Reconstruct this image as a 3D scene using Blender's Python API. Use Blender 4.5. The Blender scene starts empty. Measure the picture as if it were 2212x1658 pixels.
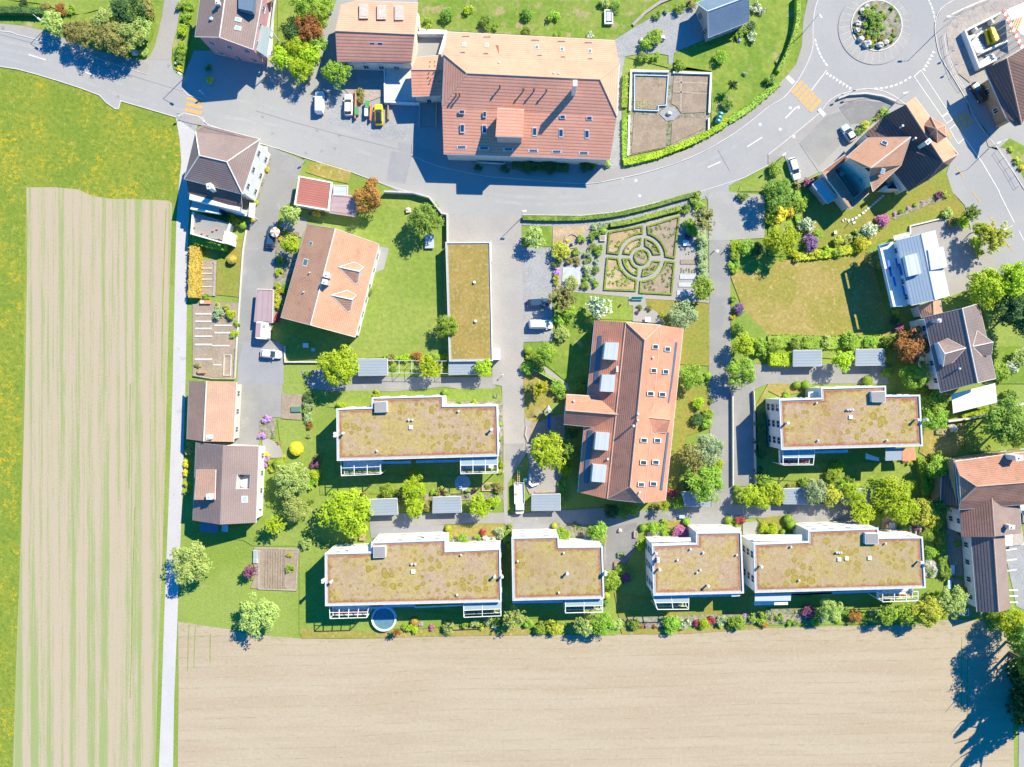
import bpy, math, random
from mathutils import Vector, Matrix, noise
from mathutils.geometry import tessellate_polygon
R = math.radians
rnd = random.Random(7)
# ------------------------------------------------------------ camera, world, sun, exposure
sc = bpy.context.scene
C = sc.collection
H = 150.0                                   # camera height; 10 px of the 2212 px wide picture = 1 m on the ground
cam = bpy.data.objects.new('camera', bpy.data.cameras.new('camera'))
cam.data.sensor_width = 36; cam.data.lens = 36 * H / 221.2
cam.data.clip_start = 1; cam.data.clip_end = 3000
cam.location = (0, 0, H); C.objects.link(cam); sc.camera = cam
SD = Vector((.712, .702, .89)).normalized()  # direction towards the sun
ELEV = math.asin(SD.z); AZ = math.atan2(SD.x, SD.y)
w = bpy.data.worlds.new('World'); sc.world = w; w.use_nodes = True
nt = w.node_tree; sky = nt.nodes.new('ShaderNodeTexSky'); sky.sky_type = 'NISHITA'; sky.sun_disc = False
sky.sun_elevation = ELEV; sky.sun_rotation = AZ; sky.air_density = 1.0; sky.dust_density = 0.3; sky.ozone_density = 6.0
bg = nt.nodes['Background']; hs = nt.nodes.new('ShaderNodeHueSaturation'); hs.inputs['Saturation'].default_value = 2.1; nt.links.new(sky.outputs[0], hs.inputs['Color'])
nt.links.new(hs.outputs[0], bg.inputs[0]); bg.inputs[1].default_value = 0.13
sun = bpy.data.objects.new('sun', bpy.data.lights.new('sun', 'SUN'))
sun.data.energy = 4.9; sun.data.angle = R(.5); sun.data.color = (1, .88, .62)
sun.rotation_euler = SD.to_track_quat('Z', 'Y').to_euler(); sun.location = SD * 120; C.objects.link(sun)
sc.view_settings.view_transform = 'Standard'; sc.view_settings.look = 'None'
sc.view_settings.exposure = 0.95; sc.view_settings.gamma = 1
sc.cycles.max_bounces = 6; sc.cycles.diffuse_bounces = 3; sc.cycles.glossy_bounces = 2; sc.cycles.transmission_bounces = 4
sc.cycles.transparent_max_bounces = 6
G = (2.02, 2.0, 1.92)                         # picture value of a flat sunlit surface / its albedo

# ------------------------------------------------------------ coordinates
def tile(sx, sy, sw=960, ow=2211):
    k = sw / ow
    def f(s):
        out = []
        for p in s.split():
            a, b = p.split(','); out.append(((sx + float(a) * k) / 1.736, (sy + float(b) * k) / 1.736))
        return out
    return f
FU = lambda s: [tuple(float(q) for q in p.split(',')) for p in s.split()]
T1, T2, T3, T4 = tile(0, 0), tile(960, 0), tile(1920, 0), tile(2880, 0)
M1, M2, M3, M4 = tile(480, 720), tile(1440, 720), tile(1920, 720), tile(2880, 720)
N1, N2, N3, N4 = tile(480, 1440), tile(1200, 1440), tile(1920, 1440), tile(2880, 1440)
B1, B2, B3, B4 = tile(480, 1900), tile(1440, 1900), tile(2160, 1900), tile(2880, 2158)
C2, C3, C4, C5, C6, C7 = tile(2880, 560, 720), tile(3400, 0, 440), tile(640, 440, 480), tile(720, 0, 480), tile(3480, 1660, 360, 891), tile(1880, 1500, 320, 1105)
TL = dict(T1=T1, T2=T2, T3=T3, T4=T4, M1=M1, M2=M2, M3=M3, M4=M4, N1=N1, N2=N2, N3=N3, N4=N4, B1=B1, B2=B2, B3=B3, B4=B4, FU=FU, C2=C2, C3=C3, C4=C4, C5=C5, C6=C6, C7=C7)
def P(s):
    """'T1 a,b a,b T2 a,b' -> list of (U, V)"""
    out, f = [], FU
    for q in s.split():
        if q in TL: f = TL[q]
        else: out += f(q)
    return out
def W(p, z=0.0):
    s = (H - z) / H
    return Vector(((p[0] - 1106) / 10 * s, (829 - p[1]) / 10 * s, z))
def WP(s, z=0.0): return [W(p, z) for p in (P(s) if isinstance(s, str) else s)]

# ------------------------------------------------------------ materials
def lin(c):
    c /= 255.0
    return c / 12.92 if c <= .04045 else ((c + .055) / 1.055) ** 2.4
def A(r, g, b, f=1.0):
    c = [lin(v) for v in (r, g, b)]; y = .3 * c[0] + .6 * c[1] + .1 * c[2]
    return tuple(min(.88, f * (v * .94 + y * .06) / G[i]) for i, v in enumerate(c)) + (1,)
MATS = {}
def N(nt, t, **kw):
    n = nt.nodes.new(t)
    for k, v in kw.items():
        if k[0] == '_': setattr(n, k[1:], v)
        else: n.inputs[int(k[1:]) if k[1:].isdigit() else k].default_value = v
    return n
def newmat(name, rough=.85, metal=0, spec=.3):
    m = bpy.data.materials.new(name); m.use_nodes = True
    b = m.node_tree.nodes['Principled BSDF']
    b.inputs['Roughness'].default_value = rough; b.inputs['Metallic'].default_value = metal
    b.inputs['Specular IOR Level'].default_value = spec
    MATS[name] = m
    return m, m.node_tree, b
def mixc(nt, fac, a, b, blend='MIX'):
    n = nt.nodes.new('ShaderNodeMix'); n.data_type = 'RGBA'; n.blend_type = blend
    for i, v in ((0, fac), (6, a), (7, b)):
        if hasattr(v, 'is_linked'): nt.links.new(v, n.inputs[i])
        else: n.inputs[i].default_value = v
    return n.outputs[2]
def math_(nt, op, a, b=0.0, c=0.0, clamp=False):
    n = nt.nodes.new('ShaderNodeMath'); n.operation = op; n.use_clamp = clamp
    for i, v in enumerate((a, b, c)):
        if hasattr(v, 'is_linked'): nt.links.new(v, n.inputs[i])
        else: n.inputs[i].default_value = v
    return n.outputs[0]
def sstep(nt, v, lo, hi):
    n = nt.nodes.new('ShaderNodeMapRange'); n.interpolation_type = 'SMOOTHSTEP'
    nt.links.new(v, n.inputs[0]); n.inputs[1].default_value = lo; n.inputs[2].default_value = hi
    return n.outputs[0]
def pos(nt, scale=(1, 1, 1), rot=0.0):
    g = nt.nodes.new('ShaderNodeNewGeometry'); m = nt.nodes.new('ShaderNodeMapping')
    m.inputs['Scale'].default_value = scale; m.inputs['Rotation'].default_value = (0, 0, rot)
    nt.links.new(g.outputs['Position'], m.inputs[0]); return m.outputs[0]
def nz(nt, vec, scale, detail=4, rough=.6, dist=0):
    n = N(nt, 'ShaderNodeTexNoise'); n.inputs['Scale'].default_value = scale; n.inputs['Detail'].default_value = detail
    n.inputs['Roughness'].default_value = rough; n.inputs['Distortion'].default_value = dist
    nt.links.new(vec, n.inputs[0]); return n.outputs[0]
def bump(nt, b, h, strength, dist=.05):
    n = nt.nodes.new('ShaderNodeBump'); n.inputs['Strength'].default_value = strength; n.inputs['Distance'].default_value = dist
    nt.links.new(h, n.inputs['Height']); nt.links.new(n.outputs[0], b.inputs['Normal'])
def plain(name, col, rough=.6, metal=0, var=.12, scale=1.5, spec=.4):
    m, nt, b = newmat(name, rough, metal, spec)
    f = nz(nt, pos(nt), scale, 5, .65); g = sstep(nt, f, .3, .7)
    dk = tuple(c * (1 - var) for c in col[:3]) + (1,); lt = tuple(min(1, c * (1 + var * .6)) for c in col[:3]) + (1,)
    nt.links.new(mixc(nt, g, dk, lt), b.inputs['Base Color']); return m
def ground(name, c1, c2, c3=None, s1=.08, s2=1.6, k3=.55, bmp=.3, rough=.95, s3=.5, lohi=(.42, .58), gk=None):
    gk = gk or (.45 if name[:4] in ('asph', 'pavi', 'whit', 'tyre') else 1.1)
    """mottled surface: broad patches c1/c2, grain, spots of c3"""
    m, nt, b = newmat(name, rough, 0, .1)
    p = pos(nt)
    n1 = sstep(nt, nz(nt, p, s1, 6, .65), *lohi)
    n2 = nz(nt, p, s2, 5, .75)
    col = mixc(nt, n1, c1, c2)
    if c3: col = mixc(nt, sstep(nt, nz(nt, p, s3, 6, .7), k3, k3 + .1), col, c3)
    grain = math_(nt, 'MULTIPLY_ADD', n2, gk, 1 - gk / 2)
    gr = nt.nodes.new('ShaderNodeCombineColor')
    for i in range(3): nt.links.new(grain, gr.inputs[i])
    col = mixc(nt, 1.0, col, gr.outputs[0], 'MULTIPLY')
    nt.links.new(col, b.inputs['Base Color'])
    if bmp: bump(nt, b, n2, bmp, .15)
    return m
def tiles(name, c1, c2, dark, row=.6, seam=.5, wt=.35, rough=.8, both=True, patch=None):
    """roof covering: courses along v, seams along u (UV in metres)"""
    m, nt, b = newmat(name, rough, 0, .2)
    uv = nt.nodes.new('ShaderNodeUVMap'); uv.uv_map = 'UV'
    sp = nt.nodes.new('ShaderNodeSeparateXYZ'); nt.links.new(uv.outputs[0], sp.inputs[0])
    v = math_(nt, 'FRACT', math_(nt, 'DIVIDE', sp.outputs[1], row)); u = math_(nt, 'FRACT', math_(nt, 'DIVIDE', sp.outputs[0], seam))
    lv = math_(nt, 'SUBTRACT', 1.0, sstep(nt, v, 0, .45)); lu = math_(nt, 'SUBTRACT', 1.0, sstep(nt, u, 0, .3))
    ln = math_(nt, 'MAXIMUM', lv, math_(nt, 'MULTIPLY', lu, .5)) if both else lv
    p = pos(nt)
    n1 = sstep(nt, nz(nt, p, .25, 6, .7), .35, .65); n2 = nz(nt, p, 4, 3, .8)
    col = mixc(nt, n1, c1, c2)
    if patch: col = mixc(nt, sstep(nt, nz(nt, p, .5, 7, .75), .52, .68), col, patch)
    col = mixc(nt, math_(nt, 'MULTIPLY', ln, wt), col, dark)
    col = mixc(nt, math_(nt, 'MULTIPLY', sstep(nt, n2, .35, .75), .25), col, dark)
    nt.links.new(col, b.inputs['Base Color'])
    bump(nt, b, math_(nt, 'SUBTRACT', 1.0, ln), .5, .06)
    return m
def leafmat(name, c1, c2, trans=.3, c3=None):
    m, nt, b = newmat(name, .55, 0, .25)
    o = nt.nodes.new('ShaderNodeObjectInfo'); g = nt.nodes.new('ShaderNodeNewGeometry')
    p = pos(nt)
    f = math_(nt, 'ADD', math_(nt, 'MULTIPLY', g.outputs['Random Per Island'], .6), math_(nt, 'MULTIPLY', sstep(nt, nz(nt, p, .8, 2), .35, .65), .4))
    col = mixc(nt, f, c1, c2)
    if c3: col = mixc(nt, sstep(nt, g.outputs['Random Per Island'], .55, .6), col, c3)
    hs = nt.nodes.new('ShaderNodeHueSaturation'); nt.links.new(col, hs.inputs['Color'])
    nt.links.new(math_(nt, 'MULTIPLY_ADD', o.outputs['Random'], .03, .485), hs.inputs['Hue'])
    nt.links.new(math_(nt, 'MULTIPLY_ADD', o.outputs['Random'], .3, .85), hs.inputs['Value'])
    nt.links.new(hs.outputs[0], b.inputs['Base Color'])
    t = nt.nodes.new('ShaderNodeBsdfTranslucent'); nt.links.new(hs.outputs[0], t.inputs[0])
    mx = nt.nodes.new('ShaderNodeMixShader'); mx.inputs[0].default_value = trans
    nt.links.new(b.outputs[0], mx.inputs[1]); nt.links.new(t.outputs[0], mx.inputs[2])
    nt.links.new(mx.outputs[0], nt.nodes['Material Output'].inputs[0]); return m

# ------------------------------------------------------------ mesh collector and object helpers
ORG = {}
class MB:
    def __init__(s): s.v = []; s.f = []; s.mi = []; s.uv = []
    def face(s, pts, mi=0, uv=None):
        k = len(s.v); s.v += [tuple(p) for p in pts]; s.f.append(tuple(range(k, k + len(pts)))); s.mi.append(mi); s.uv.append(uv)
    def add(s, vs, fs, mi=0):
        k = len(s.v); s.v += [tuple(p) for p in vs]
        for f in fs: s.f.append(tuple(i + k for i in f)); s.mi.append(mi); s.uv.append(None)
    def box(s, c, hx, hy, z0, z1, rot=0, mi=0, top=1.0):
        ca, sa = math.cos(rot), math.sin(rot)
        vs = []
        for z, t in ((z0, 1), (z1, top)):
            for x, y in ((-hx * t, -hy * t), (hx * t, -hy * t), (hx * t, hy * t), (-hx * t, hy * t)):
                vs.append((c[0] + x * ca - y * sa, c[1] + x * sa + y * ca, z))
        s.add(vs, [(3, 2, 1, 0), (4, 5, 6, 7), (0, 1, 5, 4), (1, 2, 6, 5), (2, 3, 7, 6), (3, 0, 4, 7)], mi); return s
    def prism(s, poly, z0, z1, mi=0, cap=True, topz=None):
        poly = [(p[0], p[1]) for p in poly]
        if area(poly) < 0: poly = poly[::-1]
        n = len(poly); vs = [(x, y, z0) for x, y in poly] + [(x, y, z1) for x, y in poly]
        s.add(vs, [(i, (i + 1) % n, n + (i + 1) % n, n + i) for i in range(n)], mi)
        if cap:
            tr = tessellate_polygon([[Vector((x, y, 0)) for x, y in poly]])
            for t in tr:
                a, b_, c = [poly[i] for i in t]
                if (b_[0] - a[0]) * (c[1] - a[1]) - (b_[1] - a[1]) * (c[0] - a[0]) < 0: t = t[::-1]
                s.add([(poly[i][0], poly[i][1], z1) for i in t], [(0, 1, 2)], mi)
        return s
    def sheet(s, poly, z, mi=0):
        poly = [(p[0], p[1]) for p in poly]
        if area(poly) < 0: poly = poly[::-1]
        k = len(s.v); s.v += [(x, y, z) for x, y in poly]
        for t in tessellate_polygon([[Vector((x, y, 0)) for x, y in poly]]):
            a, b_, c = [poly[i] for i in t]
            if (b_[0] - a[0]) * (c[1] - a[1]) - (b_[1] - a[1]) * (c[0] - a[0]) < 0: t = t[::-1]
            s.f.append(tuple(i + k for i in t)); s.mi.append(mi); s.uv.append(None)
        return s
    def ribbon(s, pts, wd, z0, z1, closed=False, mi=0):
        """a bar of width wd along a polyline, from z0 up to z1"""
        L = offset(pts, wd / 2, closed); Rr = offset(pts, -wd / 2, closed); n = len(pts)
        for i in range(n if closed else n - 1):
            j = (i + 1) % n
            a, b_, c, d = L[i], L[j], Rr[j], Rr[i]
            vs = [(q[0], q[1], z) for z in (z0, z1) for q in (a, b_, c, d)]
            fs = [(4, 7, 6, 5), (0, 4, 5, 1), (2, 6, 7, 3)]
            if not closed and i == 0: fs.append((3, 7, 4, 0))
            if not closed and i == n - 2: fs.append((1, 5, 6, 2))
            s.add(vs, fs, mi)
        return s
    def tube(s, p0, p1, r0, r1=None, n=6, mi=0, cap=True):
        p0, p1 = Vector(p0), Vector(p1); r1 = r0 if r1 is None else r1
        d = (p1 - p0).normalized(); a = d.orthogonal().normalized(); b_ = d.cross(a)
        vs = [p + (a * math.cos(t) + b_ * math.sin(t)) * r for p, r in ((p0, r0), (p1, r1)) for t in [2 * math.pi * i / n for i in range(n)]]
        fs = [(i, (i + 1) % n, n + (i + 1) % n, n + i) for i in range(n)]
        if cap: fs += [tuple(range(n))[::-1], tuple(range(n, 2 * n))]
        s.add(vs, fs, mi); return s
    def blob(s, c, rx, ry, rz, mi=0, seed=0, amp=.15, n=10, m=6):
        vs = []
        for i in range(m + 1):
            ph = math.pi * i / m
            for j in range(n):
                th = 2 * math.pi * j / n
                d = Vector((math.sin(ph) * math.cos(th), math.sin(ph) * math.sin(th), math.cos(ph)))
                k = 1 + amp * noise.noise(d * 1.7 + Vector((seed * 3.1, 0, 0)))*2
                vs.append((c[0] + d.x * rx * k, c[1] + d.y * ry * k, c[2] + d.z * rz * k))
        fs = [(i * n + j, (i + 1) * n + j, (i + 1) * n + (j + 1) % n, i * n + (j + 1) % n) for i in range(m) for j in range(n)]
        s.add(vs, fs, mi); return s
    def obj(s, name, mats, parent=None, smooth=False, local=False):
        me = bpy.data.meshes.new(name); o = bpy.data.objects.new(name, me); C.objects.link(o)
        org = Vector((0, 0, 0))
        if parent is not None:
            o.parent = parent; org = ORG.get(parent.name, org)
        if local: org = Vector((0, 0, 0))
        ORG[o.name] = org
        vs = [(v[0] - org.x, v[1] - org.y, v[2] - org.z) for v in s.v] if org.length else s.v
        me.from_pydata(vs, [], s.f)
        for m in (mats if isinstance(mats, (list, tuple)) else [mats]): me.materials.append(MATS[m] if isinstance(m, str) else m)
        me.polygons.foreach_set('material_index', s.mi)
        if any(u for u in s.uv):
            ul = me.uv_layers.new(name='UV'); k = 0; flat = []
            for f, u in zip(s.f, s.uv):
                for i in range(len(f)): flat += (u[i] if u else (0.0, 0.0))
            ul.data.foreach_set('uv', flat)
        if smooth: me.polygons.foreach_set('use_smooth', [True] * len(s.f))
        me.update(); return o
def area(p): return sum(p[i - 1][0] * p[i][1] - p[i][0] * p[i - 1][1] for i in range(len(p))) / 2
def offset(pts, d, closed=True):
    """2-D mitred offset of a polyline, to the left for d > 0"""
    n = len(pts); out = []
    for i in range(n):
        p = Vector(pts[i][:2]) if not isinstance(pts[i], Vector) else pts[i].to_2d()
        a = Vector(pts[i - 1][:2]) if closed or i > 0 else None
        b_ = Vector(pts[(i + 1) % n][:2]) if closed or i < n - 1 else None
        ns = []
        if a is not None and (p - a).length > 1e-6: t = (p - a).normalized(); ns.append(Vector((-t.y, t.x)))
        if b_ is not None and (b_ - p).length > 1e-6: t = (b_ - p).normalized(); ns.append(Vector((-t.y, t.x)))
        if len(ns) == 2:
            m = ns[0] + ns[1]
            m = m.normalized() if m.length > .1 else ns[0]
            k = d / max(.35, m.dot(ns[0])); out.append(p + m * k)
        else: out.append(p + ns[0] * d)
    return out
def inset(poly, d):
    poly = [Vector((p[0], p[1])) for p in poly]
    return offset(poly, d if area(poly) > 0 else -d, True)
def smooth(pts, n=6, closed=False):
    """Catmull-Rom through the points"""
    out = []; m = len(pts)
    for i in range(m if closed else m - 1):
        g = lambda k: Vector(pts[k % m][:2]) if closed else Vector(pts[min(max(k, 0), m - 1)][:2])
        a, b_, c, d = g(i - 1), g(i), g(i + 1), g(i + 2)
        for j in range(n):
            t = j / n
            out.append(.5 * ((2 * b_) + (c - a) * t + (2 * a - 5 * b_ + 4 * c - d) * t * t + (3 * b_ - a - 3 * c + d) * t ** 3))
    if not closed: out.append(Vector(pts[-1][:2]))
    return out
def tag(o, label=None, cat=None, group=None, kind=None):
    for k, v in (('label', label), ('category', cat), ('group', group), ('kind', kind)):
        if v: o[k] = v
    return o
def empty(name, loc, label=None, cat=None, group=None, rz=0):
    o = bpy.data.objects.new(name, None); C.objects.link(o); o.location = loc; o.rotation_euler = (0, 0, rz)
    o.empty_display_size = .5
    ORG[o.name] = Vector(loc); return tag(o, label, cat, group)
def dup(o, parent=None):
    c = o.copy(); C.objects.link(c); c.parent = parent
    for k in ('label', 'category', 'group'):
        if parent is not None and k in c: del c[k]
    for ch in [x for x in KIDS.get(o.name, [])] or list(o.children): dup(ch, c)
    return c
KIDS = {}
def layer(name, pts, mat, z, smooth_n=0, raised=0):
    pts = WP(pts) if isinstance(pts, str) else pts
    if smooth_n: pts = smooth(pts, smooth_n, True)
    m = MB()
    if raised: m.prism(pts, 0, raised)
    else: m.sheet(pts, z)
    return tag(m.obj(name, mat), kind='structure')
# ------------------------------------------------------------ materials
ground('lawn', A(160, 190, 76), A(176, 200, 92), A(198, 202, 118), s1=.05, s2=2.2, k3=.6, s3=.35)
ground('lawn_bright', A(164, 192, 78), A(180, 200, 92), A(194, 202, 106), s1=.06, s2=1.2, k3=.62, s3=.3)
ground('lawn_dry', A(208, 188, 106), A(190, 182, 84), A(218, 200, 130), s1=.12, s2=1.6, k3=.55, s3=.8)
ground('lawn_olive', A(174, 182, 76), A(190, 180, 84), A(158, 180, 70), s1=.15, s2=1.8, k3=.55, s3=.6)
ground('rough_grass', A(148, 184, 66), A(172, 196, 78), A(214, 202, 144), s1=.2, s2=1.0, k3=.57, s3=.16, bmp=.6)
ground('dry_patch', A(168, 190, 84), A(146, 182, 62), A(206, 192, 136), s1=.12, s2=1.3, k3=.53, s3=.28, bmp=.5)
ground('soil', A(198, 180, 156), A(210, 190, 168), A(170, 170, 110), s1=.3, s2=2.5, k3=.63, s3=1.2)
ground('woodchip', A(240, 214, 178), A(224, 196, 150), A(180, 180, 100), s1=.3, s2=2.5, k3=.6, s3=1.0)
ground('rockery', A(206, 198, 182), A(176, 170, 150), A(120, 150, 60), s1=.8, s2=2.2, k3=.52, s3=.9, bmp=.8)
ground('gravel', A(206, 208, 210), A(196, 200, 204), None, s1=.3, s2=3, bmp=.4)
ground('paving', A(212, 211, 207), A(203, 203, 200), None, s1=.2, s2=4, bmp=.1)
ground('paving_warm', A(214, 209, 203), A(207, 203, 198), None, s1=.1, s2=3, bmp=.1)
ground('asphalt', A(210, 210, 208), A(203, 204, 204), A(215, 214, 211), s1=.04, s2=5, k3=.6, s3=.12, bmp=.1)
ground('asphalt_old', A(199, 198, 194), A(187, 187, 185), A(210, 208, 202), s1=.08, s2=4, k3=.58, s3=.3, bmp=.1)
ground('asphalt_warm', A(210, 206, 201), A(203, 199, 196), A(196, 192, 190), s1=.07, s2=4, k3=.58, s3=.25, bmp=.1)
ground('white_gravel', A(244, 241, 240), A(238, 235, 236), A(218, 214, 212), s1=.1, s2=3, k3=.6, s3=.3, bmp=.2)
ground('building_site', A(222, 210, 200), A(206, 198, 192), A(190, 186, 184), s1=.15, s2=2.5, k3=.55, s3=.6, bmp=.5)
ground('stone_edge', A(226, 214, 200), A(206, 196, 184), None, s1=1.5, s2=4, bmp=.5)
def meadow():
    m, nt, b = newmat('meadow', .95, 0, .1); p = pos(nt)
    c = mixc(nt, sstep(nt, nz(nt, p, .09, 7, .7), .4, .6), A(178, 192, 64), A(156, 184, 62))
    c = mixc(nt, sstep(nt, nz(nt, p, 1.1, 6, .75), .45, .65), c, A(134, 168, 54))
    c = mixc(nt, sstep(nt, nz(nt, p, .7, 3, .8), .55, .68), c, A(200, 206, 84))
    f = math_(nt, 'MULTIPLY', sstep(nt, nz(nt, p, .16, 4, .6), .46, .6), sstep(nt, nz(nt, p, 1.0, 6, .88), .515, .57))
    c = mixc(nt, f, c, A(244, 214, 10)); nt.links.new(c, b.inputs['Base Color']); bump(nt, b, nz(nt, p, 1.1, 6, .75), .8, .3)
meadow()
def field_a():
    m, nt, b = newmat('field_striped', .95, 0, .1)
    st = nz(nt, pos(nt, (1, .012, 1), R(1.2)), .55, 3, .7)
    p = pos(nt)
    fine = nz(nt, p, 2.4, 5, .8)
    row = nz(nt, pos(nt, (1, .05, 1), R(1.2)), 2.6, 2, .6)
    s = math_(nt, 'ADD', math_(nt, 'MULTIPLY', st, 1.35), math_(nt, 'ADD', math_(nt, 'MULTIPLY', fine, .62), math_(nt, 'MULTIPLY', row, .35)))
    s = math_(nt, 'ADD', s, math_(nt, 'MULTIPLY', nz(nt, p, .05, 3), .12))
    c = mixc(nt, sstep(nt, s, 1.16, 1.4), A(230, 211, 182), A(182, 202, 124))
    c = mixc(nt, math_(nt, 'MULTIPLY', sstep(nt, fine, .4, .8), .6), c, A(216, 204, 168)); nt.links.new(c, b.inputs['Base Color']); bump(nt, b, fine, .4, .1)
field_a()
def field_b():
    m, nt, b = newmat('field_bare', .95, 0, .1); p = pos(nt)
    fine = nz(nt, p, 1.5, 6, .9)
    c = mixc(nt, sstep(nt, nz(nt, pos(nt, (.05, .5, 1), R(-1.5)), .6, 5, .6), .35, .65), A(230, 212, 182), A(222, 201, 170))
    c = mixc(nt, math_(nt, 'MULTIPLY', sstep(nt, fine, .5, .66), .75), c, A(244, 228, 202))
    c = mixc(nt, math_(nt, 'MULTIPLY', sstep(nt, nz(nt, p, 1.3, 6, .9), .53, .64), .5), c, A(190, 176, 134))
    w_ = nt.nodes.new('ShaderNodeTexWave'); w_.wave_type = 'BANDS'; w_.bands_direction = 'Y'
    nt.links.new(pos(nt, (1, 1, 1), R(-1.6)), w_.inputs[0])
    w_.inputs['Scale'].default_value = .14; w_.inputs['Distortion'].default_value = 5; w_.inputs['Detail'].default_value = 1.5
    w_.inputs['Detail Scale'].default_value = .12
    ln = math_(nt, 'MULTIPLY', sstep(nt, w_.outputs[1], .97, 1.0), sstep(nt, nz(nt, pos(nt, (.3, 2, 1)), .9, 5, .8), .42, .6))
    c = mixc(nt, math_(nt, 'MULTIPLY', ln, .5), c, A(172, 176, 104))
    sp = nt.nodes.new('ShaderNodeSeparateXYZ'); nt.links.new(p, sp.inputs[0])
    edge = math_(nt, 'MULTIPLY', sstep(nt, sp.outputs[1], -60, -50), sstep(nt, nz(nt, pos(nt, (.5, 1.6, 1)), .7, 6, .8), .5, .62))
    c = mixc(nt, math_(nt, 'MULTIPLY', edge, .6), c, A(140, 166, 84))
    nt.links.new(c, b.inputs['Base Color']); bump(nt, b, fine, .4, .1)
field_b()
def sedum(name, moss=True, red=.5):
    m, nt, b = newmat(name, .95, 0, .1); p = pos(nt)
    c = mixc(nt, sstep(nt, nz(nt, p, .14, 7, .75), .42, .58), A(220, 200, 124), A(222, 196, 168))
    c = mixc(nt, sstep(nt, nz(nt, p, 1.0, 6, .8), .5, .66), c, A(206, 174, 104))
    c = mixc(nt, math_(nt, 'MULTIPLY', sstep(nt, nz(nt, p, 2.6, 4, .9), .5, .66), .8), c, A(196, 140, 112))
    c = mixc(nt, math_(nt, 'MULTIPLY', sstep(nt, nz(nt, p, 1.9, 4, .9), .54, .68), .7), c, A(226, 212, 150))
    if moss:
        v = nt.nodes.new('ShaderNodeTexVoronoi'); nt.links.new(p, v.inputs[0]); v.inputs['Scale'].default_value = .62; v.voronoi_dimensions = '2D'
        sc_ = nt.nodes.new('ShaderNodeSeparateColor'); nt.links.new(v.outputs['Color'], sc_.inputs[0])
        cl = sstep(nt, nz(nt, p, .13, 3), .42, .56)
        rr = math_(nt, 'MULTIPLY', math_(nt, 'MULTIPLY_ADD', sc_.outputs[0], .58, -.04), cl)
        d = math_(nt, 'ADD', v.outputs['Distance'], math_(nt, 'MULTIPLY_ADD', nz(nt, p, 1.3, 5, .75), .62, -.31))
        e = math_(nt, 'SUBTRACT', rr, d)
        c = mixc(nt, sstep(nt, e, -.02, .05), c, A(178, 160, 48)); 
        c = mixc(nt, math_(nt, 'MULTIPLY', sstep(nt, e, .07, .2), .8), c, A(206, 182, 96))
    gm = nt.nodes.new('ShaderNodeCombineColor'); gv = math_(nt, 'MULTIPLY_ADD', sstep(nt, nz(nt, p, 1.25, 8, .95), .3, .7), .5, .8)
    for i in range(3): nt.links.new(gv, gm.inputs[i])
    c = mixc(nt, 1.0, c, gm.outputs[0], 'MULTIPLY')
    oi = nt.nodes.new('ShaderNodeObjectInfo')
    c = mixc(nt, math_(nt, 'MULTIPLY', math_(nt, 'MULTIPLY', oi.outputs['Random'], .45), sstep(nt, nz(nt, p, .07, 5, .7), .35, .65)), c, A(204, 190, 108))
    c = mixc(nt, math_(nt, 'MULTIPLY', sstep(nt, nz(nt, p, .05, 6, .75), .52, .66), .5), c, A(206, 160, 120))
    at = nt.nodes.new('ShaderNodeAttribute'); at.attribute_name = 'edge'
    ee = math_(nt, 'ADD', at.outputs['Fac'], math_(nt, 'MULTIPLY_ADD', nz(nt, p, 1.0, 6, .85), 1.5, -.8))
    c = mixc(nt, math_(nt, 'MULTIPLY', sstep(nt, ee, .5, .95), red), c, A(196, 110, 84))
    nt.links.new(c, b.inputs['Base Color']); bump(nt, b, nz(nt, p, 2.6, 4, .9), .6, .1)
sedum('sedum', True, .75); sedum('sedum_plain', False, .7)
def garage_green():
    m, nt, b = newmat('sedum_garage', .95, 0, .1); p = pos(nt)
    c = mixc(nt, sstep(nt, nz(nt, p, .25, 6, .7), .4, .6), A(208, 178, 92), A(188, 168, 80))
    c = mixc(nt, sstep(nt, nz(nt, p, 1.6, 6, .85), .5, .62), c, A(224, 204, 146))
    c = mixc(nt, math_(nt, 'MULTIPLY', sstep(nt, nz(nt, p, 2.3, 5, .85), .54, .66), .8), c, A(160, 156, 64))
    nt.links.new(c, b.inputs['Base Color']); bump(nt, b, nz(nt, p, 2.6, 4, .9), .6, .1)
garage_green()
tiles('tile_red', (.70, .35, .25, 1), (.64, .31, .22, 1), (.40, .17, .135, 1), row=.62, seam=.9, wt=.5, both=False, patch=(.60, .29, .21, 1))
tiles('tile_fine', (.60, .28, .19, 1), (.52, .235, .16, 1), (.26, .11, .08, 1), row=.45, seam=.42, wt=.5, patch=(.42, .21, .15, 1))
tiles('tile_house', (0.552, 0.324, 0.216, 1), (0.504, 0.282, 0.186, 1), (0.240, 0.120, 0.084, 1), row=.4, seam=.5, wt=.42, patch=(0.408, 0.240, 0.180, 1))
tiles('tile_brown', (.28, .22, .21, 1), (.235, .18, .175, 1), (.11, .08, .08, 1), row=.42, seam=.45, wt=.45, patch=(.34, .24, .205, 1))
tiles('tile_dark', (0.218, 0.138, 0.121, 1), (0.172, 0.115, 0.103, 1), (0.057, 0.040, 0.046, 1), row=.55, seam=.6, wt=.7, patch=(0.276, 0.172, 0.127, 1))
tiles('tile_grey', (0.228, 0.186, 0.186, 1), (0.186, 0.156, 0.162, 1), (0.072, 0.060, 0.066, 1), row=.55, seam=.62, wt=.65)
tiles('tile_old', (0.480, 0.300, 0.228, 1), (0.360, 0.240, 0.192, 1), (0.192, 0.120, 0.096, 1), row=.4, seam=.5, wt=.35, patch=(0.576, 0.324, 0.204, 1))
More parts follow.
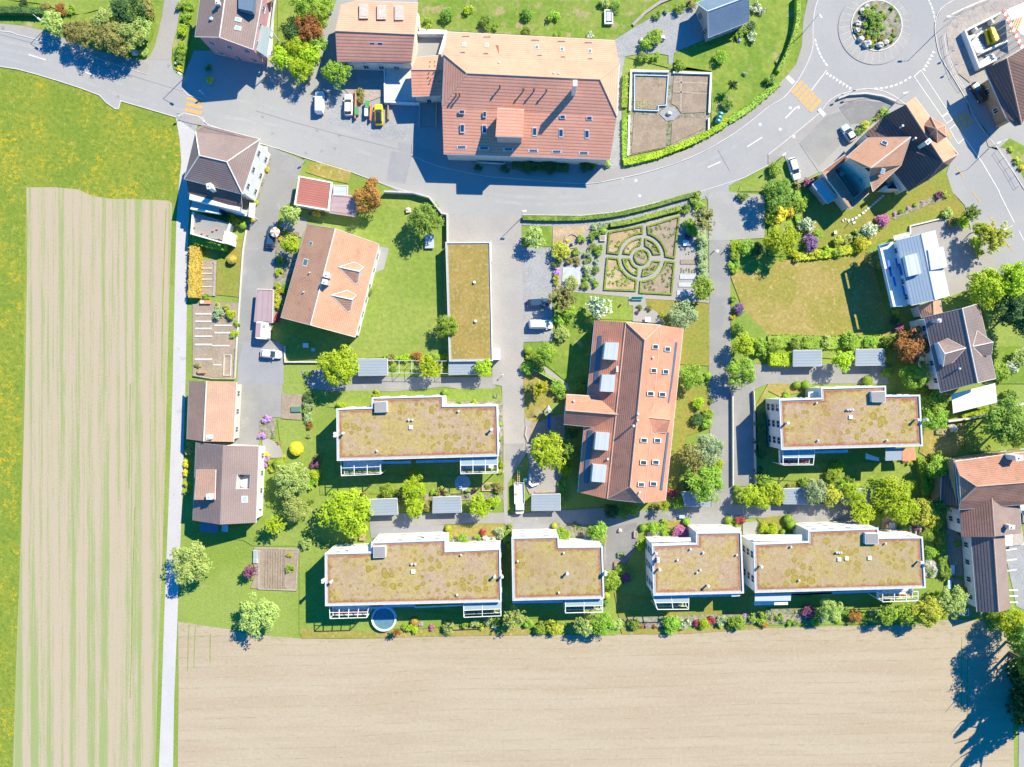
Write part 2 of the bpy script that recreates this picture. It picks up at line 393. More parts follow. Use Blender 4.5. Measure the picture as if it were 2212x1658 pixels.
tiles('tile_redold', (0.450, 0.237, 0.175, 1), (0.375, 0.188, 0.125, 1), (0.150, 0.088, 0.075, 1), row=.45, seam=.5, wt=.5, patch=(0.275, 0.188, 0.138, 1))
tiles('sheet_red', (.42, .17, .14, 1), (.38, .15, .13, 1), (.22, .08, .07, 1), row=.5, seam=.28, wt=.4, both=False)
tiles('sheet_mauve', (0.380, 0.287, 0.310, 1), (0.345, 0.265, 0.287, 1), (0.276, 0.207, 0.230, 1), row=1.2, seam=.4, wt=.3, both=False)
tiles('metal_blue', (.24, .32, .42, 1), (.22, .30, .40, 1), (.17, .23, .32, 1), row=.6, seam=50, wt=.5, rough=.45, both=False)
tiles('metal_slate', (.19, .26, .36, 1), (.15, .22, .32, 1), (.09, .13, .2, 1), row=.35, seam=.4, wt=.5, rough=.6)
tiles('metal_shed', (.28, .33, .39, 1), (.26, .31, .37, 1), (.22, .27, .33, 1), row=.6, seam=50, wt=.4, rough=.5, both=False)
tiles('metal_white', (.46, .50, .54, 1), (.43, .48, .52, 1), (.36, .41, .47, 1), row=1.4, seam=60, wt=.4, rough=.5, both=False)
for n_, c_, r_ in (('rim_metal', (.50, .53, .57), .45), ('white', (.74, .75, .76), .6), ('wall_white', (.72, .72, .71), .8), ('wall_cream', (.66, .6, .5), .85), ('wall_pink', (.46, .25, .28), .85),
                   ('wall_grey', (.45, .46, .47), .85), ('concrete', (.55, .54, .51), .85), ('kerb', (.52, .52, .53), .85), ('dark_metal', (.07, .08, .09), .45),
                   ('steel', (.62, .65, .68), .35), ('trim', (.60, .64, .69), .45), ('wood', (.36, .25, .16), .8), ('wood_grey', (.42, .37, .34), .85),
                   ('bark', (.16, .12, .09), .95), ('rubber', (.025, .025, .028), .8), ('teal', (.05, .32, .30), .5), ('green_bin', (.08, .30, .14), .6),
                   ('yellow', (.75, .55, .03), .45), ('yellow_paint', (.56, .33, .125), .8), ('white_paint', (.64, .64, .64), .8), ('red', (.62, .05, .05), .5),
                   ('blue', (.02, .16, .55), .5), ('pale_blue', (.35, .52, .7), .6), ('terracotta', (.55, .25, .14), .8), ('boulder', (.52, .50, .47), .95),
                   ('slate', (.42, .46, .52), .9), ('solar', (.08, .13, .19), .3), ('panel_grey', (.40, .36, .33), .5), ('concrete_kerb', (.5, .5, .49), .9), ('plank', (.62, .45, .27), .8), ('pool_water', (.10, .22, .30), .1),
                   ('ridge', (.5, .33, .26), .85), ('ridge_pale', (.6, .56, .52), .85), ('interior', (.12, .12, .13), .9), ('manhole', (.28, .25, .26), .8), ('joint', (.30, .30, .32), .9)):
    plain(n_, c_ + (1,), r_, 0)
def carpaint(n_, c_):
    m, nt, b = newmat(n_, .28, 0, .5); b.inputs['Base Color'].default_value = c_ + (1,); b.inputs['Coat Weight'].default_value = .5
carpaint('car_white', (.78, .79, .80)); carpaint('car_yellow', (.62, .58, .02)); carpaint('car_navy', (.03, .07, .14)); carpaint('car_silver', (.42, .47, .52)); carpaint('car_black', (.02, .025, .03))
def glass(n_, c_, r_=.08):
    m, nt, b = newmat(n_, r_, 0, .8); b.inputs['Base Color'].default_value = c_ + (1,)
glass('glass_dark', (.03, .05, .06)); glass('glass_blue', (.02, .07, .16)); glass('glass_pale', (.30, .38, .40), .15); glass('glass_green', (.12, .2, .15), .1)
m_, nt_, b_ = newmat('glass_clear', .05, 0, .5); b_.inputs['Transmission Weight'].default_value = .85; b_.inputs['Base Color'].default_value = (.85, .93, .95, 1); b_.inputs['IOR'].default_value = 1.05
up_ = lambda c, f=1.15: tuple(min(.85, v * f) for v in c)
L = lambda n, a, b, t=.3, c=None: leafmat('leaf_' + n, up_(a) + (1,), up_(b) + (1,), t, (c + (1,)) if c else None)
L('lime', (.24, .36, .015), (.44, .56, .03), .3)
L('yellowgreen', (.33, .38, .02), (.55, .58, .04), .3)
L('mid', (.10, .20, .03), (.26, .40, .06), .28)
L('fresh', (.16, .30, .03), (.34, .50, .06), .3)
L('dark', (.035, .09, .03), (.10, .18, .05), .2)
L('pale', (.24, .33, .08), (.44, .54, .16), .25)
L('silver', (.18, .26, .12), (.36, .44, .22), .2)
L('olive', (.16, .17, .04), (.34, .32, .10), .2)
L('copper', (.22, .10, .03), (.42, .21, .05), .2)
L('purple', (.12, .04, .10), (.30, .10, .20), .2)
L('violet', (.10, .06, .16), (.24, .15, .32), .2)
L('red', (.24, .04, .06), (.40, .07, .10), .2)
L('pink', (.42, .10, .26), (.60, .25, .45), .2)
L('lilac', (.45, .22, .60), (.62, .38, .75), .2)
L('yellow', (.50, .42, .03), (.66, .56, .05), .2)
L('orange', (.40, .25, .05), (.50, .37, .08), .2)
L('white', (.12, .22, .05), (.25, .36, .10), .2, (.78, .80, .74))
L('box', (.14, .20, .03), (.24, .31, .04), .15)
L('gold', (.28, .34, .03), (.48, .50, .06), .2)

ground('asphalt_patch', A(196, 198, 202), A(190, 192, 198), None, s1=.2, s2=5, bmp=.1)
ground('asphalt_dark', A(178, 177, 178), A(168, 167, 170), A(190, 188, 186), s1=.2, s2=4, k3=.55, s3=.6, bmp=.1)
ground('bed_soil', A(192, 172, 150), A(204, 184, 162), A(160, 160, 100), s1=.4, s2=2.8, k3=.64, s3=1.1)
ground('tyre_wear', A(212, 213, 211), A(206, 207, 206), None, s1=.3, s2=4, bmp=.05)
# ------------------------------------------------------------ the ground, fields, roads
m = MB(); m.face([(-700, -700, -.02), (700, -700, -.02), (700, 700, -.02), (-700, 700, -.02)])
tag(m.obj('ground', 'lawn'), kind='structure')
layer('meadow', 'FU -700,120 -60,143 T1 0,578 150,600 300,640 500,700 700,765 860,825 920,890 1000,945 1025,945 1045,875 1300,950 1520,1015 1560,1250 1572,1400 1540,1658 FU 386,437 240,440 57,410 50,800 25,2200 -700,2200', 'meadow', .01)
layer('striped_field', 'FU 57,405 120,405 170,410 200,424 240,430 300,431 366,434 372,440 367,600 361,830 357,1000 351,1200 343,1400 336,1658 320,2200 10,2200 28,1658 38,1350 44,1200 50,1000 55,800 60,500', 'field_striped', .03)
layer('bare_field', 'B1 432,995 540,1010 700,1035 870,1060 1000,1095 1300,1125 1500,1140 1800,1145 2210,1140 B2 0,1133 400,1122 800,1112 1250,1108 1800,1112 2211,1112 B3 260,1112 400,1105 1000,1095 1600,1052 2200,1040 B4 0,450 600,440 1000,430 1300,428 1500,388 1860,388 1900,480 FU 2160,1360 2186,1400 2190,1658 2195,2200 360,2200 384,1658 386,1480', 'field_bare', .03)
layer('gravel_path', 'FU 380,254 388,300 392,350 387,400 381,480 378,600 373,827 369,960 364,1094 356,1300 349,1509 343,1665 330,2200 360,2200 374,1665 376.5,1509 385,1300 393,1094 399,900 401,827 405,600 407,490 412,420 425,285', 'white_gravel', .05)
# paved ground: main road with everything that opens onto it
layer('main_road', 'FU -300,44 T1 0,205 200,225 380,265 600,350 850,440 1100,505 1225,525 1290,500 1340,400 1400,150 1420,0 FU 355,-60 392,-60 T1 1565,0 1530,250 1490,400 1480,520 1500,620 1580,670 FU 420,110 600,110 T2 300,520 430,680 500,520 560,300 FU 693,75 728,0 735,-60 905,-60 905,36 960,60 1340,84 T3 945,350 945,1445 1200,1400 1500,1300 1750,1150 1900,1050 2050,930 T4 0,815 160,660 240,560 290,400 300,200 330,50 340,0 FU 1746,-60 2300,-60 2300,640 M4 1560,905 1540,660 1230,390 1228,290 1480,235 1600,240 1750,330 1700,120 1590,0 T4 1540,1500 1600,1330 1000,1000 600,1450 440,1490 240,1590 140,1350 0,1430 T3 2000,1540 1870,1610 FU 1574,412 1576,440 1533,440 M3 1660,20 1200,110 900,180 600,210 90,205 M2 1190,220 1190,480 925,480 545,440 545,190 500,180 390,40 250,0 T2 1250,1660 920,1525 800,1480 500,1390 200,1290 30,1240 C4 1500,430 620,120 500,60 T1 1690,1140 1520,1015 1300,950 1045,875 1025,945 1000,945 920,890 860,825 700,765 500,700 300,640 150,600 0,578 FU -300,140', 'asphalt', .07)
def road(name, pts, mat='asphalt_warm', z=.05, sm=0): return layer(name, pts, mat, z, sm)
road('side_road', 'FU 355,-60 392,-60 T1 1565,0 1530,250 1490,400 1480,520 1280,520 1340,400 1400,150 1420,0', 'asphalt_warm', .09)
road('access_road', 'M2 545,190 1190,190 1190,480 1200,820 1205,1300 1210,1658 N2 1760,20 1770,300 1820,540 1620,860 1620,1120 1660,1200 1590,1200 1580,900 1585,500 1575,150 1570,20 M2 935,1658 925,480 545,440', 'paving_warm', .09)
road('parking_lane', 'M2 1190,480 1455,480 1455,900 1460,1290 1205,1300 1200,820', 'gravel', .10)
road('yard_road', 'FU 650,800 774,800 840,815 1070,815 1070,842 1010,844 960,836 850,846 720,845 670,840', 'asphalt_old', .07)
road('middle_lane', 'N2 430,1120 1620,1112 1640,1130 N3 430,1085 475,1090 800,1070 1060,1100 1220,1090 1500,1065 1720,1060 1720,850 FU 1530,840 1532,640 1530,430 1576,430 1578,700 1580,830 1583,1090 N4 0,1050 640,1030 760,1040 740,1180 600,1235 N3 2211,1165 2100,1150 1900,1160 1880,1180 1830,1250 1530,1250 1530,1200 1330,1180 1100,1220 1090,1280 1080,1400 1050,1450 900,1658 800,1658 790,1400 800,1230 400,1205 300,1300 N2 1680,1300 1590,1205 1070,1215 1070,1330 520,1340 440,1330 430,1240', 'asphalt_old', .08)
road('forecourt_drive', 'M3 1870,0 2180,30 2180,400 1880,420 1700,420 1690,0', 'paving', .10)
road('shed_lane', 'M4 0,1490 1030,1490 1040,1658 N4 400,0 360,15 0,0 N3 2060,60 FU 1580,840 1583,790', 'asphalt_old', .09)
road('sunken_drive', 'N3 1910,60 2090,40 2100,200 2115,880 1915,885', 'asphalt_old', .11)
road('farm_lane', 'T2 100,1260 420,1390 370,1520 M1 1430,0 1420,90 1310,150 1290,300 1300,450 1285,640 1260,840 1245,1130 1240,1280 1320,1310 1350,1400 1345,1658 N1 1330,290 1150,290 1130,535 900,535 940,280 940,0 M1 950,1500 960,900 990,500 1040,260 1120,100 1145,0 T2 100,1300', 'asphalt_old', .09)
road('red_house_path', 'M3 300,1520 480,1658 N3 500,60 430,20 300,-60 270,-150', 'paving', .09)
road('gravel_walk', 'T3 880,350 1060,235 1250,130 1430,90 1620,40 1660,100 1860,290 1700,330 1400,460 1390,600 1350,600 1350,480 1240,465 1100,470 980,490 955,600 945,1445 845,1470 905,950 925,540', 'gravel', .09)
road('footpath', 'M3 90,250 300,262 600,255 900,215 1200,150 1500,60 1660,0 1670,60 1500,120 1200,200 900,260 700,290 350,300 90,290', 'gravel', .09)
road('house_yard', 'M4 1230,300 1480,240 1560,260 1750,330 1760,430 2140,660 1900,700 1560,905 1300,900', 'asphalt_warm', .09)
road('lane_by_field', 'B4 2165,1290 2300,1250 2400,2800 2150,2800', 'paving', .05)
road('terrace_floor', 'FU 2150,1190 2230,1150 2260,1340 2195,1310 2170,1190', 'gravel', .06)
layer('upper_pavement', 'FU -300,44 T1 0,205 200,225 380,265 600,350 850,440 1100,505 1225,525 1290,570 1280,640 1100,590 850,510 600,410 350,350 150,300 0,270 FU -300,62', 'asphalt_warm', 0, 0, .12)
layer('curved_pavement', 'T2 1345,1340 1540,1430 1800,1490 2010,1530 T3 0,1545 300,1570 640,1590 900,1550 1200,1480 1550,1360 1850,1200 2050,1060 2211,930 T4 130,850 240,720 290,640 350,520 385,400 385,250 400,100 430,0 FU 1775,-60 1746,-60 T4 340,0 330,50 300,200 290,400 240,560 160,660 0,815 T3 2050,930 1900,1050 1750,1150 1500,1300 1200,1400 945,1445 620,1490 500,1500 0,1440 T2 2000,1430 1600,1345 1345,1250', 'asphalt_warm', 0, 0, .17)
layer('corner_pavement', 'T4 0,1340 200,1180 430,990 520,880 620,820 800,775 950,780 1080,830 1190,910 1120,900 1000,850 800,860 640,890 560,960 480,1030 240,1240 130,1340 0,1420', 'asphalt_warm', 0, 0, .17)
layer('east_pavement', 'FU 2085,-60 T4 1610,0 1490,80 1440,200 1450,350 1490,500 1600,680 1700,850 1800,1050 1990,1300 2211,1640 2300,1800 2360,1800 2211,1560 2060,1290 1900,1270 1840,1080 1760,1040 1700,800 1660,690 1600,560 1540,420 1535,280 1600,150 1900,0 FU 2150,-60', 'asphalt_warm', 0, 0, .17)
layer('construction_ground', 'T4 1535,280 1545,220 1640,130 1830,30 2000,-40 2400,-40 2400,500 1870,600 1740,720 1640,640 1560,480', 'building_site', .19)
layer('bus_pavement', 'T1 1540,1010 1590,980 1720,1010 1770,1060 1760,1090 1650,1070 1540,1040', 'asphalt_warm', 0, 0, .17)
def strip(name, pts, wd, z, mat, closed=False, sm=0, z0=None):
    pts = WP(pts) if isinstance(pts, str) else pts
    if sm: pts = smooth(pts, sm, closed)
    return tag(MB().ribbon(pts, wd, (z - .05 if z0 is None else z0), z, closed).obj(name, mat), kind='structure')
strip('kerb', 'FU -200,62 T1 0,272 150,302 350,352 600,412 850,512 1100,592 1285,648', .16, .14, 'kerb', sm=3)
strip('kerb', 'FU -100,143 T1 0,578 150,600 300,640 500,700 700,765 860,825 920,890 1000,945 1025,945 1045,875 1300,950 1520,1015', .18, .15, 'kerb')
strip('kerb', 'T2 1340,1342 1540,1430 1800,1490 2010,1530 T3 0,1545 300,1570 640,1590 900,1550 1200,1480 1550,1360 1850,1200 2050,1060 2211,930 T4 130,850 240,720 290,640 350,520 385,400 385,250 400,100 430,0', .16, .19, 'kerb', sm=3)
strip('kerb', 'T4 0,1340 200,1180 430,990 520,880 620,820 800,775 950,780 1080,830 1190,910', .16, .19, 'kerb', sm=3)
strip('kerb', 'T4 1610,0 1490,80 1440,200 1450,350 1490,500 1600,680 1700,850 1800,1050 1990,1300 2211,1640', .16, .19, 'kerb', sm=3)
strip('kerb', 'C4 1500,430 620,120 540,0', .16, .14, 'kerb'); strip('kerb', 'T1 1565,750 1620,825 1755,860', .18, .14, 'kerb'); strip('kerb', 'T1 1540,1010 1590,980 1720,1010 1770,1060', .18, .19, 'kerb')
strip('kerb', 'T2 30,1240 200,1290 500,1390 800,1480 920,1525 1250,1640 M2 390,40', .14, .12, 'kerb', sm=3)
strip('kerb', 'M3 90,200 600,205 900,175 1200,105 1640,-5 T3 2000,1540 2211,1430', .14, .12, 'kerb')
for s_ in ('T1 0,300 350,390 850,560 1280,700 1580,790', 'T2 0,960 300,1050 720,1165 1230,1290', 'T2 1130,1560 1170,1310', 'T2 1290,1580 1350,1330', 'M2 930,450 1190,450', 'N2 1590,517 1765,517', 'N2 430,1232 1065,1222', 'N2 1680,1195 2211,1215', 'N3 1840,575 1915,578', 'T3 1780,1300 1880,1480', 'T4 610,930 720,1070', 'T4 270,1240 440,1490', 'N1 950,20 1145,290', 'N2 520,50 1070,40', 'N3 1720,1165 2200,1160'):
    strip('pavement_joint', s_, .07, .116, 'joint', z0=.08)
# roundabout
cx = W(T4('922,245')[0]); ci = W(T4('935,225')[0])
circ = lambda c, r, n=48, a0=0, a1=360: [Vector((c.x + r * math.cos(R(a0 + (a1 - a0) * i / n)), c.y + r * math.sin(R(a0 + (a1 - a0) * i / n)))) for i in range(n + (a1 - a0 != 360))]
tag(MB().prism(circ(cx, 7.85, 64), 0, .16).obj('roundabout_apron', 'paving'), kind='structure')
strip('roundabout_kerb', circ(cx, 7.9, 64), .16, .17, 'joint', True)
strip('roundabout_kerb', circ(ci, 5.45, 48), .25, .26, 'kerb', True)
tag(MB().prism(circ(ci, 5.35, 48), 0, .22).obj('roundabout_bed', 'rockery'), kind='structure')
for k in range(30):
    a = 2 * math.pi * k / 30; d = Vector((math.cos(a), math.sin(a)))
    if k % 1 == 0: strip('apron_joint', [Vector((ci.x, ci.y)) + d * 5.65, Vector((cx.x, cx.y)) + d * 7.7], .05, .164, 'kerb', z0=.14)
# markings
def paint(name, quads, mat, z=.098):
    m = MB()
    for q in quads: m.sheet(WP(q) if isinstance(q, str) else q, z)
    return tag(m.obj(name, mat), kind='structure')
def bars(s, dx, dy, hw): # bars given by centres; half vector along, half width
    out = []
    for p in P(s):
        c = W(p); a = Vector((dx, -dy)) / 40; n = Vector((-a.y, a.x)).normalized() * hw / 40; c = c.to_2d()
        out.append([c - a - n, c + a - n, c + a + n, c - a + n])
    return out
paint('zebra_crossing', bars('T1 1688,870 1680,918 1668,966', 70, 17, 15), 'yellow_paint')
paint('zebra_crossing', bars('T4 250,758 284,788 315,822 343,853 373,883 404,915', 47, -51, 15), 'yellow_paint')
paint('zebra_crossing', bars('T4 1645,1070 1685,1045 1722,1025', 33, 55, 13), 'yellow_paint'); paint('zebra_crossing', bars('T4 1557,1165', 18, 38, 10), 'yellow_paint')
paint('tactile_paving', ['T4 150,675 175,655 232,708 205,735', 'T4 425,960 447,938 500,990 475,1015'], 'white_paint', .182)
def dashes(c, r, a0, a1, n, ln=.7, wd=.35):
    out = []
    for i in range(n):
        a = R(a0 + (a1 - a0) * i / max(1, n - 1)); e = Vector((math.cos(a), math.sin(a))); t = Vector((-e.y, e.x)); p = c.to_2d() + e * r
        out.append([p - t * ln / 2 - e * wd / 2, p + t * ln / 2 - e * wd / 2, p + t * ln / 2 + e * wd / 2, p - t * ln / 2 + e * wd / 2])
    return out
paint('give_way_dashes', dashes(cx, 13.15, 192, 217, 7) + dashes(cx, 13.1, 271, 305, 8) + dashes(cx, 13.05, 2, 32, 8), 'white_paint')
tri = []
for i in range(8):
    p = W(T4('%f,%f' % (520 + 27.5 * i, 630 + 17.5 * i))[0]).to_2d(); e = (cx.to_2d() - p).normalized(); t = Vector((-e.y, e.x))
    tri.append([p - t * .32 - e * .1, p + t * .32 - e * .1, p - e * .85])
for i in range(6):
    p = W(T4('%f,%f' % (1415 - 16 * i, 450 + 29 * i))[0]).to_2d(); e = (cx.to_2d() - p).normalized(); t = Vector((-e.y, e.x))
    tri.append([p - t * .32 - e * .1, p + t * .32 - e * .1, p - e * .85])
paint('give_way_triangles', tri, 'white_paint')
ln_ = lambda s, wd=.14, closed=False, mat='white_paint', nm='road_line': strip(nm, s, wd, .099, mat, closed, z0=.06)
ln_('T4 505,610 372,785', .16); ln_('T4 1260,665 1318,610 1555,970 1500,1010', .14, True); ln_('T4 1505,1015 1552,985 1590,1035 1540,1070', .12, True)
ln_('T4 1565,1120 1612,1080 1700,1195 1640,1245', .12, True); ln_('T4 1700,1195 1850,1410 1995,1658 M4 2000,20 2125,270', .18); ln_('M4 2165,340 2211,430 2300,590', .16)
for s_ in ('T1 248,475 400,522', 'T1 680,608 835,660', 'T3 1690,1450 1800,1400', 'T3 2030,1272 2160,1188', 'T4 148,1025 245,928'): ln_(s_, .22)
for s_ in ('T4 1615,1438 1688,1540', 'M4 1765,0 1830,95', 'M4 1900,200 1975,305', 'M4 2040,410 2112,515'): ln_(s_, .16, False, 'yellow_paint')
for s_ in ('T2 100,590 75,770', 'T2 215,610 190,800', 'T2 322,650 300,840', 'T2 445,640 430,770'): ln_(s_, .14, False, 'yellow_paint', 'parking_line')
for y in (592, 695, 797, 898, 1090, 1198):
    q = W(M2('1232,%d' % y)[0])
    tag(MB().box((q.x, q.y), .05, .35, .09, .118).box((q.x + .25, q.y), .2, .05, .09, .1185).obj('parking_mark', 'yellow_paint'), kind='structure')
for s_ in ('T1 1130,662', 'T1 1020,838', 'T1 1650,1085', 'T1 1457,570', 'T1 30,243', 'T2 58,1012', 'T2 145,1155', 'T2 530,1130', 'T2 432,1325', 'T2 567,1308', 'T2 682,1288', 'T2 722,1175', 'T4 192,935', 'T4 262,930', 'T4 105,1120', 'T4 290,1170', 'T4 222,1185', 'T3 2142,1078', 'T3 1070,1562', 'M3 1102,35', 'M3 1775,512', 'N2 330,1240', 'T3 955,1540'):
    c = W(P(s_)[0]); tag(MB().prism(circ(c, .36, 12), .0, .178 if s_ in ('T1 30,243', 'T4 222,1185') else .082).obj('manhole', 'manhole' if 'T2' in s_ or 'T1' in s_ else 'kerb'), kind='structure')
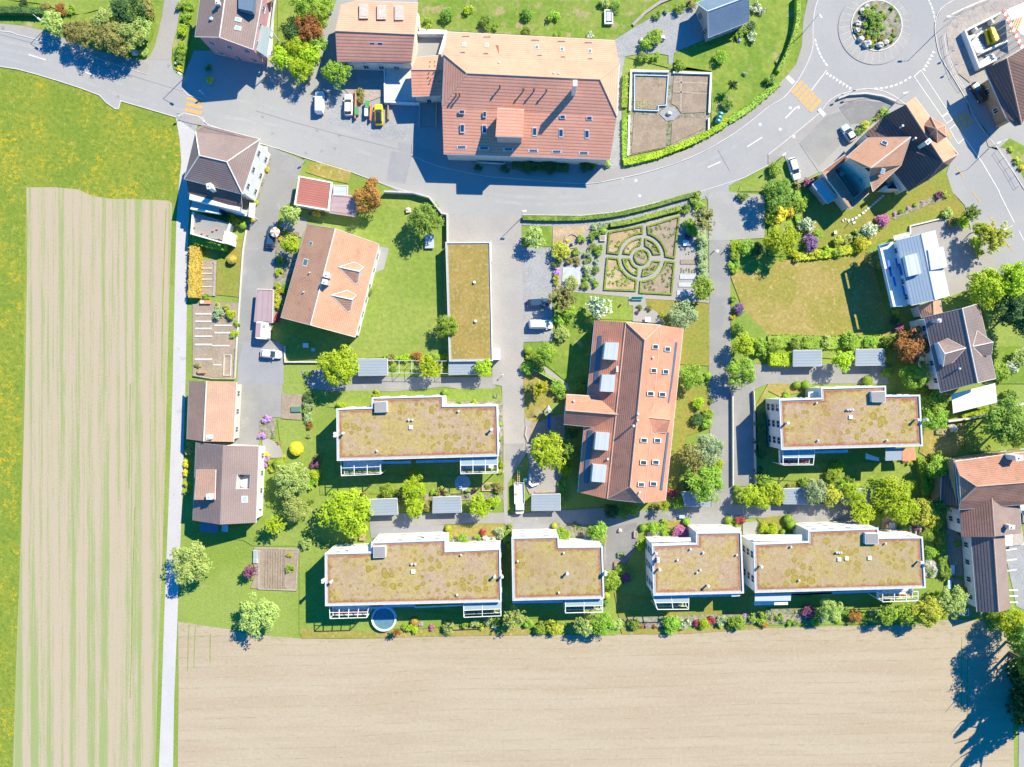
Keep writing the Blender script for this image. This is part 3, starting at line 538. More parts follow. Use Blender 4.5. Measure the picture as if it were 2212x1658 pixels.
# lawns, gardens and beds
for nm, pts, mt in (
    ('front_lawn', 'M2 0,0 390,50 500,190 500,480 500,1430 0,1430 M1 1360,1470 1350,1330 1240,1270 1250,1130 1330,1080 1545,250 1900,300 1980,100 2100,0', 'lawn_bright'),
    ('small_lawn', 'M1 990,380 960,910 762,890 775,520 860,500', 'lawn_olive'),
    ('corner_lawn', 'T2 470,1400 600,1410 825,1480 795,1590 655,1560 430,1490', 'lawn_dry'),
    ('mown_lawn', 'M4 0,690 60,600 250,575 500,570 700,535 850,510 900,600 1000,990 1120,1130 1120,1180 1020,1255 300,1250 0,1240 M3 1975,1150 1970,950 1890,740 1900,700', 'lawn_dry'),
    ('terrace_lawn', 'M4 250,60 600,0 T4 1300,1560 1540,1500 M4 1590,0 1690,130 1720,230 1480,235 1230,300 1080,400 950,440 850,500 600,510 400,480 300,380 270,200', 'lawn_olive'),
    ('house_lawn', 'M3 680,870 1000,900 1000,980 1050,990 1040,1110 720,1100 560,980', 'lawn_bright'), ('side_lawn', 'M3 1155,925 1700,965 1705,1505 1450,1490 1480,1180 1300,1150 1240,1050 1150,1000', 'lawn_olive'),
    ('side_lawn', 'N3 1450,20 1710,10 1700,120 1720,380 1500,450 1430,900 1340,1000 1370,480 1400,150', 'lawn_olive'),
    ('wild_grass', 'M3 100,1310 355,1290 355,850 680,870 600,1000 700,1100 650,1658 480,1650 300,1500 120,1440', 'rough_grass'), ('playground_grass', 'M3 100,1460 380,1658 N3 400,40 440,90 350,160 200,350 110,300 100,0', 'lawn_dry'),
    ('strip_lawn', 'N2 60,200 200,60 520,60 520,100 440,120 440,190 330,205', 'lawn_bright'), ('strip_lawn', 'N2 1080,45 1565,40 1575,150 1090,150', 'lawn'),
    ('back_lawn', 'N2 900,800 1590,770 1585,900 1500,960 900,950 350,950 0,960 0,500 140,400 140,780', 'lawn_bright'),
    ('tan_lawn', 'N2 1075,1225 1300,1205 1590,1205 1590,1300 1340,1325 1140,1310', 'lawn_dry'), ('back_lawn', 'B1 1480,250 1700,330 1700,860 2211,880 B2 1000,960 1000,1000 0,1080 B1 2211,1100 1520,1130 1480,1100', 'lawn'),
    ('back_lawn', 'B2 1050,830 1990,820 1985,960 1300,960 1050,1000', 'lawn'), ('edge_strip', 'B1 1500,1050 2211,1080 B2 600,1040 1250,1040 1250,1110 400,1122 0,1133 B1 1500,1140', 'lawn_dry'),
    ('back_lawn', 'B3 330,740 600,780 1500,760 1500,920 1180,960 700,970 370,960', 'lawn_olive'), ('edge_strip', 'B3 380,1050 1000,1060 1300,1050 1640,1010 2200,1010 B4 0,430 0,450 B3 1600,1052 1000,1095 400,1105', 'lawn_dry'),
    ('back_lawn', 'B3 1500,760 2100,780 B4 0,280 1000,250 1300,200 1400,120 1550,180 1500,380 1000,420 0,430 B3 1500,1000', 'lawn'),
    ('back_lawn', 'N4 1340,410 1700,330 1760,360 1620,620 1540,640 1380,640 1300,590', 'lawn_dry'), ('back_lawn', 'N4 0,690 100,680 1270,680 1380,960 1400,1000 600,850 0,830', 'lawn_bright'),
    ('house_strip_lawn', 'N4 0,0 230,0 350,60 100,110 0,60 N3 2160,160 2100,200', 'lawn_dry'), ('tan_lawn', 'N3 1330,1190 1480,1170 1530,1250 1400,1260 1330,1240', 'lawn_dry'),
    ('green_bed', 'N4 0,1150 140,1140 140,1250 0,1300 N3 2110,1160', 'lawn_olive'), ('rough_grass', 'T2 1400,0 2211,0 T3 1600,0 1430,90 1250,130 1060,235 880,350 T2 2211,300 1650,270 1400,250', 'dry_patch'),
    ('verge_grass', 'FU 1345,122 T3 1390,600 1400,460 1900,330 2050,100 2100,0 FU 1744,-40 T4 330,50 300,200 290,400 240,560 160,660 0,815 T3 2050,930 1900,1050 1720,1130 1720,620', 'rough_grass'),
    ('verge_grass', 'T3 1970,1610 2211,1440 T4 140,1370 220,1560 250,1600 0,1658 T3 2211,1658 1950,1658', 'lawn_bright'), ('roadside_lawn', 'T1 0,20 300,40 560,150 900,100 1000,40 1350,0 1400,0 1330,300 1225,525 1100,505 850,440 600,350 380,265 200,225 0,205', 'rough_grass'),
    ('upper_lawn', 'T1 60,0 1000,0 960,60 700,130 560,110 380,40', 'lawn_bright'), ('garden_strip', 'T1 1570,0 1700,0 1650,300 1600,640 1500,600 1490,400 1530,250', 'rough_grass'), ('house_side_lawn', 'FU 600,0 690,0 660,130 600,110', 'lawn'),
    ('parking_grass', 'M2 1190,295 1452,300 1452,475 1195,478', 'rough_grass'), ('allotment_grass', 'N1 1340,0 1500,0 1500,90 1340,85', 'lawn'), ('garden_lawn', 'N1 1290,310 1530,320 1600,420 1620,800 1600,1200 1500,1330 1450,1400 1080,1400 1000,1350 480,1300 1110,1200 1160,800 1280,760 1330,620', 'lawn'),
    ('east_grass', 'N4 1640,240 2211,160 2211,560 1700,600 1700,330', 'lawn'), ('east_grass', 'M4 1950,1340 2300,1200 2300,1658 1990,1658 1950,1500', 'rough_grass'), ('east_bank', 'T4 2000,1280 2211,1600 FU 2260,420 2240,330 2180,300', 'rough_grass'),
    ('vegetable_bed', 'M1 560,970 720,950 960,960 930,1610 560,1600', 'soil'), ('garden_steps', 'M1 640,590 770,590 745,900 630,900', 'soil'), ('vegetable_bed', 'B1 1090,355 1470,370 1450,725 1060,705 1110,560 1080,490', 'soil'),
    ('vegetable_bed', 'N1 1330,85 1505,90 1500,315 1325,300', 'soil'), ('kitchen_paths', 'T3 1030,620 1710,640 1700,1140 1500,1220 1380,1270 1000,1350', 'rockery'), ('patio', 'M1 1310,300 1420,180 1550,240 1540,300 1500,400', 'paving_warm'), ('patio', 'N1 1150,440 1310,520 1350,640 1180,640', 'paving_warm'),
    ('stone_bed', 'N1 1140,290 1280,300 1270,470 1130,480', 'rockery'), ('formal_garden', 'M3 350,300 660,290 840,330 1460,190 1600,100 1665,110 1700,960 1160,925 350,850', 'paving_warm'), ('chip_bed', 'M3 355,300 660,290 650,340 440,490 355,480', 'woodchip'),
    ('patio', 'M3 1050,900 1150,905 1160,985 1250,1040 1320,1140 1040,1120 1045,985 1005,980 1005,905', 'asphalt_warm'), ('patio', 'M2 2115,900 2211,905', 'paving') if 0 else ('patio', 'M2 0,480 45,490 0,670 M1 2100,720 2050,690 2160,470', 'paving'),
    ('rock_bed', 'N2 1090,150 1580,150 1580,560 1560,700 1540,200 1090,190', 'rockery'), ('rock_bed', 'N2 1090,1310 1600,1320 1650,1200 1680,1320 1570,1420 1080,1400', 'rockery'), ('rock_bed', 'N3 380,1200 810,1230 800,1400 720,1370 400,1330 300,1310 340,1240', 'rockery'),
    ('rock_bed', 'N2 900,950 1500,950 1590,960 1580,1000 900,1010', 'rockery'), ('play_gravel', 'N3 110,300 180,330 150,500 420,470 440,940 150,950 120,880 150,700 120,560', 'asphalt_warm'), ('play_gravel', 'N3 150,350 450,250 460,480 150,500', 'soil'),
    ('rock_bed', 'B3 380,960 1200,930 1700,900 1990,880 2060,1000 1650,1010 1200,1020 500,1050', 'rockery'), ('rock_bed', 'B4 0,290 310,290 330,400 0,420', 'rockery'), ('paved_square', 'N3 1990,1200 2115,1185 2115,1330 1990,1300', 'paving'), ('paved_square', 'N3 1170,1280 1290,1270 1290,1340 1160,1340', 'paving'),
    ('paved_square', 'N4 980,1150 1110,1145 1110,1280 975,1280', 'woodchip'), ('bed', 'N4 1540,1150 1660,1330 1680,1658 1580,1658 1530,1400', 'soil'), ('bed', 'B4 1560,0 1700,60 1620,110 1590,60', 'soil'), ('bed', 'B4 1680,290 1760,270 1755,350 1550,350', 'soil'),
    ('flower_border', 'M4 1060,230 1330,80 1500,20 1530,60 1350,130 1090,240', 'rockery'), ('flower_bed', 'M4 0,150 160,120 280,170 280,320 270,450 200,560 0,560', 'rough_grass'), ('hedge_strip', 'M4 0,1240 1030,1250 1100,1200 1200,1300 1100,1480 0,1400 M3 1890,1200 1890,900', 'lawn'),
    ('bank', 'M4 1560,910 2211,640 2211,1340 1950,1340 1830,960', 'lawn'), ('kitchen_bank', 'T3 950,650 1030,620 1000,1350 950,1420', 'rough_grass'),
    ('front_garden', 'C4 1400,480 1700,520 1740,760 1560,1300 1380,1658 1240,1658 1280,1100', 'rockery'), ('bed', 'M1 1290,330 1480,350 1470,560 1380,800 1330,1000 1250,1130 1270,640', 'rockery'),
    ('yard_slab', 'T2 750,690 1105,680 1105,830 930,900 880,900 750,760', 'building_site')):
    PL = globals().setdefault('_pl', [0]); PL[0] += 1
    layer(nm, pts, mt, .113 + .0012 * PL[0])

for i, (nm, pts, mt, z) in enumerate((('asphalt_patch', 'T2 1130,1565 1175,1308 1350,1335 1290,1590', 'asphalt_patch', .074), ('asphalt_patch', 'T4 610,930 700,880 830,868 1000,890 1080,920 880,1060 720,1075', 'asphalt_dark', .075),
    ('asphalt_patch', 'T4 270,1240 440,1060 520,1000 640,960 720,1080 640,1240 440,1440', 'asphalt_old', .0755), ('asphalt_patch', 'N2 1590,517 1765,517 1700,700 1600,650', 'asphalt_old', .095), ('asphalt_patch', 'N2 430,1232 1065,1222 1065,1330 520,1338 440,1325', 'asphalt_patch', .084),
    ('asphalt_patch', 'N2 1680,1200 2211,1215 2050,1330 1690,1310', 'asphalt_patch', .0845), ('asphalt_patch', 'N3 820,1240 1080,1200 1080,1400 900,1658 800,1658', 'asphalt_dark', .085), ('asphalt_patch', 'N3 1530,1165 1880,1160 1830,1250 1530,1250', 'asphalt_patch', .0855), ('asphalt_patch', 'T2 1230,1230 1345,1250 1345,1340 1225,1300', 'asphalt_patch', .076),
    ('yard_paving', 'T2 640,760 830,800 1000,1000 1140,1040 1345,1095 1345,1240 1000,1180 620,1060', 'gravel', .0765), ('asphalt_patch', 'M1 960,1658 950,1500 1000,1300 1340,1320 1345,1658', 'asphalt_dark' if 0 else 'asphalt_patch', .095), ('asphalt_patch', 'N1 950,20 1145,290 1130,530 960,530', 'asphalt_old', .0955))):
    layer(nm, pts, mt, z)
for s_ in ('T1 0,350 350,430 850,600 1280,730 T2 0,900 600,1090 1240,1290', 'T1 0,420 350,500 850,670 1250,790', 'T1 0,500 350,580 850,750 1280,900 T2 300,1110 900,1310 1300,1450', 'T3 600,1640 1200,1560 1700,1390 2211,1090', 'M2 900,75 1300,110 1700,100 2100,60', 'M2 900,20 1300,50 1700,40'):
    strip('tyre_track', s_, .75, .0735, 'tyre_wear', sm=4, z0=.06)
for pts in ('1395,655 1690,668 1680,800 1385,798', '1385,812 1680,815 1668,975 1460,985 1420,925 1372,900', '1050,1005 1265,1000 1330,1055 1325,1275 1030,1335', '1378,1060 1450,1020 1665,1030 1655,1115 1370,1250'):
    layer('garden_bed', 'T3 ' + pts, 'bed_soil', .2605)
layer('garden_bed', 'T3 1065,655 1345,662 1328,905 1260,908 1258,952 1062,945', 'bed_soil', .2607)

for i in range(9): strip('soil_furrow', 'B1 %d,375 %d,705' % (1195 + i * 22, 1190 + i * 22), .22, .3, 'bed_soil' if i % 2 else 'soil', z0=.1)
for s_ in ('1395,715 1685,725', '1390,800 1680,812', '1460,660 1455,965'): strip('bed_path', 'T3 ' + s_, .3, .27, 'stone_edge', z0=.1)
strip('bed_path', 'B1 1135,370 1130,705', .45, .28, 'stone_edge', z0=.1); strip('bed_path', 'B1 1368,370 1360,700', .3, .28, 'stone_edge', z0=.1)

for s_ in ('B1 528,1020 520,1200 515,1420', 'B1 582,1040 575,1200 568,1400', 'B1 712,1100 708,1350', 'B4 1672,540 1668,900 1672,1180', 'B4 1724,700 1720,1000 1722,1300', 'B1 60,0 40,800 20,1658', 'N1 20,0 10,900', 'M1 330,150 300,1000 290,1658'):
    strip('wheel_track', s_, .16, .04, 'rough_grass', sm=3, z0=.02)
# ------------------------------------------------------------ builders for buildings
def keyed(s, named):
    """'A T1 1,2 6.5; B T2 3,4 9' -> {'A': Vector}"""
    out = {}; tl = 'FU'
    for it in s.split(';'):
        q = it.split()
        if not q: continue
        if len(q) == 4: k, tl, p, z = q
        else: k, p, z = q
        out[k] = W(TL[tl](p)[0], float(z))
    return out
def slope_uv(pts):
    n = Vector((0, 0, 0))
    for i in range(len(pts)): n += pts[i - 1].cross(pts[i])
    n.normalize()
    if n.z < 0: n = -n
    t = Vector((0, 0, 1)).cross(n)
    t = t.normalized() if t.length > .03 else Vector((1, 0, 0))
    s = n.cross(t); return [(p.dot(t), p.dot(s)) for p in pts]
def roof_mesh(V, F, th=.2):
    m = MB(); edges = {}
    for f in F:
        ks = f.split(); pts = [V[k] for k in ks]
        n = Vector((0, 0, 0))
        for i in range(len(pts)): n += pts[i - 1].cross(pts[i])
        if n.z < 0: ks = ks[::-1]; pts = pts[::-1]; n = -n
        uv = slope_uv(pts); tr = tessellate_polygon([[Vector((p.x, p.y, 0)) for p in pts]]) if len(pts) > 3 else [(0, 1, 2)]
        for t in tr:
            a, b_, c = [pts[i] for i in t]
            if (b_ - a).cross(c - a).z < 0: t = t[::-1]
            m.face([pts[i] for i in t], 0, [uv[i] for i in t]); m.face([pts[i] - Vector((0, 0, th)) for i in t[::-1]], 1)
        for i in range(len(ks)): edges.setdefault(frozenset((ks[i - 1], ks[i])), []).append((ks[i - 1], ks[i], n.normalized()))
    caps, gut = [], []
    for e, L_ in edges.items():
        a, b_ = V[L_[0][0]], V[L_[0][1]]
        if len(L_) == 1:
            d = Vector((0, 0, th)); m.face([a, a - d, b_ - d, b_], 1)
            (gut if abs(a.z - b_.z) < .06 * (a - b_).length + .01 else caps).append((a, b_, 1))
        else:
            n1, n2 = L_[0][2], L_[1][2]
            if n1.dot(n2) < .995: caps.append((a, b_, 2))
    return m, caps, gut
def roof(parent, name, spec, F, mat, th=.2, cap='ridge', gutter=True, verge=False, capr=.13):
    V = keyed(spec, 1) if isinstance(spec, str) else spec
    m, caps, gut = roof_mesh(V, F, th); r = m.obj(name, [mat, 'trim'], parent)
    cm = MB()
    for a, b_, k in caps:
        if k == 2: cm.tube(a + Vector((0, 0, .02)), b_ + Vector((0, 0, .02)), capr, n=6)
        elif verge: cm.tube(a, b_, .07, n=4)
    if cm.v and cap: cm.obj('ridge_tiles' if 'tile' in mat else 'ridge_strip', cap, r)
    if gutter and gut:
        for a, b_, k in gut: MB().tube(a - Vector((0, 0, .1)), b_ - Vector((0, 0, .1)), .09, n=5).obj('gutter', 'steel', r)
    return V, r
def window_obj(parent, p, t, nrm, wd, ht, z, kind='window'):
    m = MB(); o = p + nrm * .03
    def q(u0, u1, z0, z1, d, mi):
        a = o + t * u0; b_ = o + t * u1
        vs = []
        for pp, dd in ((a, -.02), (b_, -.02), (b_, d), (a, d)):
            vs.append(pp + nrm * dd)
        m.add([(v.x, v.y, z0) for v in vs] + [(v.x, v.y, z1) for v in vs], [(3, 2, 1, 0), (4, 5, 6, 7), (0, 1, 5, 4), (1, 2, 6, 5), (2, 3, 7, 6), (3, 0, 4, 7)], mi)
    h = wd / 2
    q(-h, h, z, z + ht, .02, 0)
    for a in (-h, h - .07, -.03): q(a, a + .07 if a != -.03 else .03, z, z + ht, .05, 1)
    q(-h, h, z + ht - .07, z + ht, .055, 1); q(-h - .06, h + .06, z - .06, z, .12, 1)
    return m.obj(kind, ['glass_dark', 'white'], parent)
def wall_ring(parent, ring, wallmat, ze, windows=True, over=.5, z0=0, storeys=None, name='walls', door=True):
    """ring: list of Vectors (eave corners and gable tops)"""
    base = [Vector((p.x, p.y)) for p in ring]
    ins = inset(base, over) if over else base
    tops = [p.z + .08 if p.z < ze + .5 else p.z - .28 for p in ring]
    if area(base) < 0: ins = ins[::-1]; tops = tops[::-1]; ring = ring[::-1]
    n = len(ins); m = MB()
    for i in range(n):
        j = (i + 1) % n; a, b_ = ins[i], ins[j]
        m.face([(a.x, a.y, z0), (b_.x, b_.y, z0), (b_.x, b_.y, tops[j]), (a.x, a.y, tops[i])], 0)
    wl = m.obj(name, wallmat, parent)
    if windows:
        st = storeys or max(1, int((ze - z0 - .4) / 2.7)); first = True
        segs = []; i = 0
        corner = [k for k in range(n) if ring[k].z < ze + .5]
        for a_, b_ in zip(corner, corner[1:] + corner[:1]): segs.append((ins[a_], ins[b_]))
        for a, b_ in segs:
            L_ = (b_ - a).length
            if L_ < 3: continue
            t = (b_ - a).normalized().to_3d(); nr = Vector((t.y, -t.x, 0)); k = min(7, max(1, int(L_ / 3.1)))
            for s in range(st):
                for q in range(k):
                    p = (a + (b_ - a) * (q + .5) / k).to_3d(); z = z0 + .95 + s * (ze - z0) / st
                    if first and s == 0 and door and q == k // 2:
                        window_obj(parent, p, t, nr, 1.0, 2.1, z0 + .06, 'door'); first = False
                    else: window_obj(parent, p, t, nr, 1.15, min(1.35, (ze - z0) / st - 1.15), z)
    return wl
def house(name, label, spec, faces, ring, wall, roofm, ze, cat='house', over=.5, cap='ridge', group=None, windows=True, th=.2, verge=False, storeys=None, door=True):
    V = keyed(spec, 1); c = sum((V[k] for k in ring.split()), Vector()) / len(ring.split())
    root = empty(name, (c.x, c.y, 0), label, cat, group)
    _, r = roof(root, 'roof', V, faces, roofm, th, cap, True, verge)
    wall_ring(root, [V[k] for k in ring.split()], wall, ze, windows, over, 0, storeys, door=door)
    return root, r, V
def skylight(roofo, pts, z, frame='steel', glassm='glass_blue', name='skylight', lift=.12):
    """pts: tile string of the four corners; z: heights of the corners"""
    ps = P(pts); zs = z if isinstance(z, (list, tuple)) else [z] * len(ps)
    v = [W(p, q) for p, q in zip(ps, zs)]; c = sum(v, Vector()) / len(v)
    m = MB(); up = Vector((0, 0, lift))
    m.add([p - up for p in v] + [p + up for p in v], [(4, 5, 6, 7), (0, 1, 5, 4), (1, 2, 6, 5), (2, 3, 7, 6), (3, 0, 4, 7)], 0)
    o = m.obj(name, frame, roofo)
    g = MB(); g.face([c + (p - c) * .76 + up * 1.15 for p in v]); fix = g
    g.obj('pane', glassm, o); return o
def rect(tl, x, y, w_, h_): return '%s %f,%f %f,%f %f,%f %f,%f' % (tl, x - w_ / 2, y + h_ / 2, x + w_ / 2, y + h_ / 2, x + w_ / 2, y - h_ / 2, x - w_ / 2, y - h_ / 2)
class Plane:
    """a roof slope through three world points; z of the slope under a pixel"""
    def __init__(s, a, b_, c): s.a = a; s.n = (b_ - a).cross(c - a)
    def at(s, uv):
        d = W(uv, 0) - Vector((0, 0, H)); o = Vector((0, 0, H)); t = (s.a - o).dot(s.n) / d.dot(s.n); return (o + d * t)
    def z(s, uv): return s.at(uv).z
class MaxPlane:
    def __init__(s, ps): s.ps = ps
    def at(s, uv): return max((p.at(uv) for p in s.ps), key=lambda q: q.z)
    def z(s, uv): return s.at(uv).z
def sky_on(roofo, plane, tl, x, y, w_, h_, frame='steel', glassm='glass_blue', lift=.1, name='skylight', ang=0):
    ca, sa = math.cos(R(ang)), math.sin(R(ang)); s = tl
    for dx, dy in ((-1, 1), (1, 1), (1, -1), (-1, -1)):
        a, b_ = dx * w_ / 2, dy * h_ / 2; s += ' %f,%f' % (x + a * ca - b_ * sa, y + a * sa + b_ * ca)
    return skylight(roofo, s, [plane.z(p) for p in P(s)], frame, glassm, name, lift)
def chimney(parent, pix, z0, z1, wx=.45, wy=.45, mat='terracotta', rot=0, ztop=None, base=None):
    c = W(P(pix)[0], z1)
    if base is not None: c = W(P(base)[0], z0)
    m = MB(); m.box(c, wx, wy, z0 - 1, z1, rot); o = m.obj('chimney', mat, parent)
    q = MB(); q.box(c, wx + .08, wy + .08, z1 + .0, z1 + .09, rot); q.tube((c.x, c.y, z1), (c.x, c.y, z1 + .35), .16, n=8); q.obj('chimney_cap', 'steel', o); return o
def pipe(parent, pix, z0, z1, r=.16, mat='steel', hood=True, name='vent_pipe'):
    c = W(P(pix)[0], z1); m = MB().tube((c.x, c.y, z0 - .1), (c.x, c.y, z1), r, n=8)
    if hood: m.tube((c.x, c.y, z1 - .05), (c.x, c.y, z1 + .12), r * 1.7, r * 1.2, n=8)
    return m.obj(name, mat, parent)
def slab(parent, name, pts, z0, z1, mat, world=None):
    m = MB().prism(world or WP(pts, z1), z0, z1); return m.obj(name, mat, parent)

# ------------------------------------------------------------ the tiled houses
r, ro, V = house('apartment_house', 'tall brown-roofed house with mauve gable wall over a shaded forecourt',
    'a T1 1683,320 8.5; b 1895,325 11; c C5 1050,860 8.5; f FU 440,-60 8.5; e 494,-60 11; d 576,-60 8.5', ['a b e f', 'b c d e'], 'a b c d e f', 'wall_pink', 'tile_brown', 8.5, cap='ridge_pale', verge=True)
PLw = Plane(V['a'], V['b'], V['e']); PLe = Plane(V['b'], V['c'], V['d'])
sky_on(ro, PLe, 'C5', 800, 345, 110, 70, 'steel', 'glass_pale', ang=12); sky_on(ro, PLe, 'C5', 795, 492, 110, 70, 'steel', 'glass_pale', ang=12)
chimney(r, 'C5 440,40', 9.5, 11.5, .35, .35, 'concrete'); pipe(r, 'C5 330,325', 9.3, 10.2, .25, 'pale_blue')
o = MB(); p = WP('C5 800,150 1040,200 1060,-100 800,-120', 10.8); q = WP('C5 800,150 1040,200 1060,-100 800,-120', 9); o.add([v - Vector((0, 0, 1.6)) for v in p] + p, [(4, 5, 6, 7), (0, 1, 5, 4), (1, 2, 6, 5), (2, 3, 7, 6), (3, 0, 4, 7)]); o.obj('dormer', 'metal_slate', r)
bal = slab(r, 'glazed_balcony_roof', 'C5 1110,430 1360,480 1280,980 1060,840', 5.6, 5.75, 'glass_pale')
for q in WP('C5 1120,450 1350,490 1275,960 1070,840', 5.6): MB().box(q, .07, .07, 0, 5.6).obj('balcony_post', 'white', r)
slab(r, 'balcony', 'C5 1180,120 1420,130 1380,960 1270,960 1130,830', 2.6, 2.8, 'concrete'); slab(r, 'balcony', 'C5 1220,100 1420,0 1440,-200 1230,-200', 4.6, 4.8, 'wood')
m = MB().ribbon(WP('C5 1430,-100 1360,480 1290,980 1090,900', 3.7), .06, 2.8, 3.7); m.obj('balcony_railing', 'steel', r)

r, ro, V = house('annex_house', 'salmon tiled house with three raised glass roof lights north of the yard',
    'a T2 735,42 5; n 862,8 4.6; b 1400,25 5; c 1370,300 7.9; d 1342,540 5; e 700,530 5; f 685,270 7.9; g 1262,556 4.6', ['a n b c f', 'f c d g e'], 'n b c d g e f a', 'wall_cream', 'tile_red', 5, storeys=2)
pn = Plane(V['f'], V['c'], V['b']); ps = Plane(V['f'], V['c'], V['d'])
for x in (932, 1085, 1237): 
    o = sky_on(ro, pn, 'T2', x, 105 + (x - 932) * .04, 76, 125, 'wood_grey', 'panel_grey', .3, 'roof_light')
for x in (1003, 1072): sky_on(ro, ps, 'T2', x, 390, 52, 42, 'steel', 'glass_blue')
r, ro, V = house('link_house', 'small salmon tiled link between the annex and the big barn house',
    'a T2 1390,497 5; b 1597,478 5; c 1612,606 6.6; d 1605,828 5; e 1347,836 5; f 1338,606 6.6', ['a b c f', 'f c d e'], 'a b c d e f', 'wall_cream', 'tile_red', 5, storeys=2)
pn = Plane(V['f'], V['c'], V['d']); pq = Plane(V['f'], V['c'], V['b'])
for i, (x, y) in enumerate([(1505, 535), (1545, 535), (1500, 575), (1545, 572), (1495, 632), (1535, 632), (1575, 635), (1490, 670), (1550, 665), (1510, 690), (1538, 702), (1498, 722), (1585, 712)]):
    q = (pn if y > 606 else pq).at(T2('%d,%d' % (x, y))[0]); MB().tube((q.x, q.y, q.z - .1), (q.x, q.y, q.z + .25), .1, n=6).obj('roof_vent', 'dark_metal', ro)
# the big barn house
r, ro, V = house('barn_house', 'huge hipped salmon tiled barn house along the curved road',
    'A T2 1650,276 5.6; B T3 886,350 5.6; C 926,550 9.2; D 905,1008 9.2; E 846,1380 5.6; F T2 1620,1332 5.6; G 1607,920 9.2; Hh 1627,476 9.2; r 1822,636 12.4; s T3 760,690 12.4',
    ['A B C Hh', 'Hh C s r', 'Hh r G', 'C D s', 'G r s D', 'G D E F'], 'A B C D E F G Hh', 'wall_cream', 'tile_red', 5.6, storeys=2, windows=False)
m = MB()
ring = [V[k] for k in 'A B E F'.split()]
wl = [q for q in inset([(p.x, p.y) for p in ring], .6)]
for i, z in ((0, 5.7),):
    pass
for (a, b_) in ((0, 1), (1, 2), (2, 3), (3, 0)):
    A_, B_ = wl[a], wl[b_]; t = (B_ - A_).normalized().to_3d(); cen = (sum(wl, Vector((0, 0))) / 4)
    nr = Vector((t.y, -t.x, 0)); nr = nr if nr.dot(((A_ + B_) / 2 - cen).to_3d()) > 0 else -nr
    for s in range(2):
        k = int((B_ - A_).length / 3.4)
        for q in range(k): window_obj(r, (A_ + (B_ - A_) * (q + .5) / k).to_3d(), t, nr, 1.1, 1.2, 1 + s * 2.5)
pN = Plane(V['Hh'], V['C'], V['s']); pS = Plane(V['G'], V['D'], V['s']); pL = MaxPlane([Plane(V['G'], V['D'], V['E']), Plane(V['G'], V['E'], V['F']), Plane(V['D'], V['E'], V['F'])]); pT = MaxPlane([Plane(V['A'], V['B'], V['C']), Plane(V['A'], V['C'], V['Hh']), Plane(V['A'], V['B'], V['Hh'])]); pM = pS
for tl, x, y in (('T2', 1797, 387), ('T2', 1993, 393), ('T3', 215, 410), ('T3', 432, 427), ('T3', 674, 444)): sky_on(ro, pT, tl, x, y, 32, 36, 'trim', 'glass_green' if tl == 'T3' else 'glass_pale')
for tl, x, y in (('T2', 1812, 316), ('T2', 1995, 322), ('T3', 200, 349), ('T3', 425, 359), ('T3', 657, 371)): sky_on(ro, pT, tl, x, y, 84, 9, 'wood_grey', 'glass_dark', .05, 'snow_guard')
for tl, x, y in (('T2', 1785, 455), ('T2', 1985, 465), ('T3', 238, 480), ('T3', 440, 494), ('T3', 675, 510)): sky_on(ro, pT, tl, x, y, 50, 9, 'wood_grey', 'glass_dark', .05, 'snow_guard')
for tl, x, y, a, b_ in (('T2', 1778, 970, 52, 32), ('T2', 1975, 990, 30, 52), ('T3', 437, 1014, 50, 30), ('T3', 668, 1025, 50, 32)): sky_on(ro, pL, tl, x, y, a, b_, 'steel', 'glass_blue')
for tl, x, y in (('T2', 1782, 1112), ('T2', 1972, 1118), ('T3', 196, 1140), ('T3', 423, 1152), ('T3', 647, 1162)): sky_on(ro, pL, tl, x, y, 38, 76, 'steel', 'glass_blue')
for tl, x, y in (('T2', 1776, 1274), ('T2', 1970, 1283), ('T2', 2180, 1293), ('T3', 184, 1305), ('T3', 385, 1313), ('T3', 619, 1325)): sky_on(ro, pL, tl, x, y, 86, 26, 'trim', 'solar', .06, 'roof_window')
c = WP('T3 545,722', 14.6)[0]
def barn_stack():
    z = pS.z(T3('530,780')[0]); c = W(T3('545,722')[0], z + 4.2)
    o = MB().box(c, .38, .55, z - .3, z + 4.2).obj('chimney', 'steel', ro); MB().box(c, .42, .6, z + 4.2, z + 4.35).obj('chimney_cap', 'trim', o)
barn_stack()
for s_ in ('T2 2105,742', 'T2 1725,810', 'T2 1755,812', 'T3 98,770', 'T3 190,772', 'T3 297,777'):
    z = pS.z(P(s_)[0]); pipe(ro, s_, z, z + .95, .14, 'dark_metal')
for s_ in ('T2 2100,540', 'T3 362,632', 'T3 404,636'):
    z = pN.z(P(s_)[0]); pipe(ro, s_, z, z + .3, .14, 'steel')
def shed_dormer():
    sp = 'a T2 2085,936 11.6; b T3 106,950 11.6; c 95,1187 11.0; d T2 2068,1180 11.0'
    Vd = keyed(sp, 1); _, d = roof(ro, 'dormer', Vd, ['a b c d'], 'tile_red', .3)
    m = MB(); q = inset([(p.x, p.y) for p in (Vd['a'], Vd['b'], Vd['c'], Vd['d'])], .25); m.prism(q, 6.8, 10.9, cap=False); m.obj('dormer_wall', 'wood_grey', d)
shed_dormer()
m = MB(); m.add([W(T2('2068,390')[0], pT.z(T2('2068,390')[0])), W(T2('2100,480')[0], pN.z(T2('2100,480')[0]) + .05), W(T2('2095,395')[0], pT.z(T2('2095,395')[0]) + .6)], [(0, 1, 2)]); m.obj('roof_step', 'terracotta', ro)
o = empty('loading_pit', W(T2('2040,1400')[0]), 'sunken concrete light well against the barn house south wall', 'light well')
MB().ribbon(WP('T2 1915,1370 2150,1385 2145,1425 1912,1410', 0), .25, 0, .8, True).obj('rim', 'concrete', o); MB().sheet(WP('T2 1915,1370 2150,1385 2145,1425 1912,1410'), .16).obj('grate', 'interior', o)
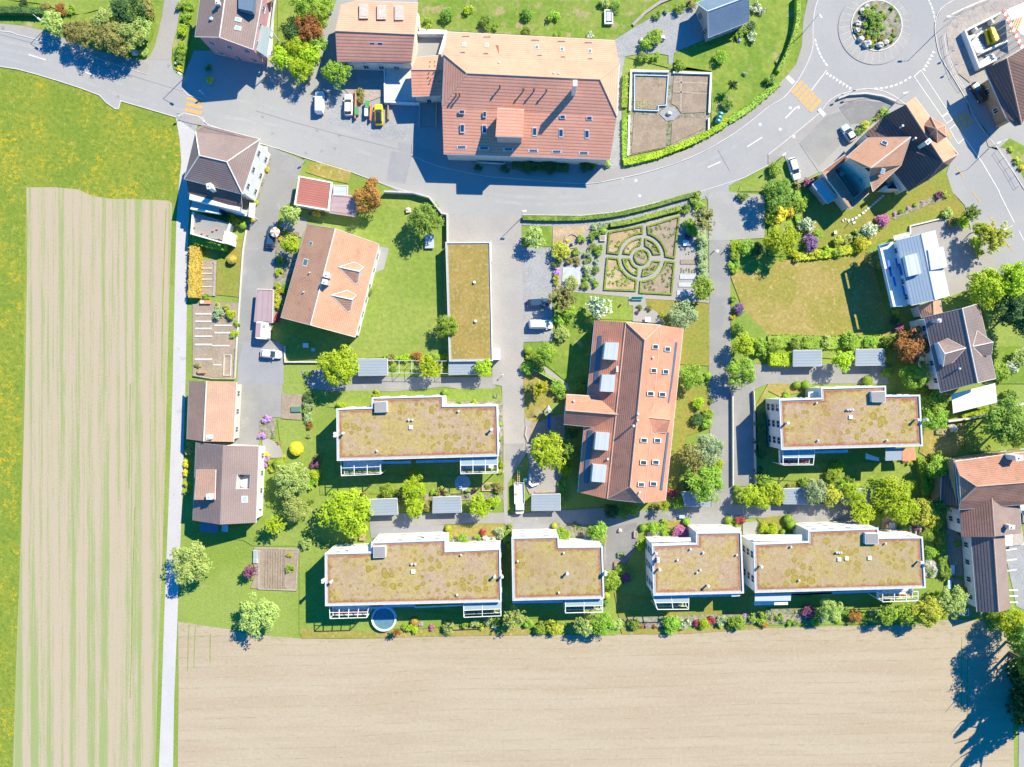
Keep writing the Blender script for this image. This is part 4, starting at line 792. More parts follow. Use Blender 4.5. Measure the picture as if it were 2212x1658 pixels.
r, ro, V = house('slate_barn', 'small barn with blue slate roof by the gravel path', 'a T3 1590,28 3.4; b 1690,100 6.4; c 1695,326 3.4; d 2046,190 3.4; e 2048,-32 6.4; f 1960,-110 3.4', ['a b e f', 'b c d e'], 'a b c d e f', 'wood_grey', 'metal_slate', 3.4, cat='barn', cap='trim', verge=True)
# hipped house by the zebra crossing
r, ro, V = house('hipped_house', 'tall hipped brown-roofed house beside the zebra crossing',
    'a C4 430,255 8.2; t 560,125 8.2; b 1545,385 8.2; c 1240,1330 8.2; d 235,1070 8.2; r 495,665 10.8; s 970,775 10.8; p 700,1210 8.3; q 1230,1580 6', ['a t b s r', 'b c s', 'c d r s', 'd a r'], 'a t b c d', 'white', 'tile_brown', 8.2, cap='ridge_pale')
roof(r, 'lower_roof', 'a C4 270,1065 7.6; b 1215,1325 7.6; c 1235,1560 6; d 1000,1520 6; e 300,1310 6', ['a b c d e'], 'tile_dark', .2)
chimney(r, 'C4 665,1190', 7.5, 9.6, .45, .5, 'wall_white', .2)
slab(r, 'rear_extension_wall', 'C4 330,1330 1200,1560 1180,1620 320,1420', 0, 6, 'wall_white')
cs = empty('conservatory', W(C4('580,1500')[0]), 'white glass lean-to roof behind the hipped house', 'conservatory')
slab(cs, 'glass_roof', 'C4 400,1320 845,1440 830,1658 345,1560', 4.4, 4.55, 'glass_pale'); slab(cs, 'frame', 'C4 345,1560 830,1640 832,1668 340,1590', 3.6, 4.7, 'white')
m = MB(); m.prism(inset(WP('C4 400,1320 845,1440 830,1658 345,1560', 4.4), .3), 0, 4.4, cap=False); m.obj('glass_wall', 'glass_blue', cs)
tr = empty('roof_terrace', W(M1('700,300')[0]), 'grey roof terrace with flower pots south of the conservatory', 'terrace')
slab(tr, 'deck', 'M1 560,175 875,270 835,425 550,365', 2.8, 3.0, 'asphalt_old'); MB().ribbon(WP('M1 560,175 545,362 820,440 880,275', 3.6), .25, 2.9, 3.7).obj('parapet', 'white', tr)
MB().prism(inset(WP('M1 555,175 880,270 835,440 545,370', 2.8), .2), 0, 2.8, cap=False).obj('walls', 'wall_white', tr)
for i, (x, y) in enumerate([(575, 305), (640, 355), (690, 370), (790, 400), (770, 320), (735, 335)]):
    q = W(M1('%d,%d' % (x, y))[0], 3.2); MB().tube((q.x, q.y, 3), (q.x, q.y, 3.35), .16, .22, n=8).obj('flower_pot', 'terracotta', tr)
sb = empty('storage_box', W(M1('860,395')[0]), 'white flat-topped box on the corner of the roof terrace', 'box'); 
MB().prism(WP('M1 835,340 893,350 880,455 815,435', 3.3), 0, 3.2).obj('body', 'white', sb); MB().prism(WP('M1 833,338 897,348 884,458 811,437', 3.4), 3.2, 3.32).obj('lid', 'white', sb)
pc = empty('porch_roof', W(M1('980,170')[0]), 'pale flat canopies beside the hipped house steps', 'canopy')
slab(pc, 'canopy_slab', 'M1 935,150 1030,160 1020,210 930,195', 2.5, 2.65, 'trim'); slab(pc, 'canopy_slab', 'M1 1050,95 1100,100 1090,230 1040,215', 2.5, 2.68, 'white')
m = MB()
for q in WP('M1 945,160 1020,165 1060,110 1085,215 1045,210', 2.5): m.box(q, .05, .05, 0, 2.5)
m.obj('posts', 'white', pc)
st = empty('outside_stairs', W(C4('1560,600')[0]), 'pale stone stairs and landing at the east wall of the hipped house', 'stairs')
m = MB()
for i in range(8): m.prism(WP('C4 %d,%d %d,%d %d,%d %d,%d' % (1500, 500 + i * 32, 1680, 520 + i * 32, 1680, 552 + i * 32, 1500, 532 + i * 32)), .1, .3 + .17 * i)
m.obj('steps', 'concrete', st); MB().prism(WP('C4 1390,640 1560,760 1500,920 1360,870', 1.7), .1, 1.7).obj('landing', 'white', st); MB().ribbon(WP('C4 1370,880 1300,1100 1240,1330', 1.2), .3, .1, 1.3).obj('side_wall', 'white', st)
# garage with red sheet roof and its carport
r, ro, V = house('red_garage', 'garage with a low red ribbed sheet roof and white rim', 'a T2 372,1522 2.9; b 657,1577 2.9; c M1 1735,165 2.6; d 1440,115 2.6', ['a b c d'], 'a b c d', 'white', 'sheet_red', 2.9, cat='garage', over=.15)
m = MB(); m.ribbon(inset([(V[k].x, V[k].y) for k in 'abcd'], .1), .28, 2.5, 2.98, True); m.obj('rim', 'white', r)
r, ro, V = house('carport', 'grey-brown flat carport roof beside the red garage', 'a M1 1765,22 2.4; b 1975,40 2.4; c 1962,214 2.3; d 1738,180 2.3', ['a b c d'], 'a b c d', 'wood_grey', 'sheet_mauve', 2.4, cat='carport', over=.3, windows=False)
r, ro, V = house('beige_shed', 'small beige flat roof between the red garage and the road', 'a T2 668,1600 2.3; b 792,1606 2.3; c 788,1700 2.3; d 664,1690 2.3', ['a b c d'], 'a b c d', 'wood', 'metal_white', 2.3, cat='shed', over=.15, windows=False)
MATS['plank'].name = 'plank'
# big salmon gabled house in the lawn
r, ro, V = house('gabled_house', 'salmon gabled house with two triangular dormers in the bright lawn',
    'a M1 1545,280 5.2; b 1790,320 9; c 2168,452 5.2; d 1962,1256 5.2; e 1575,1152 9; f 1320,1086 5.2', ['a b e f', 'b c d e'], 'a b c d e f', 'wall_white', 'tile_house', 5.2, cap='ridge_pale', verge=True)
pw = Plane(V['a'], V['b'], V['e']); pe = Plane(V['b'], V['c'], V['d'])
for x, y, a, b_ in ((1579, 447, 30, 36), (1533, 610, 42, 66), (1486, 785, 34, 66), (1443, 950, 34, 42)): sky_on(ro, pw, 'M1', x, y, a, b_, 'trim', 'glass_green', ang=15)
for s_ in ('M1 1567,697', 'M1 1516,865'): z = pw.z(P(s_)[0]); pipe(ro, s_, z, z + .5, .1, 'steel')
chimney(ro, 'M1 1718,718', 8.2, 10.2, .42, .5, 'concrete', -.25); chimney(ro, 'M1 1700,778', 8.2, 10.2, .5, .45, 'concrete', -.25)
for dx, dy in ((0, 0), (-62, 243)):
    f = lambda x, y: M1('%f,%f' % (x + dx, y + dy))[0]
    ap = pe.at(f(1818, 650)); r2 = W(f(1998, 690), 7.6); r0 = pe.at(f(1955, 608)); l0 = pe.at(f(1962, 798))
    fr1 = W(f(2025, 655), 6.5); fr0 = W(f(1985, 782), 6.5)
    Vd = dict(a=ap + Vector((0, 0, .05)), r=r2, n=r0 + Vector((0, 0, .05)), s=l0 + Vector((0, 0, .05)), p=W(f(2035, 650), 6.3), q=W(f(1985, 785), 6.3))
    _, d = roof(ro, 'dormer', Vd, ['a n p r', 'a r q s'], 'tile_house', .15, 'trim', False, True)
    m = MB(); g = [Vd['p'], Vd['q'], Vd['r']]; m.face([g[0] - Vector((.2, 0, .1)), g[2] - Vector((.2, 0, .1)), g[1] - Vector((.2, 0, .1))]); m.face([g[0] - Vector((.2, 0, .1)), g[1] - Vector((.2, 0, .1)), g[1] - Vector((.2, 0, 2.0)), g[0] - Vector((.2, 0, 2.0))]); m.obj('dormer_window', 'pale_blue', d)
slab(r, 'balcony', 'M1 2070,690 2125,700 2095,800 2050,780', 2.5, 2.7, 'white'); slab(r, 'terrace_edge', 'M1 2000,950 2040,955 2025,1020 1990,1000', .1, .5, 'white')
# farm buildings on the left
r, ro, V = house('old_barn', 'weathered orange gabled barn beside the white gravel path', 'a FU 408,823 4.2; b 446,824 7; c 511,826 4.2; d 504.5,955 4.2; e 440,954 7; f 403.5,949 4.2', ['a b e f', 'b c d e'], 'a b c d e f', 'wall_cream', 'tile_old', 4.2, cat='barn', cap='ridge_pale')
chimney(ro, 'N1 700,460', 5.5, 6.9, .55, .4, 'concrete', .1)
r, ro, V = house('brown_house', 'brown gabled house with red dormer and an open roof terrace', 'a N1 587,506 5.4; b 820,534 8.6; c 1130,540 5.4; d 1105,1200 5.4; e 795,1216 8.6; f 560,1180 5.4', ['a b e f'], 'a b c d e f', 'wall_white', 'tile_brown', 5.4, cap='ridge_pale', storeys=2)
def holed():
    pe = Plane(V['b'], V['c'], V['d']); hs = [pe.at(N1(q)[0]) for q in ('942,785', '1056,785', '1050,910', '930,910')]
    Vh = dict(b=V['b'], c=V['c'], d=V['d'], e=V['e'], h=hs[0], i=hs[1], j=hs[2], k=hs[3])
    Vh['m'] = (V['b'] + V['c']) / 2; Vh['n'] = (V['d'] + V['e']) / 2
    roof(r, 'east_roof', Vh, ['b h k e', 'b m h', 'm c i h', 'c d j i', 'd n k j', 'n e k'], 'tile_brown', .2, None)
    zf = min(q.z for q in hs) - 1.2; m = MB(); q2 = [(q.x, q.y) for q in hs]; m.sheet(q2, zf); m.prism(q2, zf, zf + .05, cap=False)
    for i in range(4): a, b_ = hs[i - 1], hs[i]; m.face([(a.x, a.y, zf), (b_.x, b_.y, zf), b_, a])
    t = m.obj('roof_terrace', 'concrete', r)
    c = sum(hs, Vector()) / 4
    MB().tube((c.x - .6, c.y - .9, zf), (c.x - .6, c.y - .9, zf + .7), .35, n=10).obj('terrace_table', 'white', t)
    MB().box((c.x - 1, c.y + 1.2), .1, .5, zf, zf + .9, .3).obj('terrace_chair', 'terracotta', t)
    sky_on(r, pe, 'N1', 1009, 997, 54, 56, 'trim', 'glass_pale')
holed()
roof(r, 'dormer', 'a N1 592,742 8.3; b 757,742 8.7; c 750,1002 8.7; d 570,1002 8.3', ['a b c d'], 'tile_old', .25)
MB().prism(inset(WP('N1 592,742 757,742 750,1002 570,1002', 8.2), .2), 5, 8.2, cap=False).obj('dormer_wall', 'trim', r)
chimney(r, 'N1 703,975', 7.5, 9.6, .55, .5, 'concrete')
slab(r, 'balcony', 'N1 1115,950 1160,950 1155,1080 1112,1080', 2.5, 2.7, 'white'); slab(r, 'rear_canopy', 'N1 620,1195 775,1215 780,1290 620,1280', 2.4, 2.55, 'metal_slate'); slab(r, 'rear_canopy', 'N1 810,1220 862,1225 860,1280 808,1275', 2.2, 2.35, 'pale_blue')
r, ro, V = house('open_carport', 'low mauve sheet-roofed carport beside the farm lane', 'a M1 1115,841 2.2; b 1254,846 2.4; c 1246,1132 2.4; d 1090,1122 2.2', ['a b c d'], 'a b c d', 'wood_grey', 'sheet_mauve', 2.2, cat='carport', over=.2, windows=False)
# central long red house
r, ro, V = house('long_red_house', 'long half-hipped tiled house with four grey box dormers south of the formal garden',
    'a M3 715,1110 6; k 982,1127 9.4; l 1285,1152 9.2; b 1480,1180 5.8; c N3 1326,1010 5.8; m 1142,1030 9.2; n 822,996 9.4; d 568,936 6; r M3 1146,1282 12.5; s N3 1020,888 12.5',
    ['a k n d', 'k l r', 'k r s n', 'l b c m', 'l m s r', 'n s m'], 'a k l b c m n d', 'wall_cream', 'tile_fine', 6, cap='ridge', storeys=2)
pW1 = Plane(V['a'], V['k'], V['n']); pW2 = Plane(V['k'], V['r'], V['s']); pE1 = MaxPlane([Plane(V['l'], V['b'], V['c']), Plane(V['l'], V['c'], V['m']), Plane(V['l'], V['b'], V['m'])]); pE2 = Plane(V['r'], V['l'], V['m'])
for tl, q in (('M3', '808,1300 924,1303 908,1455 790,1445'), ('M3', '780,1578 893,1580 N3 882,72 762,66'), ('N3', '727,420 845,425 830,578 713,568'), ('N3', '702,700 820,706 805,854 688,845')):
    pts = P(tl + ' ' + q); v = [W(p, 9.9) for p in pts]; vl = [W(pts[0], 9.6), W(pts[1], 10.0), W(pts[2], 10.0), W(pts[3], 9.6)]
    m = MB(); m.face(vl, 0, slope_uv(vl)); 
    for i in range(4): a, b_ = vl[i - 1], vl[i]; m.face([a, b_, b_ - Vector((0, 0, 2.6)), a - Vector((0, 0, 2.6))], 1)
    m.obj('box_dormer', ['metal_white', 'trim'], ro)
for a, b_ in ((1225, 1340), (1330, 1360), (1210, 1545), (1315, 1555)): sky_on(ro, pE2 if a < 1280 else pE1, 'M3', a + 12, b_, 52, 40, 'steel', 'glass_dark', ang=4, lift=.35)
for a, b_ in ((1195, 85), (1297, 92), (1138, 487), (1255, 488), (1134, 679), (1240, 676), (1115, 868), (1220, 862)): sky_on(ro, pE2 if a < (1225 if b_ < 300 else 1180 if b_ < 800 else 1160) else pE1, 'N3', a, b_, 60, 38, 'steel', 'glass_dark', ang=4, lift=.4)
for q, pl in (('M3 1410,1300 1430,1300 N3 1385,0 1350,200 1342,198 1370,0', pE1), ('N3 1340,420 1358,420 1300,918 1280,915', pE1), ('M3 742,1245 778,1245 740,1658 702,1658', pW1), ('N3 655,400 697,402 655,858 617,855', pW1)):
    m = MB(); m.face([pl.at(p) + Vector((0, 0, .09)) for p in P(q)]); m.face([pl.at(p) + Vector((0, 0, .02)) for p in P(q)][::-1]); m.obj('snow_grille', 'solar', ro)
roof(r, 'wing_roof', 'a N3 470,92 7; b 860,118 7; c 966,270 9.6; d 832,388 7; e 446,350 7; f 462,230 9.6', ['a b c f', 'f c d e'], 'tile_fine', .2)
wall_ring(r, [q for q in WP('N3 470,92', 7)] + WP('N3 860,118 832,388 446,350', 7) + WP('N3 462,230', 9.6), 'wall_cream', 7, True, .5, name='wing_wall', door=False)
Vd = dict(a=pE1.at(N3('1170,292')[0]), r=W(N3('1362,310')[0], 8.9), n=pE1.at(N3('1245,168')[0]), p=W(N3('1358,172')[0], 7.6), q=W(N3('1335,425')[0], 7.2), s=pE1.at(N3('1228,418')[0]))
for k in 'an s'.replace(' ', ''): Vd[k] = Vd[k] + Vector((0, 0, .05))
_, d = roof(ro, 'dormer', Vd, ['a n p r', 'a r q s'], 'tile_fine', .15, 'ridge', False, True)
MB().face([Vd['p'] - Vector((.2, 0, .15)), Vd['r'] - Vector((.2, 0, .15)), Vd['q'] - Vector((.2, 0, .15))]) 
m = MB(); a, b_, c = [Vd[k] - Vector((.25, 0, .1)) for k in 'prq']; m.face([a, b_, c]); m.face([a, c, c - Vector((0, 0, 2.4)), a - Vector((0, 0, 2.4))]); m.obj('dormer_front', 'wall_cream', d)
for s_, pl, h_ in (('M3 908,1515', pW2, .8), ('M3 908,1532', pW2, .8), ('M3 908,1550', pW2, .8), ('M3 1220,1432', pE2, .7), ('N3 828,652', pW2, .6), ('N3 1090,262', pE2, .5), ('N3 1088,315', pE2, .5), ('N3 1052,365', pW2, 1.3), ('N3 1105,940', pE2, 1.2), ('N3 535,148', pE1, .2)):
    z = pl.z(P(s_)[0]) if s_ != 'N3 535,148' else 8.4; pipe(ro, s_, z - .3, z + h_, .16, 'steel')
# restaurant group in the east
r, ro, V = house('inn', 'dark brown tiled inn with a salmon street side next to the roundabout',
    'a T4 1190,905 10.5; b 1512,1402 10.5; c 1640,1335 8; d 1266,845 8; e 1000,1005 6.6; f 838,1165 5.2; g 1215,1658 5.2; h 1380,1560 6.6; i 1560,1432 8.6', ['a b c d', 'a e f g h b', 'b h i c'], 'd a e f g h i c', 'wall_cream', 'tile_dark', 8, cap='ridge', windows=False)
V['e'].z = 7.4
wall_ring(r, [V[k].copy() for k in ('d', 'c', 'h', 'g', 'f')], 'wall_cream', 8, False, .6, name='inner_wall')
st_ = roof(r, 'street_roof', 'a T4 1190,900 10.62; b 1512,1398 10.62; c 1645,1335 7.9; d 1268,838 7.9', ['a b c d'], 'tile_house', .1)[1]
tv = keyed('a T4 1335,1082 9.6; b 1405,1012 9.6; c 1530,1085 9.6; d 1540,1182 9.6; e 1462,1242 9.6; f 1378,1188 9.6; p 1455,1115 12.4', 1)
roof(r, 'turret_roof', tv, ['a b p', 'b c p', 'c d p', 'd e p', 'e f p', 'f a p'], 'tile_redold', .15, 'ridge'); MB().prism(inset([(tv[k].x, tv[k].y) for k in 'abcdef'], .4), 0, 9.6, cap=False).obj('turret_wall', 'wall_cream', r)
pI = Plane(V['a'], V['b'], V['g'])
chimney(ro, 'T4 1385,1225', 10, 11.8, .5, .35, 'concrete', .7)
for s_ in ('T4 1165,1088', 'T4 1275,1195'): z = pI.z(P(s_)[0]); pipe(ro, s_, z, z + 1, .16)
sky_on(ro, pI, 'T4', 1203, 1403, 60, 36, 'steel', 'glass_blue', ang=-25)
roof(r, 'cross_roof', 'a T4 870,1190 8; b 1232,1186 11.4; c 1150,1430 9; d 905,1658 7.6; e 872,1530 8; f 888,1452 11.2; g 815,1446 9.6; h 680,1357 7.8', ['a b f g h', 'b c d e f'], 'tile_house', .2, 'ridge_pale', verge=True)
pC = Plane(*[keyed('a T4 1232,1186 11.4; b 905,1658 7.6; c 888,1452 11.2', 1)[k] for k in 'abc'])
sky_on(ro, pC, 'T4', 990, 1482, 34, 46, 'trim', 'glass_pale', ang=15, lift=.2); sky_on(ro, pC, 'T4', 1076, 1415, 26, 40, 'trim', 'glass_green', ang=15)
pK = Plane(*[keyed('a T4 870,1190 8; b 1232,1186 11.4; c 888,1452 11.2', 1)[k] for k in 'abc']); sky_on(ro, pK, 'T4', 1005, 1236, 56, 30, 'trim', 'glass_blue', ang=25)
m = MB(); m.prism([(q.x, q.y) for q in inset(WP('T4 870,1190 1180,1200 1120,1420 905,1640 870,1520 690,1360', 7.7), .6)], 0, 7.7, cap=False); m.obj('cross_wall', 'wall_cream', r)
ct = empty('courtyard_wing', W(C2('850,400')[0]), 'dark red tiled low wing framing the inn courtyard', 'building')
for q, zz in (('a C2 620,262 4.6; b 890,60 4.6; c 925,110 3.8; d 760,240 3.8', 0), ('a C2 620,262 4.6; b 760,240 3.8; c 990,570 3.8; d 950,690 4.6', 0), ('a C2 950,690 4.6; b 990,570 3.8; c 1140,440 3.8; d 1165,510 4.6', 0)): roof(ct, 'roof', q, ['a b c d'], 'tile_redold', .2)
MB().prism(inset(WP('C2 640,270 890,80 1150,450 1160,500 955,670', 4.2), .1), 0, 3.8, cap=False).obj('walls', 'wall_cream', ct); MB().sheet(WP('C2 765,240 925,115 1140,440 990,565', 0), .35).obj('courtyard_floor', 'asphalt', ct)
m = MB().ribbon(WP('C2 960,170 1110,400', 2.2), 1.0, 1.9, 2.1); m.obj('pergola', 'wood', ct)
for i, s_ in enumerate(('920,235', '990,320', '1050,370', '860,190', '820,300', '1010,210', '1060,250', '1110,330')):
    q = W(C2(s_)[0]); t = empty('courtyard_table', q, 'round blue-clothed table in the inn courtyard', 'table', 'tables in the inn courtyard'); t.location = q + Vector((0, 0, .35)); ORG[t.name] = Vector(t.location)
    MB().tube((q.x, q.y, 1.05), (q.x, q.y, 1.1), .55, n=14).obj('table_top', 'pale_blue', t); MB().tube((q.x, q.y, .35), (q.x, q.y, 1.05), .05, n=6).obj('leg', 'steel', t)
r, ro, V = house('glass_shed', 'pale lean-to roof shed west of the inn courtyard', 'a C2 510,405 2.8; b 625,320 2.9; c 800,560 2.9; d 690,628 2.8', ['a b c d'], 'a b c d', 'wood_grey', 'metal_white', 2.8, cat='shed', over=.2, windows=False)
wg = empty('winter_garden', W(C2('1420,440')[0]), 'blue glazed veranda on the garden side of the inn', 'veranda')
slab(wg, 'glass_roof', 'C2 1295,460 1420,370 1425,410 1310,500', 3.4, 3.5, 'glass_blue'); slab(wg, 'flat_roof', 'C2 1440,340 1490,320 1600,440 1520,490 1460,400', 3.0, 3.15, 'trim'); MB().prism(inset(WP('C2 1295,460 1425,375 1490,330 1590,440 1500,470', 3), .2), 0, 3, cap=False).obj('walls', 'wall_cream', wg)
r, ro, V = house('tavern', 'dark red tiled house at the right edge beside the construction site', 'a T4 1872,598 5.6; b 2062,505 8.6; c 2400,300 8.6; d 2420,640 8.6; e 2190,1078 6.4; f 2135,1092 5.6; g 2060,1020 5.6', ['a b e f g', 'b c d e'], 'a b c d e f g', 'wood', 'tile_dark', 5.6, cap='ridge', over=1.8)  # dark wood wall colour stands in for the shade on the walls
# construction site
cn = empty('building_shell', W(C3('1450,750')[0]), 'unfinished concrete shell with an excavator inside it', 'construction')
MB().sheet(WP('C3 1100,590 1790,240 2180,900 1400,1280'), .22).obj('floor_slab', 'asphalt_old', cn)
for q in ('1095,590 1790,240', '1110,600 1380,1290', '1400,1000 1900,770', '1400,1270 1760,1090'): MB().ribbon(WP('C3 ' + q, 1.5), .35, .1, 1.6).obj('wall', 'wall_white', cn)
for q in ('1300,520 1330,570', '1600,360 1640,430', '1300,700 1440,560'): MB().ribbon(WP('C3 ' + q, 1.5), .4, .1, 1.55).obj('wall_stub', 'wall_white', cn)
slab(cn, 'bright_slab', 'C3 1170,680 1290,650 1480,900 1480,960 1330,1000', .22, .7, 'wall_white'); slab(cn, 'bright_slab', 'C3 1390,1160 1620,1010 1700,1090 1400,1260', .22, .9, 'wall_white')
m = MB()
for i in range(14):
    a = C3('%f,%f' % (1835 + i * 26, 210 + i * 52))[0]; q = W(a, 4.5); m.box(q, .25, .4, 4.35, 4.5, -.45, i % 2)
sfc = empty('scaffolding', W(C3('2000,560')[0]), 'red and white striped scaffold walkway beside the shell', 'scaffolding'); m.obj('planks', ['red', 'white'], sfc)
m = MB()
for i in range(0, 15, 2):
    for off in (-30, 40): q = W(C3('%f,%f' % (1835 + i * 26 + off, 210 + i * 52 - off * .5))[0], 4.4); m.tube((q.x, q.y, .1), (q.x, q.y, 5.3), .05, n=5)
m.obj('poles', 'steel', sfc)
slab(sfc, 'white_sheeting', 'C3 1880,190 2240,40 2300,700 2150,640 1990,400', 3.0, 3.1, 'white')
for i in range(4): q = W(C3('%f,%f' % (2000 + i * 45, 480 - i * 10))[0], 3.4); MB().box(q, .16, 1.6, 3.12, 3.4 + .02 * i, -.38).obj('timber', 'plank', sfc)
ex = empty('material_skip', W(C3('1620,680')[0]), 'yellow open machine hopper standing in the concrete shell', 'skip', rz=0)
m = MB().prism(WP('C3 1570,520 1640,520 1740,740 1700,790 1650,770', 1.8), .25, 2.0); m.obj('body', 'yellow', ex); MB().ribbon(WP('C3 1490,570 1560,830 1650,780', 1.2), .12, .6, 1.3).obj('rail', 'yellow', ex); MB().ribbon(WP('C3 1490,600 1580,560', 1.2), .15, .9, 1.3).obj('arm', 'yellow', ex)
# modern metal-roofed house
mh = empty('modern_house', W(M4('1300,650')[0]), 'white modern house with blue and white metal roofs and west balconies', 'house')
roof(mh, 'roof', 'a M4 1110,420 7.6; b 1320,368 8.4; c 1440,935 8.4; d 1240,982 7.6', ['a b c d'], 'metal_blue', .25, 'trim', True, True)
roof(mh, 'east_roof', 'a M4 1324,366 8.55; b 1443,335 7.8; c 1566,896 7.8; d 1444,933 8.55', ['a b c d'], 'metal_white', .25, 'trim', True, True)
roof(mh, 'roof_box', 'a M4 1180,556 8.9; b 1285,530 9.0; c 1325,705 9.0; d 1215,732 8.9', ['a b c d'], 'metal_white', .9, 'trim', False)
roof(mh, 'east_dormer', 'a M4 1382,500 8.8; b 1514,472 8.6; c 1552,650 8.6; d 1408,678 8.8', ['a b c d'], 'metal_white', .8, 'trim', False)
wall_ring(mh, [W(M4(q)[0], z) for q, z in (('1112,422', 7.3), ('1322,370', 8.1), ('1442,338', 7.5), ('1562,893', 7.5), ('1442,932', 8.1), ('1240,980', 7.3))], 'white', 8.1, True, .25, storeys=2)
for z, q in ((5.3, '960,465 1080,430 1200,985 1080,992'), (2.6, '985,480 1080,440 1200,985 1090,990')):
    slab(mh, 'balcony', 'M4 ' + q, z, z + .2, 'wall_white'); pts = WP('M4 ' + q, z + 1)
    MB().ribbon([pts[1], pts[0], pts[3], pts[2]], .08, z + .2, z + 1.15).obj('balcony_railing', 'pale_blue', mh)
for x, y in ((1040, 640), (1105, 620), (1050, 700), (1140, 690), (1085, 780), (1165, 860)): slab(mh, 'awning', 'M4 %d,%d %d,%d %d,%d %d,%d' % (x - 10, y - 45, x + 8, y - 48, x + 26, y + 30, x + 8, y + 35), 6.3, 6.4, 'blue')
MB().ribbon(WP('M4 1075,405 1230,365', 1), .2, 0, 1.2).obj('yard_wall', 'concrete', mh)
m = MB()
for i in range(14): q = W(M4('%f,%f' % (1090 + i * 10, 400 - i * 2.4))[0], 2.4); m.box(q, .05, .55, 2.3, 2.42, .2)
m.obj('pergola_slats', 'white', mh)
r, ro, V = house('link_building', 'low brown tiled passage between the modern house and the grey house', 'a M4 1290,985 3.4; b 1425,945 4.6; c 1490,935 3.6; d 1510,1050 3.6; e 1430,1062 4.6; f 1330,1090 3.4', ['a b e f', 'b c d e'], 'a b c d e f', 'wall_cream', 'tile_old', 3.4, cat='building', over=.3, windows=False)
r, ro, V = house('grey_tiled_house', 'grey tiled gabled house with two hipped dormers behind the copper tree', 'a M4 1350,1082 6.6; b 1676,1008 10.4; c 1822,964 7; d N4 1862,-12 7; d2 1970,-45 7; e 1810,-8 10.4; f 1492,76 6.6', ['a b e f', 'b c d2 e'], 'a b c d2 e f', 'wall_white', 'tile_grey', 7, cap='ridge_pale', verge=True, storeys=2)
pgW = Plane(V['a'], V['b'], V['e']); pgE = Plane(V['b'], V['c'], V['e'])
roof(ro, 'dormer', dict(a=W(M4('1465,1302')[0], 9), b=W(M4('1548,1266')[0], 9), c=pgW.at(M4('1708,1350')[0]), d=W(M4('1590,1480')[0], 8.8), e=W(M4('1510,1510')[0], 8.8), r=W(M4('1525,1400')[0], 10.4)), ['a b c r', 'r c d e', 'a r e'], 'tile_brown', .15, 'ridge_pale', False, True)
MB().prism(WP('M4 1475,1310 1560,1290 1580,1465 1520,1490', 8.6), 6.5, 8.6, cap=False).obj('dormer_wall', 'pale_blue', ro)
roof(ro, 'dormer', dict(a=W(M4('1805,1200')[0], 8.8), b=W(M4('1950,1292')[0], 8.8), c=W(M4('1928,1408')[0], 8.6), d=W(M4('1850,1420')[0], 8.6), r=pgE.at(M4('1768,1338')[0]), s=W(M4('1945,1300')[0], 9.9)), ['a s r', 'r s c d'], 'tile_brown', .15, 'ridge_pale', False, True)
MB().prism(WP('M4 1815,1230 1930,1300 1905,1395 1830,1400', 8.6), 6.5, 8.55, cap=False).obj('dormer_wall', 'wall_white', ro)
chimney(ro, 'M4 1480,1112', 8, 9.4, .3, .3, 'concrete')
for s_ in ('M4 1658,1528',): z = pgW.z(P(s_)[0]); pipe(ro, s_, z, z + .4, .15)
slab(r, 'side_annex', 'M4 1290,1120 1350,1110 1370,1250 1340,1230', 2.6, 2.8, 'pale_blue'); slab(r, 'red_lean_to', 'M4 1340,1400 1385,1400 1440,1658 N4 1420,40', 2.6, 2.8, 'terracotta')
tt = empty('party_tent', W(N4('1780,130')[0]), 'large white awning roof south of the grey tiled house', 'awning')
v = [W(p, z) for p, z in zip(N4('1585,90 1962,-5 1980,160 1600,255'), (3.4, 3.4, 2.7, 2.7))]
m = MB(); m.face(v[::-1]); m.face([q - Vector((0, 0, .1)) for q in v]); [m.face([v[i - 1], v[i], v[i] - Vector((0, 0, .12)), v[i - 1] - Vector((0, 0, .12))]) for i in range(4)]; m.obj('canopy', 'white', tt)
m = MB(); [m.tube((q.x, q.y, 0), (q.x, q.y, q.z), .06) for q in v]; m.obj('posts', 'steel', tt)
# farm house bottom right
r, ro, V = house('farmhouse', 'large weathered red farmhouse roof at the right edge', 'a N4 1615,672 7.2; b 2130,600 7.2; c 2500,560 7.2; d 2500,830 11; e 1802,886 11; f 1655,790 9; g 1668,1010 9; h 1650,1088 7.2; i 2500,1020 7.2; k 1640,690 7.3', ['a b c d e f', 'f e g', 'g e d i h'], 'a b c i h', 'wood', 'tile_redold', 7.2, cap='ridge', windows=True)
chimney(ro, 'N4 2170,640', 8, 10.4, .7, .5, 'white', .1)
r, ro, V = house('lean_to_barn', 'dark tiled lean-to on the west end of the farmhouse', 'a N4 1560,700 4.2; b 1618,690 6.8; c 1655,1050 6.8; d 1490,1048 3.8; e 1500,800 3.9', ['a b c d e'], 'a b c d e', 'wood', 'tile_dark', 3.8, cat='barn', over=.3, windows=False)
r, ro, V = house('farm_wing', 'brown tiled wing adjoining the farmhouse to the south', 'a N4 1655,1086 5.6; b 1932,985 8.8; c 2035,1048 6.8; d 2172,1040 5.6; e 2192,1292 5.6; f 1956,1320 8.8; g 1676,1320 5.6', ['a b f g', 'b c d e f'], 'a b d e f g', 'wall_white', 'tile_brown', 5.6, cap='ridge', storeys=2)
roof(r, 'west_roof', 'a N4 1655,1083 5.7; b 1932,982 8.9; c 1957,1324 8.9; d 1675,1324 5.7', ['a b c d'], 'tile_redold', .08, 'ridge', False)
chimney(ro, 'N4 2105,1238', 7, 9, .55, .35, 'concrete')
